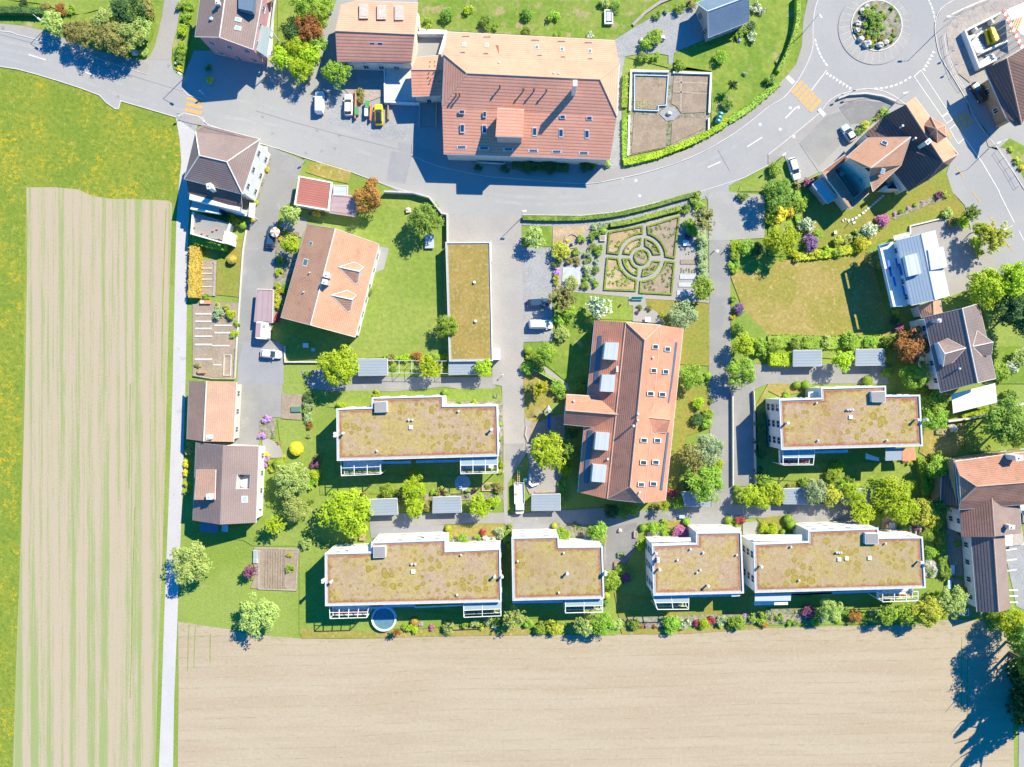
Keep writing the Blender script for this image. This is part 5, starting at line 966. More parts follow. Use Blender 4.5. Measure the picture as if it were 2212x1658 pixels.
r, ro, V = house('long_stable', 'long narrow brown tiled stable ending at the bare field', 'a N4 1755,1322 4.2; b 1948,1322 6.6; c 2040,1300 4.6; d B4 2090,292 4.2; e 1992,320 6.6; f 1806,318 4.2', ['a b e f', 'b c d e'], 'a b c d e f', 'wall_white', 'tile_grey', 4.2, cap='ridge', storeys=1)
roof(r, 'east_roof', 'a N4 1950,1322 6.7; b 2045,1302 4.7; c B4 2095,290 4.3; d 1995,322 6.7', ['a b c d'], 'tile_brown', .08, 'ridge', False)
slab(r, 'cellar_roof', 'N4 2040,1290 2110,1270 2110,1400 2050,1400', 2.6, 2.8, 'white'); slab(r, 'terrace_roof', 'N4 2110,1290 2200,1270 2205,1390 2110,1400', 2.6, 2.75, 'wood_grey')
MB().ribbon(WP('N4 2050,1400 2205,1380', 2.2), .5, 1.9, 2.4).obj('balcony_railing', 'wall_white', r)
for y in (1440, 1530, 1620): MB().ribbon(WP('N4 2050,%d 2150,%d' % (y, y - 15), 2), .2, 1.8, 2).obj('terrace_beam', 'white', r)
for y in (130, 180, 235): MB().ribbon(WP('B4 2085,%d 2160,%d' % (y, y), 2), .2, 1.8, 2).obj('terrace_beam', 'white', r)
# green garage
gg = empty('green_garage', W(M2('740,950')[0]), 'long flat garage with a mossy green roof and white rim', 'garage')
def flatroof(root, pts, z, mat, rim=.4, wall='wall_white', z0=0, rimmat='rim_metal', gravel=True, wallin=.1):
    poly = WP(pts, z + .2); poly = [Vector((p.x, p.y)) for p in poly]
    if area(poly) < 0: poly = poly[::-1]
    MB().prism(inset(poly, wallin), z0, z - .1, cap=True).obj('walls', wall, root)
    r = MB(); n = len(poly); A0, A1, A2 = inset(poly, rim + (.25 if gravel else 0)), inset(poly, rim + 2.0), None
    if gravel:
        g0 = inset(poly, rim - .02)
        gm = MB(); [gm.face([(g0[i].x, g0[i].y, z), (g0[(i + 1) % n].x, g0[(i + 1) % n].y, z), (A0[(i + 1) % n].x, A0[(i + 1) % n].y, z), (A0[i].x, A0[i].y, z)]) for i in range(n)]; gm.obj('gravel_border', 'stone_edge', root)
    for i in range(n):
        j = (i + 1) % n; r.face([(A0[i].x, A0[i].y, z + .01), (A0[j].x, A0[j].y, z + .01), (A1[j].x, A1[j].y, z + .01), (A1[i].x, A1[i].y, z + .01)])
    k = len(r.v); r.sheet(A1, z + .01)
    o = r.obj('green_roof', mat, root); at = o.data.attributes.new('edge', 'FLOAT', 'POINT')
    vals = [0.0] * len(r.v)
    for i in range(n): vals[4 * i] = 1.0; vals[4 * i + 1] = 1.0
    at.data.foreach_set('value', vals)
    pm = MB(); o1 = poly; o2 = inset(poly, rim)
    for i in range(n):
        j = (i + 1) % n
        q = [(o1[i], o1[j], o2[j], o2[i])][0]
        pm.add([(v.x, v.y, zz) for zz in (z - .25, z + .2) for v in q], [(4, 5, 6, 7), (0, 1, 5, 4), (2, 3, 7, 6)])
    # thin raised inner lip, seams
    pm.ribbon(inset(poly, rim - .05), .06, z + .2, z + .26, True)
    for i in range(n):
        a, b_ = poly[i], poly[(i + 1) % n]; k = int((b_ - a).length / 4); t = (b_ - a).normalized(); nn = Vector((-t.y, t.x))
        for j in range(1, k): q = a + t * (b_ - a).length * j / k; pm.ribbon([q, q + nn * rim], .05, z + .2, z + .225)
    pm.obj('roof_rim', rimmat, root); return poly
flatroof(gg, 'M2 530,434 920,432 942,1463 562,1466', 3.0, 'sedum_garage', .3)
for s_ in ('M2 780,782', 'M2 790,1118'): pipe(gg, s_, 3, 3.35, .2, 'wall_white')
m = MB()
for i in range(5): q = W(M2('%f,%f' % (935, 520 + i * 200))[0], 1.2); m.box((q.x - .25, q.y), .05, 2.2, .1, 2.4)
m.obj('garage_door', 'trim', gg)
bx = empty('electric_cabinet', W(M2('972,1400')[0]), 'white cabinet against the east side of the green garage', 'cabinet'); MB().prism(WP('M2 947,1355 998,1355 1000,1448 946,1448', 2), 0, 2.0).obj('body', 'white', bx); MB().prism(WP('M2 944,1352 1001,1352 1003,1451 943,1451', 2.1), 2.0, 2.1).obj('lid', 'white', bx)
# ------------------------------------------------------------ the flat-roofed apartment blocks
def hatch(root, pts, z, h=.9, mat='asphalt_old'):
    q = WP(pts, z + h); o = MB().prism(q, z, z + h).obj('stair_head', 'trim', root); MB().prism(inset(q, .12), z + h, z + h + .06).obj('stair_head_top', mat, o)
def pergola(root, pts, z, nx=2, mat='white', slabz=None, planters=True, glassy=True):
    """balcony in the quad a b c d (a-b along the wall, d-c outside)"""
    a, b_, c, d = WP(pts, z)
    m = MB(); wd = .12
    for s, t in ((a, b_), (b_, c), (c, d), (d, a)): m.ribbon([s, t], wd, z - .1, z + .06)
    for i in range(1, nx): m.ribbon([a + (b_ - a) * i / nx, d + (c - d) * i / nx], wd, z - .1, z + .07)
    m.ribbon([(a + d) / 2, (b_ + c) / 2], .09, z - .08, z + .05)
    for q in (c, d): m.box(q, .08, .08, 0, z)
    o = m.obj('pergola_frame', mat, root)
    if glassy: MB().prism([a + (d - a) * .02, b_ + (c - b_) * .02, (b_ + c) / 2, (a + d) / 2], z - .02, z).obj('glass_canopy', 'glass_pale', root)
    zb = slabz or z - 2.6
    sh = .94; cc = (a + b_ + c + d) / 4; q = [a.lerp(cc, .03), b_.lerp(cc, .03), c.lerp(cc, .05), d.lerp(cc, .05)]
    MB().prism(q, zb - .2, zb).obj('balcony_slab', 'wall_white', root); MB().ribbon([q[0], q[3], q[2], q[1]], .07, zb, zb + .95).obj('balcony_railing', 'white', root)
    if planters:
        L_ = (q[2] - q[3]); k = int(L_.length / .9)
        for i in range(k):
            p = q[3] + L_ * (i + .5) / k; p = p + (q[0] - q[3]).normalized() * .4
            mm = MB().box(p, .32, .22, zb, zb + .4); po = mm.obj('planter_box', 'terracotta' if i % 3 else 'concrete', root)
            mm = MB(); leaves(mm, p + Vector((0, 0, zb + .55 - p.z)), .38, .3, 26, .16); mm.obj('potted_plant', ('leaf_red', 'leaf_yellow', 'leaf_fresh', 'leaf_mid')[(i * 7 + int(p.x)) % 4], root)
def leaves(m, c, r, rz, n, size, mi=0, up=.5, rn=rnd):
    for _ in range(n):
        d = Vector((rn.gauss(0, 1), rn.gauss(0, 1), rn.gauss(0, 1))).normalized() * (.55 + .45 * rn.random())
        p = Vector((c[0] + d.x * r, c[1] + d.y * r, c[2] + d.z * rz)); nn = (d + Vector((rn.uniform(-.7, .7), rn.uniform(-.7, .7), rn.uniform(-.4, .9) + up))).normalized()
        a = nn.orthogonal().normalized(); b_ = nn.cross(a); t = rn.random() * 6.28; a, b_ = a * math.cos(t) + b_ * math.sin(t), b_ * math.cos(t) - a * math.sin(t); s = size * (.7 + .6 * rn.random())
        m.face([p + a * s, p + b_ * s * .6, p - a * s, p - b_ * s * .6], mi)
def block(label, pts, z, mat='sedum', hatches=(), vents=(), chims=(), perg=(), strips=(), domes=(), north=(), z_walls=0):
    c = sum(WP(pts, z), Vector()) / len(P(pts)); root = empty('apartment_block', (c.x, c.y, 0), label, 'apartment block', 'flat-roofed apartment blocks')
    poly = flatroof(root, pts, z, mat, .38)
    n = len(poly); ins = inset(poly, .1)
    for i in range(n):
        a, b_ = ins[i], ins[(i + 1) % n]; L_ = (b_ - a).length
        if L_ < 3: continue
        t = (b_ - a).normalized().to_3d(); nr = Vector((t.y, -t.x, 0)); k = max(1, int(L_ / 3.4))
        for s in range(3):
            for q in range(k): window_obj(root, (a + (b_ - a) * (q + .5) / k).to_3d(), t, nr, 1.5 if nr.y < 0 else .9, 1.5 if nr.y < 0 else .8, 1 + s * z / 3.05)
    for h_ in hatches: hatch(root, h_, z)
    for v_ in vents: pipe(root, v_, z, z + .45, .14, 'steel')
    for v_ in chims: pipe(root, v_, z, z + 1.3, .2, 'steel', name='flue')
    for d_ in domes: q = W(P(d_)[0], z + .3); MB().box(q, .42, .42, z, z + .3, 0, 0, .8).obj('roof_dome', 'white', root)
    for a in perg: pergola(root, *a[:-1], **a[-1])
    for s_, zz, mt in strips: slab(root, 'facade_slab', s_, zz, zz + .12, mt)  # pale blue strips are white slabs with their shade put into the colour
    for s_, zz in north: slab(root, 'porch_canopy', s_, zz, zz + .15, 'white')
    return root
ZB = 7.8
block('flat mossy-roofed block between the big lime tree and the access road', 'N2 140,212 445,200 445,115 1067,100 1067,185 1537,180 1548,627 145,667', ZB, hatches=['N2 472,155 578,148 582,245 472,248'],
    vents=['N2 765,312', 'N2 797,312', 'N2 1195,238', 'N2 490,580'], chims=['N2 197,428', 'N2 1480,398', 'N2 125,430', 'N2 125,452'], domes=['N2 782,378'],
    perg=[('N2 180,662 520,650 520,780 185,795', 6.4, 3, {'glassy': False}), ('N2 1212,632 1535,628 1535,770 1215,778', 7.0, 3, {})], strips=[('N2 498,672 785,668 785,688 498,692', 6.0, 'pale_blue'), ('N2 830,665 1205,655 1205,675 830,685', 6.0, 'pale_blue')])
block('long flat mossy-roofed block at the left of the southern row, beside the round pool', 'N2 40,1460 440,1450 440,1365 1090,1342 1090,1440 1560,1418 B2 1017,826 B1 1702,862', ZB, hatches=['N2 458,1405 568,1400 568,1500 460,1505'],
    vents=['N2 790,1560', 'N2 822,1560', 'N2 1218,1480', 'B2 630,765'], chims=['B2 955,610', 'B1 1750,655', 'B1 1680,640', 'B2 1020,612', 'B1 1680,655'], domes=['B2 250,567'],
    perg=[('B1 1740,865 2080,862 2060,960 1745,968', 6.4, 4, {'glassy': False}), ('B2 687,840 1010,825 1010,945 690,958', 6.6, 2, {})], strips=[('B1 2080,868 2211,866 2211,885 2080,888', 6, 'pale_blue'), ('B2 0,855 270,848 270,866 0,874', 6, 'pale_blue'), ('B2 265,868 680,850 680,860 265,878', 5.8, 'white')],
    north=[('N2 500,1330 520,1315 610,1318 610,1352 490,1358', 6.2), ('N2 905,1285 940,1285 930,1340 900,1340', 6.2), ('N2 1090,1385 1525,1375 1530,1415 1090,1425', 6.8), ('B1 1900,350 2095,340 2095,390 1900,392', 6.8)])
block('short flat mossy-roofed block, second of the southern row', 'B2 1100,266 1510,256 1515,345 1890,340 1905,796 1110,816', ZB, vents=['B2 1552,402', 'B2 1155,475', 'B2 1510,745'], chims=['B2 1583,585', 'B2 1915,575', 'B2 1912,590'],
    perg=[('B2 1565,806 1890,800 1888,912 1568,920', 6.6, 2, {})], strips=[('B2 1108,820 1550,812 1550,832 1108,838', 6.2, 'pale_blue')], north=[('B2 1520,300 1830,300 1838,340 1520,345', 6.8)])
block('flat block with a plain tan roof, third of the southern row', 'B3 655,330 1037,315 1037,222 1430,216 1452,752 668,772', ZB, 'sedum_plain', vents=['B3 990,370', 'B3 878,465', 'B3 1390,420', 'B3 1075,550', 'B3 1048,572', 'B3 1100,400'], chims=['B3 695,408', 'B3 710,455', 'B3 710,478', 'B3 725,550', 'B3 1145,692'],
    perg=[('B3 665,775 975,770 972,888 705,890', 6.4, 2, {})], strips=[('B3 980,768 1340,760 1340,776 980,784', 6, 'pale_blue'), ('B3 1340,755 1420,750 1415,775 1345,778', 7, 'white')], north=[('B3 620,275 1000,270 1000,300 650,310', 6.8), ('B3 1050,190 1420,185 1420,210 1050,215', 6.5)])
block('long flat mossy-roofed block at the right end of the southern row', 'B3 1533,318 2005,300 2005,205 N4 955,1243 960,1325 1338,1320 B4 1365,112 B3 1545,748', ZB, hatches=['N4 842,1290 955,1290 955,1385 842,1385'],
    vents=['N4 595,1460', 'N4 615,1460', 'N4 635,1460', 'B3 1860,350', 'B3 1930,640', 'N4 1018,1380'], chims=['B3 1605,525', 'N4 1325,1545', 'N4 1405,1550'], domes=['N4 618,1520', 'N4 683,1512', 'N4 880,1508'],
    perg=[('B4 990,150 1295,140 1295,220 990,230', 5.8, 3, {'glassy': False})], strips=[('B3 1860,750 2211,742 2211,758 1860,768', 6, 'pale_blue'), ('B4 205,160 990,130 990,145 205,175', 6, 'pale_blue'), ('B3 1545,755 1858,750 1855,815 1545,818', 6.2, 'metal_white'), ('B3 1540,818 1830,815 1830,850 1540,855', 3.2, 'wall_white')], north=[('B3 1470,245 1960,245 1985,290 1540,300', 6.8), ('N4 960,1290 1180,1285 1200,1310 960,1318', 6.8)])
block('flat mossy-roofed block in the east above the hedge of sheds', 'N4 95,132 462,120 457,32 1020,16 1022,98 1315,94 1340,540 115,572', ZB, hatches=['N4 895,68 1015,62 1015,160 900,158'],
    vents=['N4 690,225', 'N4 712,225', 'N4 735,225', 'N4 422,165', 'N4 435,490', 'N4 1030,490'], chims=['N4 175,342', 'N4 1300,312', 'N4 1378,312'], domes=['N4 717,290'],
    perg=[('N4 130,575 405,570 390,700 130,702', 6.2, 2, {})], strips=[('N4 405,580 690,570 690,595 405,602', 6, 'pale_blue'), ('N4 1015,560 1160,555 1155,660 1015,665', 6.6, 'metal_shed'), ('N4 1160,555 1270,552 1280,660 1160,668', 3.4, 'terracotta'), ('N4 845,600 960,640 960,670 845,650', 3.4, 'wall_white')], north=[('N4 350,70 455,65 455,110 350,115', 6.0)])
# sheds and carports with flat metal roofs
for lb, pts in (('pale metal shed roof right of the round lime tree north of the moss-roofed block', 'FU 773,776 837,776 837,811 774,812'), ('pale metal shed roof at the south end of the green garage', 'M2 560,1470 840,1470 825,1575 558,1580'),
    ('pale metal shed roof right of the biggest lime tree', 'N2 420,1000 665,990 672,1130 430,1137'), ('pale metal shed roof between two round lime trees in the middle lane', 'N2 975,980 1215,975 1222,1112 972,1118'),
    ('pale metal shed roof beside the parked truck', 'N2 1828,957 2075,952 2077,1095 1828,1098'), ('metal shed roof half shaded by a tree, south-east of the long red house', 'N3 1466,934 1715,930 1710,1058 1500,1062'),
    ('metal shed roof right of the square hedge below the mown lawn', 'M4 220,1370 465,1368 465,1505 220,1508'), ('metal shed roof left of the copper tree', 'M4 760,1362 1005,1358 1007,1498 760,1502'),
    ('metal shed roof between hedges south of the eastern block', 'N4 135,908 345,900 345,1040 135,1040'), ('metal shed roof mostly hidden by trees south of the eastern block', 'N4 635,905 880,905 880,1035 640,1035')):
    v = WP(pts, 2.5); r = empty('bicycle_shed', (sum(v, Vector()) / 4).xy.to_3d(), lb, 'shed', 'flat metal-roofed bicycle sheds')
    roof(r, 'roof', dict(a=v[0], b=v[1], c=v[2] - Vector((0, 0, .15)), d=v[3] - Vector((0, 0, .15))), ['a b c d'], 'metal_shed', .14, None, True)
    q = inset(v, .35); MB().ribbon([q[3], q[0], q[1], q[2]], .1, .1, 2.2).obj('back_wall', 'wood', r)
    m = MB(); [m.box(p, .07, .07, 0, 2.3) for p in q]; m.obj('posts', 'steel', r)
# ------------------------------------------------------------ vegetation
LM = [(s.rsplit(' ', 1)[0], tuple(float(q) for q in s.rsplit(' ', 1)[1].split(','))) for s in (
 'the mauve-walled house 495,60', 'the annex house 810,70', 'the barn house 1140,200', 'the slate-roofed barn 1560,40', 'the walled kitchen garden 1445,245', 'the roundabout 1890,60', 'the inn 1960,300',
 'the hipped house 475,360', 'the red garage 680,420', 'the gabled house 720,600', 'the green garage 1015,650', 'the parking bays 1160,600', 'the formal garden 1385,560', 'the long red house 1365,890',
 'the mown lawn 1750,640', 'the modern house 1985,570', 'the grey tiled house 2070,740', 'the white awning 2105,860', 'the old barn 455,890', 'the brown house 487,1045', 'the western moss-roofed block 900,935',
 'the round pool 832,1338', 'the long southern block 890,1240', 'the short southern block 1205,1240', 'the plain-roofed block 1505,1220', 'the eastern southern block 1810,1215', 'the eastern block 1835,900', 'the farmhouse 2140,1040',
 'the long stable 2140,1240', 'the vegetable plot 595,1230', 'the striped field 200,1000', 'the playground slide 1185,910', 'the inn garden 1850,490', 'the lane of metal sheds 960,1090', 'the eastern metal sheds 1720,1070', 'the yellow meadow 200,300', 'the allotment beds 460,740', 'the road bend 150,60')]
def where(u, v):
    best = min(LM, key=lambda l: (l[1][0] - u) ** 2 + (l[1][1] - v) ** 2)
    dx, dy = u - best[1][0], v - best[1][1]; a = math.degrees(math.atan2(-dy, dx)) % 360
    return ('to the right of', 'above and right of', 'above', 'above and left of', 'to the left of', 'below and left of', 'below', 'below and right of')[int((a + 22.5) // 45) % 8] + ' ' + best[0]
VEG = []   # (object, label stem, U)
def crown(kind, seed):
    rn = random.Random(seed); m = MB()
    if kind == 'big': cl, per, s, cr = 62, 62, .052, .26
    elif kind == 'mid': cl, per, s, cr = 34, 40, .09, .32
    elif kind == 'small': cl, per, s, cr = 16, 30, .15, .42
    if kind == 'ball':
        m.blob((0, 0, 0), .93, .93, .93, seed=seed, amp=.03, n=14, m=9)
        for _ in range(900):
            d = Vector((rn.gauss(0, 1), rn.gauss(0, 1), rn.gauss(0, 1))).normalized(); c = d * rn.uniform(.93, 1.0)
            leaves(m, c, .01, .01, 1, .085, 0, .1, rn)
        return m
    if kind == 'star':
        for k in range(46):
            a = rn.uniform(0, 6.283); e = rn.uniform(-.15, 1.3); L_ = rn.uniform(.6, 1.05)
            d = Vector((math.cos(a) * math.cos(e), math.sin(a) * math.cos(e), math.sin(e)))
            for j in range(7):
                c = d * L_ * (.3 + .7 * j / 6) + Vector((rn.gauss(0, .06), rn.gauss(0, .06), rn.gauss(0, .05)))
                leaves(m, c, .1, .08, 12, .055, 0, .6, rn)
        return m
    if kind == 'cone':
        for k in range(15):
            h = k / 14; r = 1.0 * (1 - h) + .04; n = max(4, int(15 * (1 - h) + 3))
            for j in range(n):
                a = 6.283 * (j + rn.random()) / n
                for t in (.35, .6, .85, 1.0):
                    c = Vector((math.cos(a) * r * t, math.sin(a) * r * t, -1 + 2 * h - .12 * t)); leaves(m, c, .1, .04, 7, .07, 0, .6, rn)
        return m
    lob = [(rn.uniform(.6, 1.25)) for _ in range(7)]
    for k in range(cl):
        z = rn.uniform(-.55, 1); a = rn.uniform(0, 6.283); q = math.sqrt(max(0, 1 - z * z))
        rr = (.78 + .12 * rn.random()) * (.84 + .5 * noise.noise(Vector((math.cos(a) * 1.5 + seed, math.sin(a) * 1.5, z * .8 + seed))))
        if k % 5 == 0: rr *= .6
        c = Vector((q * math.cos(a) * rr, q * math.sin(a) * rr, z * rr * .9)); k_ = cr * rn.uniform(.7, 1.25)
        leaves(m, c, k_, k_ * .75, per, s, 0, .6, rn)
    return m
def trunk(seed):
    rn = random.Random(seed); m = MB(); m.tube((0, 0, 0), (.0, .01, .45), .045, .03, 8); m.tube((0, .01, .45), (.02, 0, .8), .03, .012, 6)
    for k in range(6):
        a = k * 1.05 + rn.random() * .5; z = .35 + .06 * k; e = Vector((math.cos(a) * .32, math.sin(a) * .32, z + .22)); m.tube((0, 0, z), e, .02, .008, 5)
        m.tube(e, e + Vector((math.cos(a + .5) * .16, math.sin(a + .5) * .16, .08)), .008, .004, 4)
    return m
PR = {}
def proto(kind, mat, k, typ='crown'):
    key = (kind, k)
    if key not in PR:
        m = trunk(k) if kind == 'trunk' else crown(kind, k * 17 + 3)
        o = m.obj('proto', mat); PR[key] = o.data; C.objects.unlink(o); bpy.data.objects.remove(o)
    return PR[key]
def inst(name, data, mat, parent=None):
    o = bpy.data.objects.new(name, data); C.objects.link(o)
    if parent: o.parent = parent
    o.material_slots[0].link = 'OBJECT'; o.material_slots[0].material = MATS[mat]; return o
KIND = dict(  # kind: (adjective, noun, leaf material, crown shape or None, tree?)
 lime=('bright lime-green', 'lime', None), mid=('green', 'mid', None), fresh=('fresh green', 'fresh', None), dark=('dark green', 'dark', None), pale=('pale green', 'pale', None), silver=('silvery green', 'silver', None),
 olive=('olive green', 'olive', None), copper=('copper-brown', 'copper', None), purple=('plum-coloured', 'purple', None), violet=('dark violet', 'violet', None), red=('crimson', 'red', None), pink=('rose-pink', 'pink', None),
 lilac=('lilac flowering', 'lilac', 'small'), yellow=('yellow flowering', 'yellow', 'small'), orange=('orange-yellow', 'orange', None), white=('white flowering', 'white', None), gold=('yellow-green', 'gold', None), box=('clipped box', 'box', 'ball'),
 ygreen=('yellowish green', 'yellowgreen', None), ball=('clipped round green', 'fresh', 'ball'), gball=('clipped round golden', 'gold', 'ball'), oball=('clipped round orange', 'orange', 'ball'), yball=('clipped round yellow', 'yellow', 'ball'), spruce=('tall dark', 'dark', 'cone'))
def plant(u, v, r, kind, hgt=None, shape=None, tree=None, sy=1.0):
    adj, mat, sh = KIND[kind]; sh = shape or sh
    tree = tree if tree is not None else (r >= 1.9 and sh != 'ball' and kind not in ('yellow',))
    if hgt is None: hgt = (1.5 * r + 1.8) if tree else (1.25 * r + .2)
    if sh is None: sh = 'big' if r > 2.4 else 'mid' if r > 1.15 else 'small'
    k = rnd.randrange(3); rz = rnd.uniform(0, 6.28)
    if sh != 'ball': r *= 1.12
    zc = hgt * (.7 if kind == 'lime' and r < 2.9 else .62) if tree else hgt * .5; c = W((u, v), zc); sc_ = (r * (1 + rnd.uniform(-.06, .06)), r * sy * (1 + rnd.uniform(-.06, .06)), max(.3, hgt - zc))
    data = proto(sh, 'leaf_mid', k)
    if tree:
        big = 'young' if hgt < 5 else ('tall' if hgt > 9 else '')
        t = empty('spruce_tree' if sh == 'cone' else 'tree', (c.x, c.y, .0)); t['category'] = 'tree'
        tr = inst('trunk', proto('trunk', 'bark', k), 'bark', t); tr.scale = (hgt * .55, hgt * .55, hgt * .95); tr.rotation_euler = (0, 0, rz)
        o = inst('crown', data, 'leaf_' + mat, t); o.location = (0, 0, hgt * .5 if sh == 'cone' else zc); o.scale = sc_ if sh != 'cone' else (r, r, hgt * .5); o.rotation_euler = (0, 0, rz)
        size = 'huge' if r > 4.6 else 'large' if r > 3.2 else 'medium' if r > 2.2 else 'small'
        VEG.append((t, '%s %s %s' % (size, adj, 'conifer' if sh == 'cone' else 'open-branched tree' if sh == 'star' else 'tree'), u, v, 'trees around the houses'))
    else:
        flw = kind in ('yellow', 'lilac', 'pink', 'red', 'white', 'orange', 'purple')
        o = inst('topiary_ball' if sh == 'ball' else 'flower_clump' if flw and r < .8 else 'garden_plant' if r < .8 else 'shrub', data, 'leaf_' + mat); o.location = (c.x, c.y, zc); o.scale = sc_; o.rotation_euler = (0, 0, rz if sy == 1 else 0)
        o['category'] = 'shrub'
        size = 'large' if r > 1.5 else 'medium' if r > .9 else 'small' if r > .55 else 'tiny'
        VEG.append((o, '%s %s %s' % (size, adj, 'bush' if sh == 'ball' else 'shrub'), u, v, 'clipped round bushes' if sh == 'ball' else 'flowering clumps' if flw and r < .8 else 'garden shrubs'))
    return o
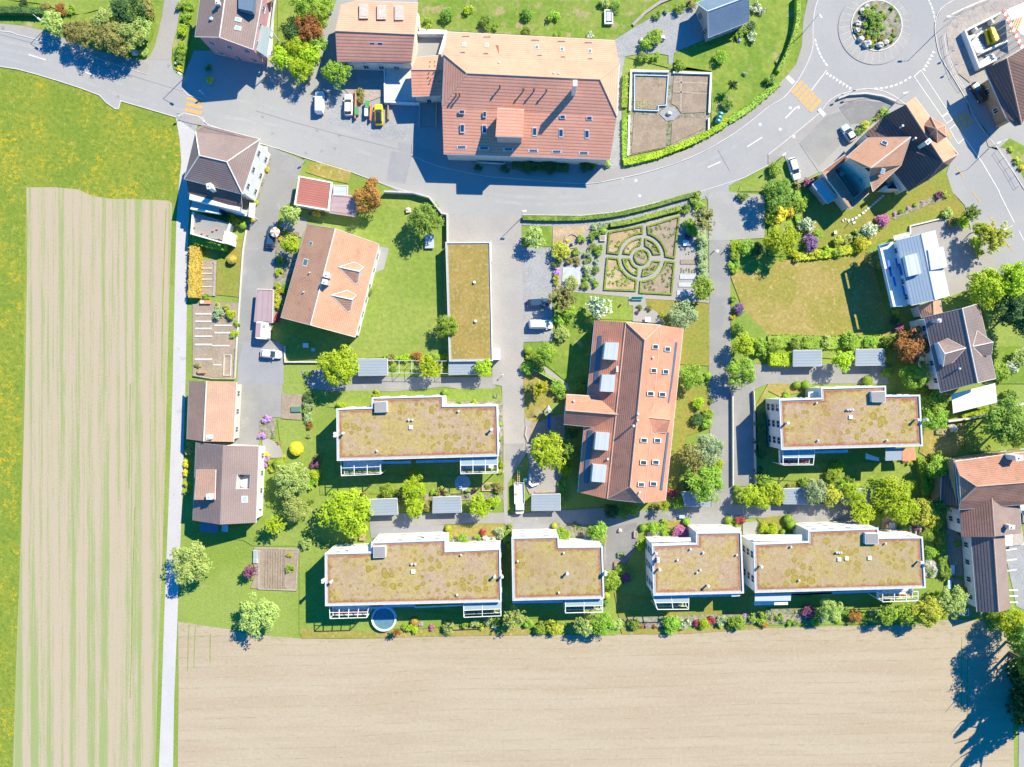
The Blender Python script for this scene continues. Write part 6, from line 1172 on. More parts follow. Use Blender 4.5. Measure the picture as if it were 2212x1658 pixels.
DATA = '''
T1 455,190,95,pale 640,280,105,olive 800,310,120,olive 950,190,125,pale 985,340,140,olive 1130,310,130,pale 1215,230,95,pale 1110,60,150,dark 1260,70,75,olive 410,75,45,olive 525,80,48,copper 610,85,35,fresh 200,25,35,dark 1275,75,30,yellow 1570,60,40,fresh 1610,150,48,fresh 1580,260,42,lime 1570,420,50,fresh 1555,510,38,mid 1810,690,30,yellow 1800,590,26,mid 1550,590,22,yellow 1640,60,40,fresh 1240,450,35,pale 1050,440,50,dark
T2 430,60,120,fresh 540,130,100,fresh 600,40,75,fresh 450,250,110,copper 320,300,80,dark 520,380,80,mid 210,490,90,lime 370,420,100,lime 470,480,85,lime 400,600,105,lime 705,625,112,fresh 1835,85,38,lime 1980,190,52,mid  2070,235,28,fresh  1650,130,60,mid  1480,210,45,fresh  895,810,38,olive 900,870,30,olive 1000,1590,55,copper 40,1450,40,fresh 95,1470,20,yellow 1920,1450,30,dark 2150,1460,35,dark
T3 890,60,48,mid 800,30,42,pale 130,275,38,mid 395,300,28,fresh 670,310,32,white 130,120,50,mid 360,150,45,fresh 1160,370,55,fresh 1230,330,60,fresh 1270,270,28,gold 1330,105,20,silver 1450,75,42,mid 1250,130,32,mid 1550,40,35,olive 2100,60,38,white 2060,230,42,dark 2150,90,32,white 2000,290,40,mid 1960,310,30,fresh 2080,320,40,white 1900,740,45,dark 2010,640,18,silver 1130,490,45,mid 1240,490,35,fresh 1450,560,50,fresh 1800,500,55,fresh 820,1400,38,pale 150,1430,60,dark 320,1450,60,dark 640,1430,60,dark 700,1420,35,mid 1860,900,50,mid 1860,1035,20,yellow
T4 870,115,42,fresh 925,165,55,mid 985,125,28,fresh 845,210,26,fresh 890,232,32,mid 992,232,24,fresh 945,262,26,mid 870,285,26,mid 930,305,30,mid 800,290,26,olive 860,330,20,gold 980,332,30,olive 915,362,22,gold 1060,345,24,fresh 1090,302,20,mid 1085,262,12,yellow 938,48,13,yellow 895,398,20,mid 742,240,13,yellow 1070,70,18,mid 960,190,26,fresh 840,90,24,fresh 905,80,26,mid 1110,180,12,gold 1010,150,16,mid 840,1085,40,gold 785,1135,34,mid 1000,965,36,fresh 960,1000,24,olive 350,1575,42,purple 2100,1290,22,gold 2150,1390,28,gold 2190,1450,25,yellow 40,1640,60,mid 60,1460,55,fresh 20,700,45,mid 250,1600,28,olive
M1 1395,190,82,pale 1400,455,72,lime 1360,355,28,fresh 1430,375,32,olive 1320,405,20,yellow 1320,595,32,fresh 1305,697,30,lime 1290,810,26,lime 1310,875,42,gold 1300,960,42,gold 1345,835,32,mid 1275,1085,40,red 895,240,40,gold 945,265,28,yellow 995,290,35,ball 1070,238,24,yellow 1110,95,20,gold 1085,180,16,gold 905,375,24,yellow 895,430,28,yellow 925,400,20,yellow 898,585,44,oball 780,1050,46,silver 885,1065,42,lime 850,1000,26,gold 770,985,25,gold 945,1135,24,fresh 920,1225,30,lime 2065,860,44,box 1570,190,14,violet 1640,195,24,yellow 1610,190,18,yellow 1560,1565,32,mid 680,905,26,fresh 2070,70,118,copper 1300,350,18,fresh 600,1500,20,olive 1815,1510,168,lime 1690,200,18,olive 1060,20,30,fresh 1440,215,18,silver 700,300,10,fresh
M2 355,240,132,mid 545,1165,98,fresh 395,1515,88,lime 862,1512,74,lime 60,1430,38,olive 175,1438,38,lime 285,1432,45,copper 400,1432,38,mid 530,1430,30,lime 520,1510,32,fresh 85,1525,24,fresh 1300,395,80,pale 1245,1370,38,ball 1385,1410,98,fresh 1705,400,36,fresh 1820,385,42,mid 1895,340,30,ball 1810,480,38,mid 1755,538,32,silver 1855,530,32,mid 1870,485,26,fresh 1530,515,75,gold 1655,520,34,fresh 1485,625,34,dark 1580,425,16,yellow 1600,600,32,olive 1660,600,32,olive 1495,690,30,lilac 1485,745,28,gold 1490,785,24,gold 1770,585,24,mid 1740,607,20,silver 1835,600,24,silver 1750,665,34,silver 1830,675,30,mid 1740,737,30,mid 1800,745,26,silver 1740,805,34,fresh 1832,797,30,fresh 1615,790,55,pale 1545,925,110,olive 1860,1000,92,white 1240,1530,55,fresh 1240,1430,20,gold 440,110,28,fresh 1840,295,40,silver 1900,300,25,silver 1600,1050,60,fresh 1540,1230,60,pale 1500,1120,45,fresh 450,1450,26,fresh
M3 1655,245,95,olive 1530,275,48,fresh 1500,150,36,mid 1620,120,45,fresh 1640,840,90,fresh 1470,1060,118,silver 1290,1065,20,gold 1100,1000,22,mid 1190,1000,26,olive 1080,1045,16,purple 1940,470,55,lime 2010,480,65,fresh 1925,560,42,fresh 1915,625,42,fresh 1918,685,28,lime 2050,470,50,mid 2110,500,60,dark 1960,1010,48,violet 1915,925,28,fresh 1905,1080,20,yellow 1950,1180,48,mid 2015,1330,88,lime 2140,1325,70,fresh 1545,1590,100,fresh 1690,1590,34,ball 1975,1570,115,fresh 1560,340,50,fresh 1640,440,50,silver 1640,560,42,silver 1650,660,42,silver 1520,380,32,purple 1640,740,38,silver 2160,1400,45,fresh 1580,60,40,fresh 1990,40,40,mid
C2 130,520,170,mid
M4 130,420,142,lime 370,440,68,violet 335,285,60,white 605,430,48,gold 870,330,62,white 770,365,38,pale 690,410,36,pale 985,245,57,pink 1095,190,14,lilac 1210,140,12,lilac 1330,88,10,lilac 1150,170,18,fresh 1270,110,18,fresh 1550,190,45,pale 1745,190,75,mid 1600,270,40,olive 1685,265,48,lime 1840,330,65,lime 1950,400,130,gold 1820,520,38,lime 1800,440,55,lime 940,580,82,olive 1480,30,30,purple 1540,20,26,gold 1900,830,165,lime 2090,780,150,lime 2080,980,150,dark 2230,1060,180,dark 2230,760,150,mid 2100,1520,60,white 2000,1560,70,fresh 2180,1430,75,pale 1240,1320,142,copper 1270,1590,118,fresh 1050,1300,68,mid 705,1290,72,fresh 500,1290,42,pale 225,1310,48,mid 50,1330,72,fresh 330,1300,40,fresh 880,1300,50,fresh 660,1450,82,lime 1100,1040,28,gold 1090,1110,36,dark 1130,1180,36,purple 860,1630,44,ball 1030,1560,50,fresh 430,380,40,fresh 90,200,60,yellow 180,180,45,yellow 270,130,60,fresh 60,50,50,mid 300,60,42,fresh 20,240,40,ygreen 600,530,40,fresh 400,540,40,ygreen 800,450,60,ygreen 230,560,40,ygreen 490,510,40,lime 1500,20,20,olive 1210,340,0,mid
N1 1560,120,42,dark 1560,180,40,silver 1560,290,38,silver 1570,362,28,copper 1185,303,30,lilac 1155,455,28,lilac 1215,300,22,lilac 1455,560,60,yball 1310,690,55,ball 1200,612,22,yellow 1195,645,24,lilac 1225,680,20,lime 1187,707,20,lilac 1255,745,24,gold 1345,632,14,yellow 1295,510,15,orange 1420,830,148,pale 1610,790,48,lime 1450,1070,100,pale 1612,690,36,purple 1580,1015,24,mid 1265,1215,82,lime 525,560,45,orange 500,690,26,yellow 500,770,26,yellow 510,870,28,ygreen 500,930,24,gold 530,1550,165,pale 1060,1620,58,purple 1545,1375,50,pale 1352,1010,18,yellow 1352,1050,16,yellow 1595,870,42,fresh 1540,230,30,fresh 920,390,14,olive 1560,450,20,olive 1640,640,30,olive 1400,1600,32,fresh 1395,1480,22,lime 1230,740,16,lime
N2 240,1110,205,lime 590,930,62,fresh 805,900,98,lime 825,795,48,ygreen 820,1065,86,lime 930,1050,55,olive 1372,1060,90,lime 1500,1020,52,lime 700,1010,42,olive 1560,352,18,ball 1562,480,16,fresh 1565,700,26,lime 480,85,30,lime 180,185,32,lime 1965,575,152,lime 2140,580,72,mid 2120,740,58,lime 2085,860,32,fresh 2090,960,34,fresh 1085,75,34,ball 1110,1250,32,gball 1105,1312,30,lime 1240,1337,44,fresh 1360,1332,24,fresh 1405,1285,27,red 1545,1290,42,silver 1630,1290,28,fresh 1625,1355,36,fresh 1645,1230,22,fresh 1640,1400,24,lime 2025,1225,28,gball 2110,1300,50,fresh 1330,925,22,purple 1050,935,40,olive 980,935,26,fresh 1100,960,22,silver 1200,170,20,fresh 1330,160,24,lime 1520,100,18,white 380,960,30,olive 1540,900,50,olive 1440,890,22,mid 1270,945,26,silver 1560,760,22,gold 1900,40,70,ygreen 2050,30,60,fresh 2090,110,40,mid 1810,30,45,olive
N3 440,1305,55,fresh 740,1275,78,fresh 775,1345,48,pale 1130,1240,32,ball 1220,1242,52,fresh 1300,1222,44,fresh 1320,1300,28,fresh 1505,1190,34,ball 1455,1285,64,pink 1376,945,42,red 1440,1040,52,fresh 1310,1055,50,lime 1250,1065,38,olive 1610,170,50,lime 1690,265,48,fresh 1685,345,45,fresh 1600,305,48,dark 1720,150,20,mid 1700,570,128,silver 1565,640,125,olive 1670,870,150,fresh 1770,700,55,lime 1520,880,60,dark 1865,1175,33,ball 1868,1235,30,fresh 1970,1187,35,red 1950,1250,26,fresh 1945,1160,16,gold 2180,1240,42,lime 1122,1390,44,lime 945,1605,50,mid 970,1645,26,purple 2050,970,82,lime 2150,985,80,lime 1945,905,36,fresh 2165,850,62,fresh 2140,760,40,dark 2150,600,45,dark 2130,480,42,dark 2140,340,42,dark 1610,1245,20,ball 1750,1240,20,gball 1400,300,18,fresh 1380,580,16,fresh 860,1100,60,dark 960,1100,60,mid 1050,1090,50,fresh 540,1215,18,olive 575,1245,12,mid 730,500,0,mid 500,620,45,fresh 470,520,40,mid 590,30,50,mid 520,420,45,dark 480,700,36,fresh 430,840,26,fresh 425,940,26,fresh 435,1040,26,fresh
N4 60,960,82,lime 420,930,108,silver 560,965,88,gold 560,790,62,fresh 600,720,55,lime 750,960,98,lime 1070,960,150,lime 1150,1060,130,lime 950,900,90,fresh 820,1120,88,lime 950,1120,60,fresh 1340,1110,118,gold 1480,1060,85,mid 1460,720,95,fresh 1390,830,42,fresh 1402,905,38,fresh 1435,160,95,fresh 1450,300,105,fresh 1360,60,70,mid 2050,330,190,mid 2170,420,120,mid 2090,110,60,mid 1960,260,60,fresh 1490,1290,42,mid 1510,1390,45,fresh 1515,1470,38,mid 1530,1620,42,mid 1640,1390,26,fresh 1180,648,26,pink 1245,600,24,mid 175,1170,42,ball 200,1215,44,ball 40,1250,48,lime 125,1280,26,ball 1330,700,40,fresh 1225,690,22,gold 320,970,60,silver 650,900,60,fresh 700,830,40,mid 320,860,40,mid 200,880,30,olive 0,870,60,fresh 1240,880,50,lime 1440,1200,60,ygreen 620,1225,36,fresh 720,1230,36,fresh 850,1215,32,mid 1380,1300,60,fresh 1420,1450,60,fresh 1390,1590,26,silver 1440,1600,24,white 1410,1640,22,mid 100,680,26,gold 1630,1560,12,white 1450,620,45,mid 240,60,0,mid 160,95,26,fresh 250,10,34,ball 325,10,40,ball 1150,1190,32,fresh 1270,1240,30,purple
B1 1120,950,152,pale
B2 262,995,34,oball 240,1065,40,lime 188,1040,30,fresh 110,1080,36,copper 412,1047,22,pink 560,1040,55,pale 1130,960,92,pale 900,990,32,silver 1010,1020,45,mid 960,1030,28,white 1350,1050,56,fresh 1475,1050,68,gold 1740,1035,85,pale 1890,1010,98,fresh 1780,965,55,pale 2160,1015,48,mid 1975,645,75,fresh 2062,545,48,fresh 1925,770,32,gball 1920,830,26,mid 790,1000,40,pale 2080,620,36,purple 700,1030,25,fresh 840,1040,22,gold 1250,1010,40,fresh 1640,1020,30,olive 2010,1020,45,pale 320,1020,16,lilac
B3 495,1020,42,olive 825,1030,75,fresh 940,1012,40,white 1045,1005,28,red 1115,1012,50,lime 1167,990,38,red 1260,992,42,silver 1400,1000,62,fresh 1335,985,34,fresh 1520,955,34,fresh 1598,965,44,fresh 1680,922,38,silver 1620,1020,30,copper 1545,990,14,yellow 1450,945,22,lilac 1755,950,30,fresh 1790,985,22,silver 1855,1003,26,fresh 1900,1005,20,mid 420,610,46,purple 560,1030,18,terra 610,1032,16,pink 680,1035,16,terra 1900,915,10,orange 1935,912,10,yellow 1690,970,12,yellow 545,840,0,mid 1330,1040,26,dark 1250,1030,20,gold 380,640,30,dark
B4 540,300,98,pale 350,315,52,purple 745,350,55,copper 660,310,35,mid 835,345,36,fresh 905,350,46,pale 1030,345,78,fresh 1175,335,80,fresh 1135,290,34,silver 1370,320,128,gold 1600,220,118,pale 1720,140,34,olive 1490,180,60,fresh 1500,90,0,mid 1950,340,55,fresh 2130,430,130,lime 2060,330,70,fresh 400,400,32,fresh 600,390,28,lime 480,380,22,white 1290,330,50,fresh 1500,330,45,lime 960,320,20,lilac 1530,0,36,mid 180,405,20,mid 230,410,18,silver 700,400,24,olive
'''
for line in DATA.strip().split('\n'):
    tl = line.split()[0]
    for it in line.split()[1:]:
        x, y, r, k = it.split(','); r = float(r) / 40
        if tl == 'C2': r = float(it.split(',')[2]) / 53.3
        if tl == 'C4': r = float(it.split(',')[2]) / 80
        if r == 0: continue
        if k == 'terra': k = 'copper'
        (u, v), = TL[tl](x + ',' + y); h = None; sh = None; tree = None
        key = (tl, x, y)
        if key in {('M3', '1655', '245'), ('M2', '1545', '925'), ('N1', '1265', '1215'), ('M4', '1745', '190'), ('M4', '1950', '400'), ('N4', '1480', '1060'), ('N2', '2140', '580'), ('B2', '1130', '960'), ('N3', '1310', '1055'), ('T3', '1900', '740'), ('N2', '1900', '40'), ('B2', '110', '1080'), ('N1', '1060', '1620')}: sh = 'star'; tree = True
        if key in {('M4', '1900', '830'), ('M4', '2090', '780'), ('M4', '2080', '980'), ('M4', '2230', '1060'), ('M4', '2230', '760'), ('N4', '2050', '330'), ('N4', '2170', '420')}: h = 10 + (int(x) % 3)
        if key == ('M4', '1240', '1320'): h = 7
        if k == 'lime' and 1.5 < r <= 2.5: tree = True; h = 5.2
        if k == 'mid' and key == ('M3', '1950', '1180'): h = 2.6
        if tl == 'T4' and 730 < float(x) < 1120 and float(y) < 420: h = .22 + 1.2 * r; tree = False
        plant(u, v, r, k, h, sh, tree)
for s, r, h in (('B4 2290,560', 3.6, 13), ('B4 2300,700', 3.4, 13), ('B4 2590,1010', 3.8, 19), ('B4 2590,1180', 3.4, 18), ('B4 2620,1380', 3.8, 20), ('B4 2370,820', 3.6, 15)):
    (u, v), = P(s); plant(u, v, r, 'mid' if h < 16 else 'spruce', h, None if h < 16 else 'cone', True)
# labels for every plant
by = {}
for o, st, u, v, g in VEG: by.setdefault(st + ' ' + where(u, v), []).append((u, v, o, g))
ORD = ['first', 'second', 'third', 'fourth', 'fifth', 'sixth', 'seventh', 'eighth', 'ninth', 'tenth', 'eleventh', 'twelfth']
for lb, L_ in by.items():
    L_.sort(key=lambda q: q[0])
    for i, (u, v, o, g) in enumerate(L_):
        o['label'] = lb if len(L_) == 1 else lb.replace('to the left of','left of').replace('to the right of','right of') + ', ' + (ORD[i] if i < 12 else 'further') + ' from left'
        o['group'] = g
# ------------------------------------------------------------ hedges
def hedge(label, pts, wd, h, mat, dens=14, size=.16, closed=False, sm=0, name='hedge', group=None, z0=.08):
    pts = WP(pts, h * .8) if isinstance(pts, str) else pts
    if sm: pts = smooth(pts, sm, closed)
    m = MB(); m.ribbon(pts, wd * .86, z0, h * .95, closed)
    n = len(pts); rn = random.Random(len(label) + n)
    for i in range(n if closed else n - 1):
        a, b_ = Vector(pts[i][:2]), Vector(pts[(i + 1) % n][:2]); L_ = (b_ - a).length
        if L_ < .01: continue
        t = (b_ - a) / L_; nn = Vector((-t.y, t.x))
        for _ in range(int(L_ * dens * max(.6, wd))):
            p = a + t * rn.random() * L_ + nn * rn.uniform(-.5, .5) * wd; edge = rn.random()
            z = h * (.95 + .08 * rn.random())
            if edge < .35: p = p + nn * (wd / 2 * (1 if rn.random() < .5 else -1) - (p - a).dot(nn)); z = z0 + (h - z0) * rn.random()
            leaves(m, (p.x, p.y, z), .05, .03, 1, size, 0, .5, rn)
    return tag(m.obj(name, mat), label, 'hedge', group)
hedge('long dark clipped hedge along the upper left edge above the road', 'T1 -200,90 0,90 200,92 370,100', 1.5, 1.6, 'leaf_dark')
hedge('long low hedge between the main road and the footpath', 'M3 95,225 300,232 600,228 900,195 1200,125 1500,40 1630,8', 1.0, .9, 'leaf_mid', sm=3)
hedge('low clipped hedge along the north side of the formal garden', 'M3 850,285 1000,262 1200,210 1460,140', 1.1, 1.0, 'leaf_box', sm=3)
hedge('bright flowering hedge between the kitchen garden and the curved pavement', 'T3 965,1408 1200,1355 1500,1245 1700,1150 1850,1060', 1.4, 1.0, 'leaf_lime', sm=3, size=.22)
hedge('hedge beside the pavement right of the kitchen garden', 'T3 1870,1050 2050,930 2211,800 T4 90,720', 1.5, .7, 'leaf_fresh', sm=3, size=.22)
hedge('tall narrow hedge curving along the grass beside the roundabout', 'T4 262,-40 262,60 255,200 210,360 150,500 85,620', 1.0, 1.7, 'leaf_fresh', sm=3)
hedge('overgrown green strip between barn path and kitchen garden wall', 'T3 980,650 975,780 970,930', 1.3, .8, 'leaf_fresh', size=.22); hedge('green strip below the gap in the kitchen garden wall', 'T3 975,1020 972,1200 975,1390', 1.2, .7, 'leaf_fresh', size=.22)
hedge('orange-yellow clipped hedge beside the white gravel path', 'M1 580,470 573,700 568,915', 2.5, 1.8, 'leaf_orange', dens=16, size=.2)
hedge('green hedge along the south edge of the roof terrace', 'M1 565,405 700,440 840,470', 2.2, 2.2, 'leaf_fresh', dens=16, size=.22)
hedge('square clipped lime-green hedge block left of a metal shed', 'M4 15,1448 208,1448', 3.1, 1.8, 'leaf_lime', dens=10, size=.22)
hedge('dark hedge in the shade left of the eastern block', 'N4 -60,250 -55,450 -40,620', 1.8, 1.6, 'leaf_dark'); hedge('clipped green strip left of the sunken drive', 'N3 430,900 425,1060', 1.2, .8, 'leaf_fresh')
hedge('low shrubby border along the lower edge of the bright lawn', 'M2 0,1432 200,1435 500,1425', 1.1, .6, 'leaf_fresh', size=.2); hedge('pale ground-cover border on the east side of the formal garden', 'M3 1640,350 1645,560 1655,760 1650,900', 2.2, .5, 'leaf_silver', size=.2)
hedge('grassy flowering border between the inn garden and the mown lawn', 'M4 230,560 420,545 600,520 760,480 880,420', 1.9, .7, 'leaf_ygreen' if 'leaf_ygreen' in MATS else 'leaf_yellowgreen', sm=2, size=.22)
hedge('mixed border below the mown lawn', 'M4 0,1300 200,1290 500,1310 800,1290 1000,1300', 3.0, .6, 'leaf_fresh', dens=8, size=.24); hedge('climbing greenery on the fence right of the eastern block', 'N4 1310,640 1340,800 1370,960', 1.2, 1.5, 'leaf_fresh', size=.22)
hedge('border of shrubs at the vegetable garden east of the southern blocks', 'N4 1490,1270 1510,1400 1505,1480 1530,1650', 1.6, .9, 'leaf_mid', size=.22); hedge('row of hedge shrubs facing the bank below the awning', 'N4 1680,290 1850,240 2000,215', 1.2, .8, 'leaf_lime', size=.2)
hedge('low planted edge of the parking lawn', 'M3 100,1470 250,1560 390,1650', .8, .6, 'leaf_fresh'); hedge('hedge in front of the house windows south of the barn house', 'T3 0,1425 240,1440 490,1450', 1.6, 1.0, 'leaf_dark', size=.2)
hedge('green bed edge along the inn car park', 'T4 780,1140 900,1050 1040,950', .9, .6, 'leaf_mid'); hedge('long ragged shrub border between the inn garden paths', 'C2 350,480 330,700 380,900', 1.5, .8, 'leaf_fresh', size=.22)
# formal garden: clipped box hedges round the beds
c0 = (1122, 562)
def arc(r, a0, a1, n=9): return ' '.join('%f,%f' % (c0[0] + r * math.cos(R(a0 + (a1 - a0) * i / (n - 1))), c0[1] - r * 1.0 * math.sin(R(a0 + (a1 - a0) * i / (n - 1)))) for i in range(n))
BX = 'clipped box hedges of the formal garden'
for nm, s in (('upper left corner bed', 'M3 842,350 1125,297 ' + arc(207, 89, 172) + ' 828,522'), ('upper right corner bed', 'M3 1176,297 1445,212 1402,568 ' + arc(210, 2, 74)), ('lower right corner bed', 'M3 1404,610 1378,883 1108,868 ' + arc(212, 268, 349)),
              ('lower left corner bed', 'M3 825,570 ' + arc(207, 184, 257) + ' 1066,852 800,842'),
              ('inner ring bed, upper left', 'M3 ' + arc(160, 93, 168) + ' ' + arc(105, 165, 98, 6)), ('inner ring bed, upper right', 'M3 ' + arc(160, 10, 78) + ' ' + arc(105, 72, 14, 6)), ('inner ring bed, lower right', 'M3 ' + arc(162, 272, 345) + ' ' + arc(105, 340, 280, 6)), ('inner ring bed, lower left', 'M3 ' + arc(162, 186, 255) + ' ' + arc(105, 250, 190, 6)), ('round centre bed', 'M3 ' + arc(62, 0, 340, 14))):
    pts = WP(s, .45); hedge('clipped box hedge round the ' + nm + ' of the formal garden', pts, .42 if 'corner' in nm else .36, .5, 'leaf_box', dens=22, size=.09, closed=True, name='box_hedge', group=BX)
    poly = [(p.x, p.y) for p in pts]
    layer('garden_bed', [Vector((p[0], p[1], 0)) for p in poly], 'woodchip' if 'left' in nm or 'upper left' in nm else 'soil', .222)
    rn = random.Random(len(nm) * 3); xs = [p[0] for p in poly]; ys = [p[1] for p in poly]; m = MB()
    def inside(x, y):
        k = False
        for i in range(len(poly)):
            a, b_ = poly[i - 1], poly[i]
            if (a[1] > y) != (b_[1] > y) and x < (b_[0] - a[0]) * (y - a[1]) / (b_[1] - a[1]) + a[0]: k = not k
        return k
    for _ in range(70 if 'corner' in nm else 26):
        x, y = rn.uniform(min(xs), max(xs)), rn.uniform(min(ys), max(ys))
        if inside(x, y) and noise.noise(Vector((x * .4, y * .4, 3))) > -.15: leaves(m, (x, y, .36), .32, .16, 16, .11, 0, .6, rn)
    tag(m.obj('bedding_plants', 'leaf_mid' if 'right' in nm else 'leaf_fresh'), 'loose green bedding plants inside the ' + nm + ' of the formal garden', 'plants', kind='stuff')
# rows of vegetables and ground cover
def rows(label, pts, n, mat, size=.12, h=.25, gap=.5):
    a, b_, c, d = WP(pts, .2); m = MB(); rn = random.Random(n)
    for i in range(n):
        t = (i + .5) / n; p, q = a.lerp(d, t), b_.lerp(c, t); k = int((q - p).length / gap)
        for j in range(k):
            o = p.lerp(q, (j + .5) / k)
            if rn.random() < .8: leaves(m, (o.x, o.y, .12 + h * .6), .16, h * .5, 9, size, 0, .6, rn)
    return tag(m.obj('vegetable_rows', mat), label, 'plants', kind='stuff')
rows('green vegetable rows in the framed kitchen garden bed', 'T3 1070,650 1160,650 1160,690 1070,690', 2, 'leaf_lime'); rows('lawn-like green bed in the kitchen garden', 'T3 1200,655 1310,655 1310,690 1200,690', 2, 'leaf_fresh'); rows('small seedlings in the kitchen garden', 'T3 1215,720 1300,720 1300,745 1215,745', 2, 'leaf_mid', .07)
rows('two leafy beds low in the kitchen garden frame', 'T3 1070,870 1190,870 1190,945 1070,945', 4, 'leaf_lime'); rows('strawberry row at the vegetable plot', 'B1 1165,385 1185,385 1185,490 1165,490', 1, 'leaf_mid'); rows('lush greens on the right of the vegetable plot', 'B1 1380,400 1430,400 1430,620 1380,620', 2, 'leaf_fresh', .16)
rows('rows in the allotment beds', 'M1 590,1500 640,1490 640,1520 590,1530', 2, 'leaf_silver', .14); rows('herb rows beside the pale border of the formal garden', 'M3 1470,510 1590,510 1590,545 1470,545', 2, 'leaf_silver'); rows('reddish salad rows beside the formal garden', 'M3 1450,655 1590,660 1590,700 1450,700', 3, 'leaf_olive')
rows('plants in the raised bed south of the block', 'N2 1410,875 1480,875 1480,905 1410,905', 2, 'leaf_fresh')
# ------------------------------------------------------------ vehicles
def car(label, pix, ang, paint, L_=4.3, wd=1.78, h=1.5, kind='car', roofm=None, group='parked cars', front=1):
    """ang: heading in degrees in the picture plane, 0 = nose to the right, 90 = nose up"""
    q = W(P(pix)[0], .6); root = empty('parked_' + kind, (q.x, q.y, .1), label, kind, group, R(ang))
    hw = wd / 2; hl = L_ / 2; van = kind == 'van'
    st = [(-hl, .72, .35, .72), (-hl + .12, .9, .28, .92), (-hl + .7, 1, .22, .98), (-.4, 1, .2, .95), (hl - 1.2, 1, .22, .92), (hl - .5, .97, .24, .82), (hl - .12, .86, .3, .68), (hl, .66, .38, .55)]
    def loft(st, mat, name, par, taper=.86):
        m = MB(); n = 10; rings = []
        for x, k, z0, z1 in st:
            w_ = hw * k; r = [(-w_, z0), (-w_, z0 + (z1 - z0) * .55), (-w_ * .97, z0 + (z1 - z0) * .85), (-w_ * taper, z1), (-w_ * taper * .5, z1 + .02), (w_ * taper * .5, z1 + .02), (w_ * taper, z1), (w_ * .97, z0 + (z1 - z0) * .85), (w_, z0 + (z1 - z0) * .55), (w_, z0)]
            rings.append([(x, y, z) for y, z in r])
        for a, b_ in zip(rings, rings[1:]):
            for i in range(n): j = (i + 1) % n; m.face([a[i], a[j], b_[j], b_[i]][::-1])
        m.face(rings[0]); m.face(rings[-1][::-1])
        return m.obj(name, mat, par, smooth=True, local=True)
    loft(st, paint, 'body', root)
    x0, x1 = (-hl + .12, hl - 1.0) if van else (-hl + .25, hl - 1.25)
    cb = [(x0, .84, .85, .95), (x0 + .25, .82, .85, h - .14), (x0 + .6, .8, .85, h - .05), (x1 - .9, .8, .85, h - .05), (x1 - .65, .79, .85, h - .12), (x1, .86, .85, .9)]
    loft(cb, 'glass_dark' if not van else paint, 'cabin', root, .82)
    if not van:
        m = MB(); m.prism([(x0 + .45, -hw * .62), (x1 - .95, -hw * .62), (x1 - .85, 0), (x1 - .95, hw * .62), (x0 + .45, hw * .62), (x0 + .38, 0)], h - .08, h + .0); m.obj('roof', roofm or paint, root, local=True)
        for s in (-1, 1):
            m = MB(); m.tube((x0 + .45, s * hw * .7, h - .1), (x1 - .9, s * hw * .7, h - .1), .045, n=5)
            for xx, zz in ((x0 + .02, .95), (x1 - .08, .93)): m.tube((x0 + .45 if xx < 0 else x1 - .9, s * hw * .7, h - .1), (xx, s * hw * .8, zz), .05, n=5)
            m.obj('roof_pillar', paint, root, local=True)
    else:
        m = MB(); m.face([(x1 - .62, -hw * .62, h - .1), (x1 - .02, -hw * .74, .98), (x1 - .02, hw * .74, .98), (x1 - .62, hw * .62, h - .1)]); m.face([(x1 - .66, -hw * .62, h - .07), (x1 - .02, -hw * .74, 1.02), (x1 - .02, hw * .74, 1.02), (x1 - .66, hw * .62, h - .07)]); m.obj('windscreen', 'glass_green', root, local=True)
    for sx in (-hl + .8, hl - .85):
        for s in (-1, 1):
            w = MB().tube((sx, s * (hw - .18), .22), (sx, s * (hw + .01), .22), .32, n=14).obj('wheel', 'rubber', root, local=True); MB().tube((sx, s * (hw - .05), .22), (sx, s * (hw + .02), .22), .18, n=10).obj('rim', 'steel', w, local=True)
    for s in (-1, 1):
        MB().box((hl - .1, s * hw * .62), .09, .2, .48, .66).obj('headlight', 'glass_pale', root, local=True); MB().box((-hl + .06, s * hw * .68), .07, .17, .6, .85).obj('tail_light', 'red', root, local=True); MB().box((x1 - .35, s * (hw + .1)), .1, .11, .9, 1.02).obj('wing_mirror', paint, root, local=True)
    return root
car('white van parked on the yard below the lime trees', 'T2 550,890', 90, 'car_white', 5.0, 2.0, 1.9, 'van')
car('white car parked between the white van and the orange fence', 'T2 800,910', 90, 'car_white', 4.7)
car('yellow car with a black roof on the yard left of the barn house', 'T2 1062,995', 92, 'car_yellow', 4.6, 1.85, 1.5, roofm='car_black')
car('dark blue car parked in the farm lane under the pink parasol', 'M1 1240,390', 83, 'car_navy', 4.9)
car('white car parked alone at the widening of the farm lane', 'M1 1238,1402', -5, 'car_white', 4.5)
car('navy estate car in a parking bay under a bare tree', 'M2 1335,960', 3, 'car_navy', 4.8)
car('long white van in the parking bays', 'M2 1355,1146', 0, 'car_white', 5.2, 2.0, 1.9, 'van')
car('silver-blue car with a white roof behind the inn', 'T4 690,1152', 122, 'car_silver', 4.0, 1.8, 1.5, roofm='car_white')
car('white car parked on the grass edge of the inn car park', 'T4 222,1462', -73, 'car_white', 4.9)
car('black car standing in the shade of the tavern', 'T4 1815,800', 122, 'car_black', 4.8)
car('silver car cut by the right edge beside the farm wing', 'N4 2200,1130', 90, 'car_silver', 4.4)
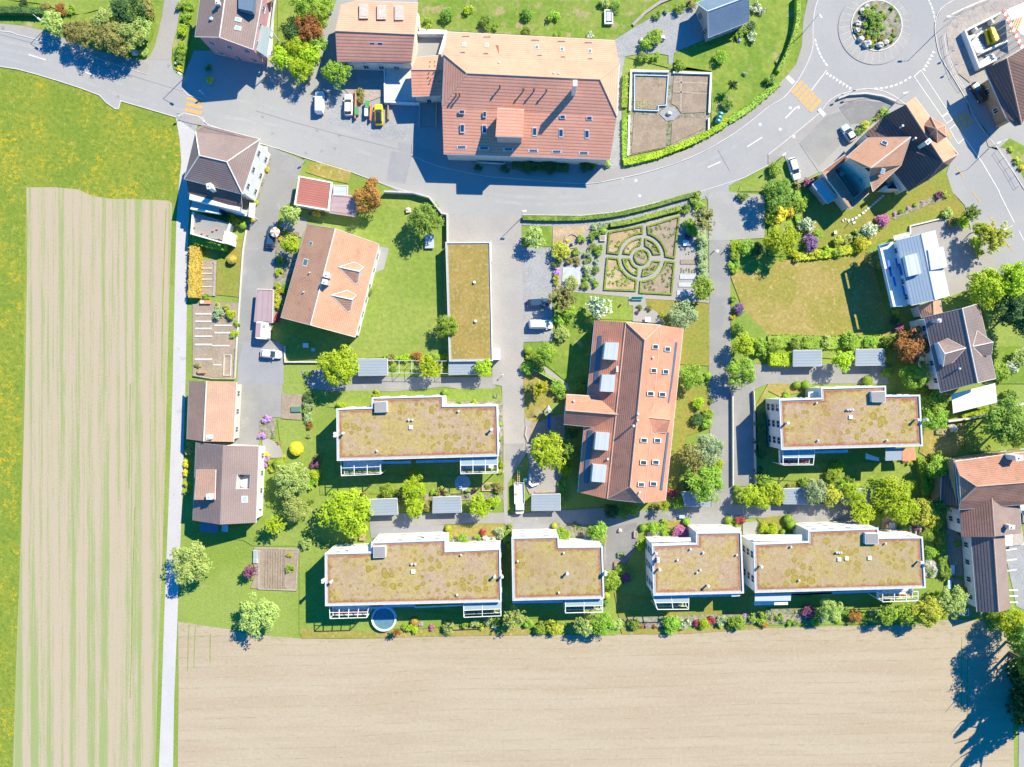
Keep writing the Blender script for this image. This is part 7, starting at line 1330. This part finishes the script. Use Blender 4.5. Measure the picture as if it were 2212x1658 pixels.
# flatbed truck
q = W(N2('1722,985')[0], .6); t = empty('flatbed_truck', (q.x, q.y, .09), 'white flatbed truck with an open load bed parked on the access road', 'truck', None, R(-89))
MB().prism([(1.2, -.95), (2.4, -.98), (3.15, -.85), (3.3, -.5), (3.3, .5), (3.15, .85), (2.4, .98), (1.2, .95)], .4, 1.25).obj('cab', 'car_white', t, local=True); MB().box((1.75, 0), .55, .86, 1.25, 2.15, 0, 0, .93).obj('cab_roof', 'car_white', t, local=True)
m = MB(); m.face([(2.3, -.78, 2.1), (2.85, -.85, 1.3), (2.85, .85, 1.3), (2.3, .78, 2.1)]); m.face([(2.3, -.85, 1.25), (2.3, -.78, 2.1), (2.3, .78, 2.1), (2.3, .85, 1.25)]); m.obj('windscreen', 'glass_green', t, local=True)
bd = MB().box((-1.1, 0), 2.2, 1.05, .75, .9).obj('load_bed', 'trim', t, local=True); MB().ribbon([(-3.3, -1.05), (1.1, -1.05), (1.1, 1.05), (-3.3, 1.05)], .08, .9, 1.3, True).obj('side_board', 'steel', bd, local=True)
for sx in (-2.2, 2.2):
    for s in (-1, 1): MB().tube((sx, s * .75, .3), (sx, s * 1.0, .3), .38, n=14).obj('wheel', 'rubber', t, local=True)
for s in (-1, 1): MB().box((2.6, s * 1.1), .08, .12, 1.2, 1.45).obj('wing_mirror', 'dark_metal', t, local=True)
def thing(name, label, cat, pix, parts, z=.1, group=None):
    q = W(P(pix)[0], z); r = empty(name, (q.x, q.y, z), label, cat, group)
    for pn, mb, mt in parts: mb.obj(pn, mt, r, local=True)
    return r
thing('cargo_sack', 'tan sack lying on the bed of the flatbed truck', 'sack', 'N2 1698,950', [('sack', MB().blob((0, 0, .15), .3, .28, .2, seed=2), 'plank')], 1.0)
thing('ladder', 'wooden ladder sticking out behind the flatbed truck', 'ladder', 'N2 1715,810', [('rails', MB().ribbon([(-.2, 1.6), (-.2, -1.6)], .08, 0, .08).ribbon([(.2, 1.6), (.2, -1.6)], .08, 0, .08), 'plank'), ('rungs', (lambda m: [m.box((0, -1.4 + i * .4), .2, .03, .02, .06) for i in range(8)] and m)(MB()), 'plank')], 1.3)
thing('rain_barrel', 'round teal barrel beside the flatbed truck', 'barrel', 'N2 1772,825', [('barrel', MB().tube((0, 0, 0), (0, 0, .9), .42, .45, 16), 'teal'), ('lid', MB().tube((0, 0, .9), (0, 0, .96), .47, n=16), 'teal')])
# caravan, teal container, boulders
q = W(M1('1175,1200')[0], 1); t = empty('caravan', (q.x, q.y, .1), 'small white caravan behind the open carport', 'caravan', None, R(-4))
MB().prism([(-1.3, -1.6), (-1.0, -1.85), (1.0, -1.85), (1.3, -1.6), (1.3, 1.6), (1.0, 1.85), (-1.0, 1.85), (-1.3, 1.6)], .4, 2.2).obj('body', 'white', t, local=True); MB().box((-.8, 0), .5, 1.5, 2.2, 2.26).obj('awning_strip', 'leaf_violet' if 0 else 'sheet_mauve', t, local=True); MB().box((.45, 0), .7, 1.55, 2.2, 2.28).obj('roof', 'wall_white', t, local=True)
MB().box((.45, .9), .3, .3, 2.28, 2.38).obj('roof_hatch', 'glass_pale', t, local=True)
for s in (-1, 1): MB().tube((s * 1.1, 0, .3), (s * 1.32, 0, .3), .32, n=12).obj('wheel', 'rubber', t, local=True)
q = W(T3('1790,1020')[0], 1); t = empty('bottle_bank', (q.x, q.y, .1), 'teal rounded bottle bank behind the curved hedge', 'container', None, R(70))
for i in (-1, 0, 1): MB().blob((i * .8, 0, .8), .55, .65, .85, seed=i, amp=.02).obj('tank', 'teal', t, local=True, smooth=True); MB().box((i * .8, 0), .2, .2, 1.6, 1.7).obj('lid', 'pale_blue', t, local=True)
def boulder(label, pix, r, mat='boulder', group='boulders', z=.15):
    q = W(P(pix)[0], .3); rn = random.Random(pix); m = MB().blob((q.x, q.y, z + r * .35), r, r * rn.uniform(.7, 1), r * .65, seed=rn.randrange(99), amp=.3, n=9, m=6); return tag(m.obj('boulder', mat), label, 'boulder', group)
for i, (x, y, r) in enumerate([(850, 62, .6), (812, 98, .58), (770, 208, .72), (765, 265, .65), (797, 342, .7), (850, 385, .95), (965, 395, .75), (1018, 370, .6)]):
    boulder('grey-white boulder on the roundabout, %s anticlockwise from the top' % ORD[i], 'T4 %d,%d' % (x, y), r, 'boulder', 'boulders on the roundabout', .3)
for lb, px_, r in (('pale boulder at the centre of the kitchen garden paths', 'T3 1355,985', .7), ('pale boulder north of the lawn tree beside the gabled house', 'M2 208,160', .65), ('long pale rock on the left of the bush on the gravel walk', 'T3 1115,350', .5), ('pale rock right of the bush on the gravel walk', 'T3 1290,330', .8), ('pink rock right of the slate-roofed barn', 'T3 1960,350', .5), ('white rock right of the slate-roofed barn', 'T3 2140,90', .7), ('white rock by the farm wall at the road corner', 'T1 1165,460', .8), ('pale rock near the boundary wall by the awning', 'N4 1595,385', 1.0),
                ('pale rock left of the mauve-walled house drive', 'T1 1520,550', .45), ('white rock beside the short block north bed', 'N3 635,1320', .5), ('light rock in the bed above the long southern block', 'N2 1430,1335', .7), ('second light rock in the bed above the long southern block', 'N2 1500,1345', .45), ('square stone on the paved corner between the southern blocks', 'N3 930,1265', .5), ('brown rock north of the slate-roofed barn path', 'T3 1430,590', .6), ('pale rock at the bottom of the verge grass', 'T3 1860,940', .7)): boulder(lb, px_, r)
# walls
def wall(label, pts, wd, h, mat, name='garden_wall', closed=False, group=None, cat='wall'):
    return tag(MB().ribbon(WP(pts, h), wd, .05, h, closed).obj(name, mat), label, cat, group)
wall('white low wall on the left and top of the kitchen garden', 'T3 1018,955 1030,610 1355,618', .38, .7, 'white'); wall('white low wall on the top right and right side of the kitchen garden', 'T3 1393,625 1720,635 1705,975', .38, .7, 'white')
wall('white low wall at the lower left of the kitchen garden', 'T3 1014,998 1004,1345', .34, .7, 'white'); wall('short white wall at the lower right of the kitchen garden', 'T3 1703,1020 1700,1130', .34, .7, 'white')
wall('blue-grey metal frame edging round the upper left vegetable bed', 'T3 1060,648 1350,655 1332,910 1265,912 1262,958 1058,950', .2, .55, 'pale_blue', 'edging', True)
for i, s in enumerate(('1065,705 1340,705', '1065,755 1335,765', '1065,800 1335,812', '1065,858 1190,860', '1198,810 1195,945', '1065,908 1190,910')): strip('bed_path', 'T3 ' + s, .28, .26, 'gravel', z0=.1)
layer('garden_square', 'T3 1265,985 1330,930 1400,930 1450,990 1390,1045 1330,1050', 'gravel', .262)
wall('curved dark retaining wall in front of the inn car park', 'T4 610,850 700,815 850,805 1000,830 1115,878', .35, .8, 'wall_grey'); wall('grey wall along the lawn beside the green garage', 'M2 0,-5 250,5 390,45 500,185 545,190 548,435', .35, 1.5, 'wall_grey')
wall('pale retaining wall below the front lawn', 'M1 1350,1330 1355,1470 1660,1470', .3, .6, 'concrete'); wall('grey boundary wall beside the white awning', 'N4 1560,325 1750,300 2000,245 2211,170', .4, 1.2, 'concrete')
wall('long thin wall between middle drive and sunken drive', 'N3 1908,60 1910,300 1912,880', .25, .9, 'concrete'); wall('wall on the right side of the sunken drive', 'N3 2092,60 2100,230 2110,870', .2, 1.0, 'concrete')
wall('white stone wall below the modern house yard', 'M4 1232,365 1230,295 1480,235', .3, .5, 'concrete'); wall('low wall along the top of the annex yard', 'T2 1400,120 1412,255 1650,268', .3, 1.0, 'wall_white'); wall('stone kerb along the farm lane beside the small lawn', 'M1 1020,330 990,520 965,900 945,1200 920,1610', .3, .35, 'concrete')
wall('stone edging round the vegetable plot beside the southern blocks', 'B1 1088,358 1470,372 1448,725 1120,712', .28, .25, 'stone_edge', 'edging'); wall('concrete retaining wall north of the barn house annex', 'T2 1395,285 1640,285 1585,470', .5, 1.6, 'wall_white'); wall('pink stone row along the lawn above the gravel walk', 'T3 1045,215 1150,110 1280,20 1400,-30', .6, .5, 'stone_edge', 'stone_row')
wall('metal fence along the inn car park edge', 'T4 250,1590 330,1560 460,1500', .1, 1.0, 'wood_grey', 'fence', cat='fence'); wall('terrace wall of the annex yard with white rim', 'T2 1108,560 1112,880 1410,888', .28, 1.4, 'white'); wall('thin grey fence in the mid-left garden', 'M3 100,1500 250,1570 400,1655', .06, 1.2, 'steel', 'fence', cat='fence')
sl = empty('yard_terrace', W(T2('1250,720')[0]), 'raised grey concrete terrace beside the link house', 'terrace'); slab(sl, 'deck', 'T2 1120,565 1390,570 1400,875 1120,870', .1, 1.2, 'concrete')
rp = empty('access_ramp', W(T2('1480,960')[0]), 'grey ramp with pale kerbs running down beside the barn house', 'ramp'); slab(rp, 'ramp_deck', 'T2 1420,840 1555,840 1548,1090 1412,1085', .1, .5, 'asphalt_old')
for q_ in ('T2 1418,840 1408,1090', 'T2 1560,840 1552,1095'): MB().ribbon(WP(q_, .7), .15, .1, .8).obj('ramp_kerb', 'concrete', rp)
for q_, lb in (('T2 860,790 855,1020', 'orange board fence right of the parked white car'), ('T2 990,890 985,1040', 'orange board fence left of the yellow car')): wall(lb, q_, .22, 1.1, 'terracotta', 'board_fence', cat='fence')
wall('brown board fence right of the yellow car', 'T2 1140,890 1140,1030', .25, .9, 'wood', 'board_fence', cat='fence')
for x, y, lb in ((875, 975, 'green wheeled bin beside the orange fence'), (965, 920, 'green wheeled bin left of the yellow car'), (960, 985, 'pale grey wheeled bin left of the yellow car')):
    thing('wheeled_bin', lb, 'bin', 'T2 %d,%d' % (x, y), [('body', MB().box((0, 0), .32, .75, .1, 1.0, 0, 0, 1.08), 'green_bin' if 'green' in lb else 'trim'), ('lid', MB().box((0, 0), .38, .85, 1.0, 1.08), 'green_bin' if 'green' in lb else 'trim')])
# lamps
def lamp(label, base, head, h, cat='street lamp'):
    b_ = W(P(base)[0]); hd = W(P(head)[0], h); r = empty('street_lamp', (b_.x, b_.y, 0), label, cat, 'street lamps')
    MB().tube(b_, (b_.x, b_.y, h - .1), .08, .05, 8).obj('pole', 'steel', r); d = hd - Vector((b_.x, b_.y, h)); 
    if d.length > 2.2: d = d.normalized() * 2.2
    e = Vector((b_.x, b_.y, h - .1)) + d; MB().tube((b_.x, b_.y, h - .15), e, .04, n=6).obj('arm', 'steel', r); a = math.atan2(d.y, d.x)
    MB().box(e, .42, .17, h - .16, h + .02, a).obj('lamp_head', 'wall_white', r)
lamp('street lamp between the dark hedge and the road bend', 'T1 420,230', 'T1 338,165', 5)
lamp('street lamp at the drive of the mauve-walled house', 'T1 1580,690', 'T1 1560,640', 5.5)
lamp('street lamp on the grass left of the roundabout', 'T4 300,290', 'T4 455,142', 8); lamp('street lamp on the construction side of the roundabout', 'T4 1440,300', 'T4 1560,145', 7.5)
lamp('street lamp at the curved dark wall by the inn', 'T4 1100,885', 'T4 1185,805', 5.5); lamp('street lamp above the white car at the inn car park', 'T4 110,1365', 'T4 140,1335', 4.5)
lamp('street lamp at the left end of the long low hedge', 'M2 1190,225', 'M2 1213,165', 6); lamp('street lamp beside the yellow-green tree near the east road', 'M4 1930,350', 'M4 2048,322', 6.5)
lamp('street lamp near the tavern wall on the east road', 'T4 1905,1285', 'T4 1930,1260', 6)
# signs
def sign(label, pix, h, mat, w_=.35, cat='sign', two=False):
    b_ = W(P(pix)[0]); r = empty('road_sign', (b_.x, b_.y, .1), label, cat, 'road signs'); MB().tube((b_.x, b_.y, .1), (b_.x, b_.y, h), .035, n=6).obj('pole', 'steel', r)
    m = MB(); n = 14; m.tube((b_.x, b_.y - .06, h - w_), (b_.x, b_.y - .03, h - w_), w_, n=n); m.obj('sign_face', mat, r)
for lb, px_, h, mt in (('round blue sign on the kerb of the inn car park', 'T4 700,822', 2.6, 'blue'), ('small sign post at the curved wall end', 'T4 605,850', 2.4, 'steel'), ('sign post at the zebra crossing by the hipped house', 'T1 1765,825', 2.4, 'blue'), ('sign post on the meadow side of the zebra crossing', 'T1 1575,1010', 2.4, 'steel'), ('sign post right of the roundabout, north one', 'T4 1545,480', 2.6, 'steel'), ('sign post right of the roundabout, south one', 'T4 1570,600', 2.6, 'steel'), ('sign post near the farm lane mouth', 'T2 430,1395', 2.2, 'dark_metal')): sign(lb, px_, h, mt)
# formal-garden furniture and other small things
thing('potting_bench', 'green metal bench on the pad below the formal garden', 'bench', 'M3 1078,925', [('seat', MB().box((0, 0), 1.2, .3, .45, .52), 'teal'), ('backrest', MB().box((0, .3), 1.2, .05, .52, .95), 'teal'), ('legs', MB().box((-1.0, 0), .05, .28, 0, .45).box((1.0, 0), .05, .28, 0, .45), 'steel')])
thing('patio_table', 'white square table on the patio of the long red house', 'table', 'M3 1168,1105', [('table_top', MB().box((0, 0), .6, .5, .7, .76), 'white'), ('leg', MB().box((0, 0), .08, .08, 0, .7), 'steel')])
thing('garden_sculpture', 'small pink garden figure on the lawn below the formal garden', 'sculpture', 'M3 940,975', [('base', MB().tube((0, 0, 0), (0, 0, .3), .25, .15), 'terracotta'), ('figure', MB().blob((0, 0, .55), .2, .2, .35, seed=3), 'terracotta')])
thing('stone_trough', 'light square tub beside the clipped bush in the formal garden', 'planter', 'M3 780,405', [('tub', MB().box((0, 0), .6, .6, .1, .5), 'trim'), ('soil_fill', MB().box((0, 0), .5, .5, .5, .52), 'soil')])
tag(MB().prism(WP('M3 438,655 595,652 585,800 430,795'), .2, .26).obj('slate_bed', 'slate'), kind='structure')
rr = W(M3('515,425')[0]); tag(MB().ribbon(circ(rr, 1.5, 20), .35, .1, .35, True).obj('stone_ring', 'stone_edge'), 'round stone ring bed in the upper left of the formal garden', 'stone ring')
thing('garden_statue', 'small grey statue inside the round stone ring bed', 'statue', 'M3 518,455', [('plinth', MB().box((0, 0), .25, .25, .1, .5), 'slate'), ('figure', MB().blob((0, 0, .9), .22, .2, .42, seed=5), 'slate')])
for i, (x, y, w_, h_) in enumerate([(1530, 735, 160, 40), (1518, 803, 160, 36), (1490, 875, 130, 40), (1520, 605, 130, 40)]):
    v = WP(rect('M3', x, y, w_, h_), .3); MB().prism(v, .1, .3).obj('cold_frame_%s' % 'x' if 0 else 'cold_frame', 'slate' if i != 3 else 'soil'); o = C.objects[-1]; tag(o, '%s sheeted bed on the right of the formal garden' % ('upper blue-grey', 'middle dark blue-grey', 'lower blue-grey', 'bare brown')[i], 'bed', 'beds beside the formal garden')
thing('white_bin', 'white square cover on the upper right beds of the formal garden', 'cover', 'M3 1500,445', [('cover', MB().box((0, 0), .6, .6, .1, .5), 'white')])
for x, lb in ((1742, 'left'), (1832, 'right')): thing('bollard', '%s bollard across the middle drive' % lb, 'bollard', 'M3 %d,515' % x, [('post', MB().tube((0, 0, 0), (0, 0, .9), .09, .09, 8), 'dark_metal'), ('cap', MB().tube((0, 0, .9), (0, 0, .98), .12, .06, 8), 'steel')])
thing('post_lamp', 'small lamp post with white globes at the lane corner below the green garage', 'lamp', 'M2 1020,1590', [('pole', MB().tube((0, 0, 0), (0, 0, 1.3), .06, .05, 6), 'steel'), ('globe', MB().blob((.15, .2, 1.4), .16, .16, .16, amp=0), 'wall_white'), ('bracket', MB().tube((0, 0, 1.2), (.15, .2, 1.3), .03), 'steel')])
def planter(label, pix, a, b_, mat, plantm, rot=0, h=.5):
    q = W(P(pix)[0], .3); r = empty('planter', (q.x, q.y, .1), label, 'planter', 'planters on the paths'); MB().ribbon([Vector((x * math.cos(rot) - y * math.sin(rot), x * math.sin(rot) + y * math.cos(rot))) for x, y in ((-a, -b_), (a, -b_), (a, b_), (-a, b_))], .14, 0, h, True).obj('tub', mat, r, local=True)
    MB().box((0, 0), a, b_, 0, h * .8, rot).obj('soil_fill', 'soil', r, local=True)
    if plantm: m = MB(); leaves(m, (0, 0, h), min(a, b_) * .9, .2, 30, .14); m.obj('planting', plantm, r, local=True)
planter('green planter box with orange flowers between the southern blocks', 'N3 940,1475', .65, .45, 'green_bin', 'leaf_orange', .1); planter('brown stone planter on the dark path between the southern blocks', 'N3 1065,1300', .3, .6, 'wood_grey', None); planter('brown log planter lower on the path between the southern blocks', 'N3 900,1570', .35, .7, 'wood', None)
planter('raised wooden bed with greens south of the western moss-roofed block', 'N2 1445,890', 1.1, .8, 'plank', 'leaf_fresh', 0, .4); planter('stone trough with orange soil near the boundary wall', 'N4 1487,415', .9, .45, 'wood_grey', 'leaf_orange'); planter('square white-rimmed cold frame at the corner of the bare field', 'B4 1702,322', .7, .7, 'trim', None, 0, .3)
# allotment frames
for i, (x, y, w_, h_) in enumerate([(650, 1055, 140, 14), (650, 1120, 140, 14), (650, 1182, 140, 14), (820, 1155, 150, 14), (820, 1218, 150, 14), (650, 1248, 150, 14), (650, 1320, 150, 16), (800, 1330, 150, 12), (650, 1448, 150, 16), (770, 1495, 70, 12), (680, 660, 90, 8), (680, 705, 90, 8), (680, 755, 90, 8), (680, 820, 90, 8)]):
    v = WP(rect('M1', x, y, w_, h_), .3); o = MB().prism(v, .1, .28).obj('plank_walk', 'concrete'); tag(o, '%s pale plank across the allotment beds, counted downwards' % (ORD + ['thirteenth', 'fourteenth'])[i], 'plank', 'planks across the allotment beds')
o = MB().ribbon(WP('M1 830,1410 890,1410 885,1585 825,1585', .35), .15, .1, .4, True).obj('cold_frame', 'concrete'); tag(o, 'narrow rectangular frame at the lower right of the allotment', 'frame')
thing('garden_table', 'dark slatted table at the bottom of the allotment', 'table', 'M1 645,1552', [('table_top', MB().box((0, 0), .85, .4, .65, .72), 'wood'), ('legs', MB().box((-.7, 0), .05, .35, 0, .65).box((.7, 0), .05, .35, 0, .65), 'wood')])
thing('stone_trough', 'reddish stone trough below the orange hedge', 'planter', 'M1 672,955', [('tub', MB().box((0, 0), 1.1, .4, .0, .5), 'terracotta'), ('fill', MB().box((-.6, 0), .4, .3, .5, .55), 'concrete')])
wall('white rim between allotment and farm lane', 'M1 735,600 752,620 742,900', .5, .3, 'stone_edge', 'garden_steps_edge'); wall('pale wall at the foot of the allotment', 'M1 560,1585 720,1612 915,1615 930,1350', .25, .5, 'stone_edge')
thing('cold_frame', 'green glass cold frame beside the farm lane beds', 'frame', 'N1 1455,220', [('body', MB().box((0, 0), 1.1, .6, 0, .4), 'green_bin'), ('glass', MB().box((0, 0), 1.0, .5, .4, .45), 'glass_green')])
for y, mt, lb in ((1470, 'slate', 'grey glass cold frame at the left of the vegetable plot'), (1525, 'wall_white', 'white cold frame below the grey one at the vegetable plot')): thing('cold_frame', lb, 'frame', 'N1 1105,%d' % y, [('body', MB().box((0, 0), .45, .9 if mt == 'slate' else .5, .1, .45), mt), ('glass', MB().box((0, 0), .38, .8 if mt == 'slate' else .42, .45, .5), 'glass_pale')])
# pool, parasols, playground
q = W(B2('0,968')[0], .8); pl = empty('round_pool', (q.x, q.y, 0), 'round above-ground pool with white rim south of the long block', 'pool')
MB().ribbon(circ(q, 2.5, 32), .4, 0, 1.1, True).obj('pool_wall', 'trim', pl); MB().prism(circ(q, 2.35, 32), .1, .85).obj('water', 'pool_water', pl)
thing('parasol', 'pink and white parasol over the dark blue car', 'parasol', 'M1 1298,368', [('pole', MB().tube((0, 0, 0), (0, 0, 2.3), .03), 'steel'), ('canopy', (lambda m: [m.face([(0, 0, 2.5), (1.05 * math.cos(i * .628), 1.05 * math.sin(i * .628), 2.1), (1.05 * math.cos((i + 1) * .628), 1.05 * math.sin((i + 1) * .628), 2.1)], i % 2) for i in range(10)] and m)(MB()), ['leaf_pink' if 0 else 'car_white', 'terracotta'])])
sl = thing('playground_slide', 'blue slide running down from a white wooden play tower', 'slide', 'C7 617,280', [('chute', MB().ribbon([(0, 1.6), (0, -1.6)], .55, .9, 1.0), 'blue'), ('side_rail', MB().ribbon([(-.3, 1.6), (-.3, -1.6)], .06, .9, 1.15), 'blue'), ('side_rail', MB().ribbon([(.3, 1.6), (.3, -1.6)], .06, .9, 1.15), 'blue')])
pt = thing('play_tower', 'white A-shaped wooden play tower at the top of the blue slide', 'play tower', 'C7 605,130', [('platform', MB().prism([(-.9, -.6), (.9, -.6), (0, .9)], 1.3, 1.5), 'wood_grey'), ('roof', (lambda m: m.face([(-1, -.7, 2.2), (0, .2, 2.8), (0, 1.1, 2.2)]) or m.face([(1, -.7, 2.2), (0, 1.1, 2.2), (0, .2, 2.8)]) or m)(MB()), 'wall_white'), ('posts', MB().box((-.8, -.5), .06, .06, 0, 2.3).box((.8, -.5), .06, .06, 0, 2.3).box((0, .8), .06, .06, 0, 2.3), 'wood_grey')])
cn_ = empty('climbing_net', W(C7('440,130')[0]), 'triangular rope climbing net left of the play tower', 'climbing net'); m = MB()
for i in range(7): a, b_ = W(C7('%f,%f' % (330 + i * 20, 230 - i * 25))[0], .1 + .25 * i), W(C7('540,170')[0], 1.5); m.tube(a, b_, .03, n=4)
m.obj('ropes', 'wood_grey', cn_)
bs = empty('swing_bench', W(C7('400,1080')[0]), 'white curved bench under the playground lime tree', 'bench'); MB().ribbon(WP('C7 375,960 372,1080 400,1110 480,1080', .5), .35, .4, .5).obj('seat', 'white', bs); MB().ribbon(WP('C7 362,960 358,1090 400,1125 490,1095', .9), .08, .5, .9).obj('backrest', 'white', bs)
wall('stone edging above the shed beside the truck', 'C7 430,1195 600,1190 700,1190', .4, .35, 'stone_edge', 'stone_row'); wall('log edging on the left of the playground', 'C7 330,350 310,450 350,555', .3, .35, 'wood_grey', 'log_edging')
# trellis frame between shed and lime tree below the front lawn
tr = empty('steel_trellis', W(M2('170,1510')[0]), 'open steel frame between the metal shed and the round lime tree', 'frame'); m = MB()
for a, b_ in (('25,1458', '550,1462'), ('30,1565', '550,1570'), ('130,1458', '130,1565'), ('240,1460', '240,1568'), ('500,1460', '500,1570')): m.tube(W(M2(a)[0], 2.4), W(M2(b_)[0], 2.4), .05, n=5)
for a in ('130,1565', '240,1568', '130,1458', '240,1460', '500,1570'): q = W(M2(a)[0], 2.4); m.tube((q.x, q.y, 0), q, .05, n=5)
m.obj('frame', 'steel', tr)
# benches, small garden objects
for lb, px_, mt, a, b_ in (('white round garden table in the house shade south of the gabled house', 'M1 1540,1328', 'white', .6, .5), ('blue-white small table in the house shade', 'M1 1605,1365', 'pale_blue', .4, .35), ('brown wooden square on the lawn strip above the long southern block', 'N2 370,1310', 'wood', .7, 1.0), ('white birdbath in the inn garden', 'C2 765,965', 'white', .3, .35), ('blue tarp-covered heap beside the stable garden', 'B4 1555,75', 'pale_blue', .4, 1.0), ('pale box in the garden beside the long stable', 'N4 1580,1600', 'trim', .45, 1.0), ('grey box on the woodchip square', 'N4 1060,1222', 'slate', .7, .7), ('rusty open metal box on the woodchip square', 'N4 1015,1225', 'wood', .35, .5), ('blue tarpaulin in the lane above the plain-roofed block', 'N3 1462,1145', 'pale_blue', .6, .35), ('grey covered barbecue near the lawn tree', 'M2 395,435', 'slate', 1.0, 1.5)):
    thing('garden_table' if 'table' in lb else 'garden_box', lb, 'table' if 'table' in lb else 'box', px_, [('top', MB().box((0, 0), a, b_, .5, .6, 0, 0, .95), mt), ('base', MB().box((0, 0), a * .7, b_ * .7, 0, .5), mt)])
for x, y in ((1185, 860), (1240, 865), (1215, 895)): thing('garden_chair', 'blue chair on the round patio behind the western moss-roofed block', 'chair', 'N2 %d,%d' % (x, y), [('seat', MB().box((0, 0), .3, .3, .4, .48), 'pale_blue'), ('backrest', MB().box((0, .28), .3, .04, .48, .95), 'pale_blue'), ('legs', MB().box((-.22, 0), .03, .25, 0, .4).box((.22, 0), .03, .25, 0, .4), 'steel')], .1, 'blue chairs on the round patio')
q = W(N2('1230,855')[0]); tag(MB().prism(circ(q, 1.7, 24), .1, .22).obj('round_patio', 'wall_grey'), kind='structure')
tag(MB().prism(circ(W(N4('1405,1600')[0]), 1.9, 24), .1, .2).obj('round_bed', 'stone_edge'), kind='structure')
for i, (x, y) in enumerate([(880, 815), (925, 825), (970, 815), (1010, 795), (1045, 768), (1090, 738), (865, 825), (985, 850)]): q = W(C2('%d,%d' % (x, y))[0]); tag(MB().box(q, .3, .25, .1, .28, .4).obj('stepping_stone', 'concrete'), kind='structure')
for i in range(8): q = W(C2('%f,%f' % (1120 + i * 28, 712 - i * 24))[0]); tag(MB().box(q, .25, .22, .1, .28, .4).obj('stepping_stone', 'concrete'), kind='structure')
# solar panel, fountain stele and log steps
thing('tilted_panel', 'blue-grey solar panel on white legs in the rough grass', 'solar panel', 'T3 832,160', [('panel', MB().box((0, 0), .55, 1.0, .75, .82), 'slate'), ('frame', MB().ribbon([(-.8, -1.4), (.8, -1.4), (.8, 1.4), (-.8, 1.4)], .25, .3, .75, True), 'wall_white')])
thing('post_sculpture', 'thin green post leaning in the inn garden', 'post', 'C2 930,850', [('post', MB().tube((0, 0, 0), (.5, .2, 2.0), .07, .07), 'teal'), ('foot', MB().box((0, 0), .15, .15, 0, .1), 'concrete')])
for i in range(4): q = W(N4('%f,1265' % (1225 + i * 42))[0]); tag(MB().tube((q.x, q.y - 1.1, .3), (q.x, q.y + 1.1, .3), .25, n=8).obj('log', 'wood_grey'), '%s upright-lying log from the left at the block corner' % ORD[i], 'log', 'logs at the block corner')
# water and flue details at the construction site fence
def rail(name, label, cat, pts, h):
    v = WP(pts, h); r = empty(name, (v[0].x, v[0].y, .1), label, cat); m = MB()
    for a, b_ in zip(v, v[1:]):
        k = max(1, int((b_ - a).length / 2.2))
        for i in range(k + 1):
            q = a.lerp(b_, i / k); MB().tube((q.x, q.y, .1), (q.x, q.y, h), .035, n=5).obj('post', 'steel', r)
        for z in (h, h * .55): m.tube((a.x, a.y, z), (b_.x, b_.y, z), .025, n=4)
    m.obj('rails', 'steel', r)
rail('site_fence', 'steel rail fence along the top of the construction site', 'fence', 'T4 1590,120 1720,60 1960,-40', 1.5)
rail('street_railing', 'thin railing along the pavement beside the east road', 'railing', 'T4 2000,1290 2100,1440 2190,1600', 1.2)
rail('street_railing', 'thin railing along the pavement beside the roundabout and construction ground', 'railing', 'T4 1530,290 1560,470 1620,640 1700,760', 1.1)
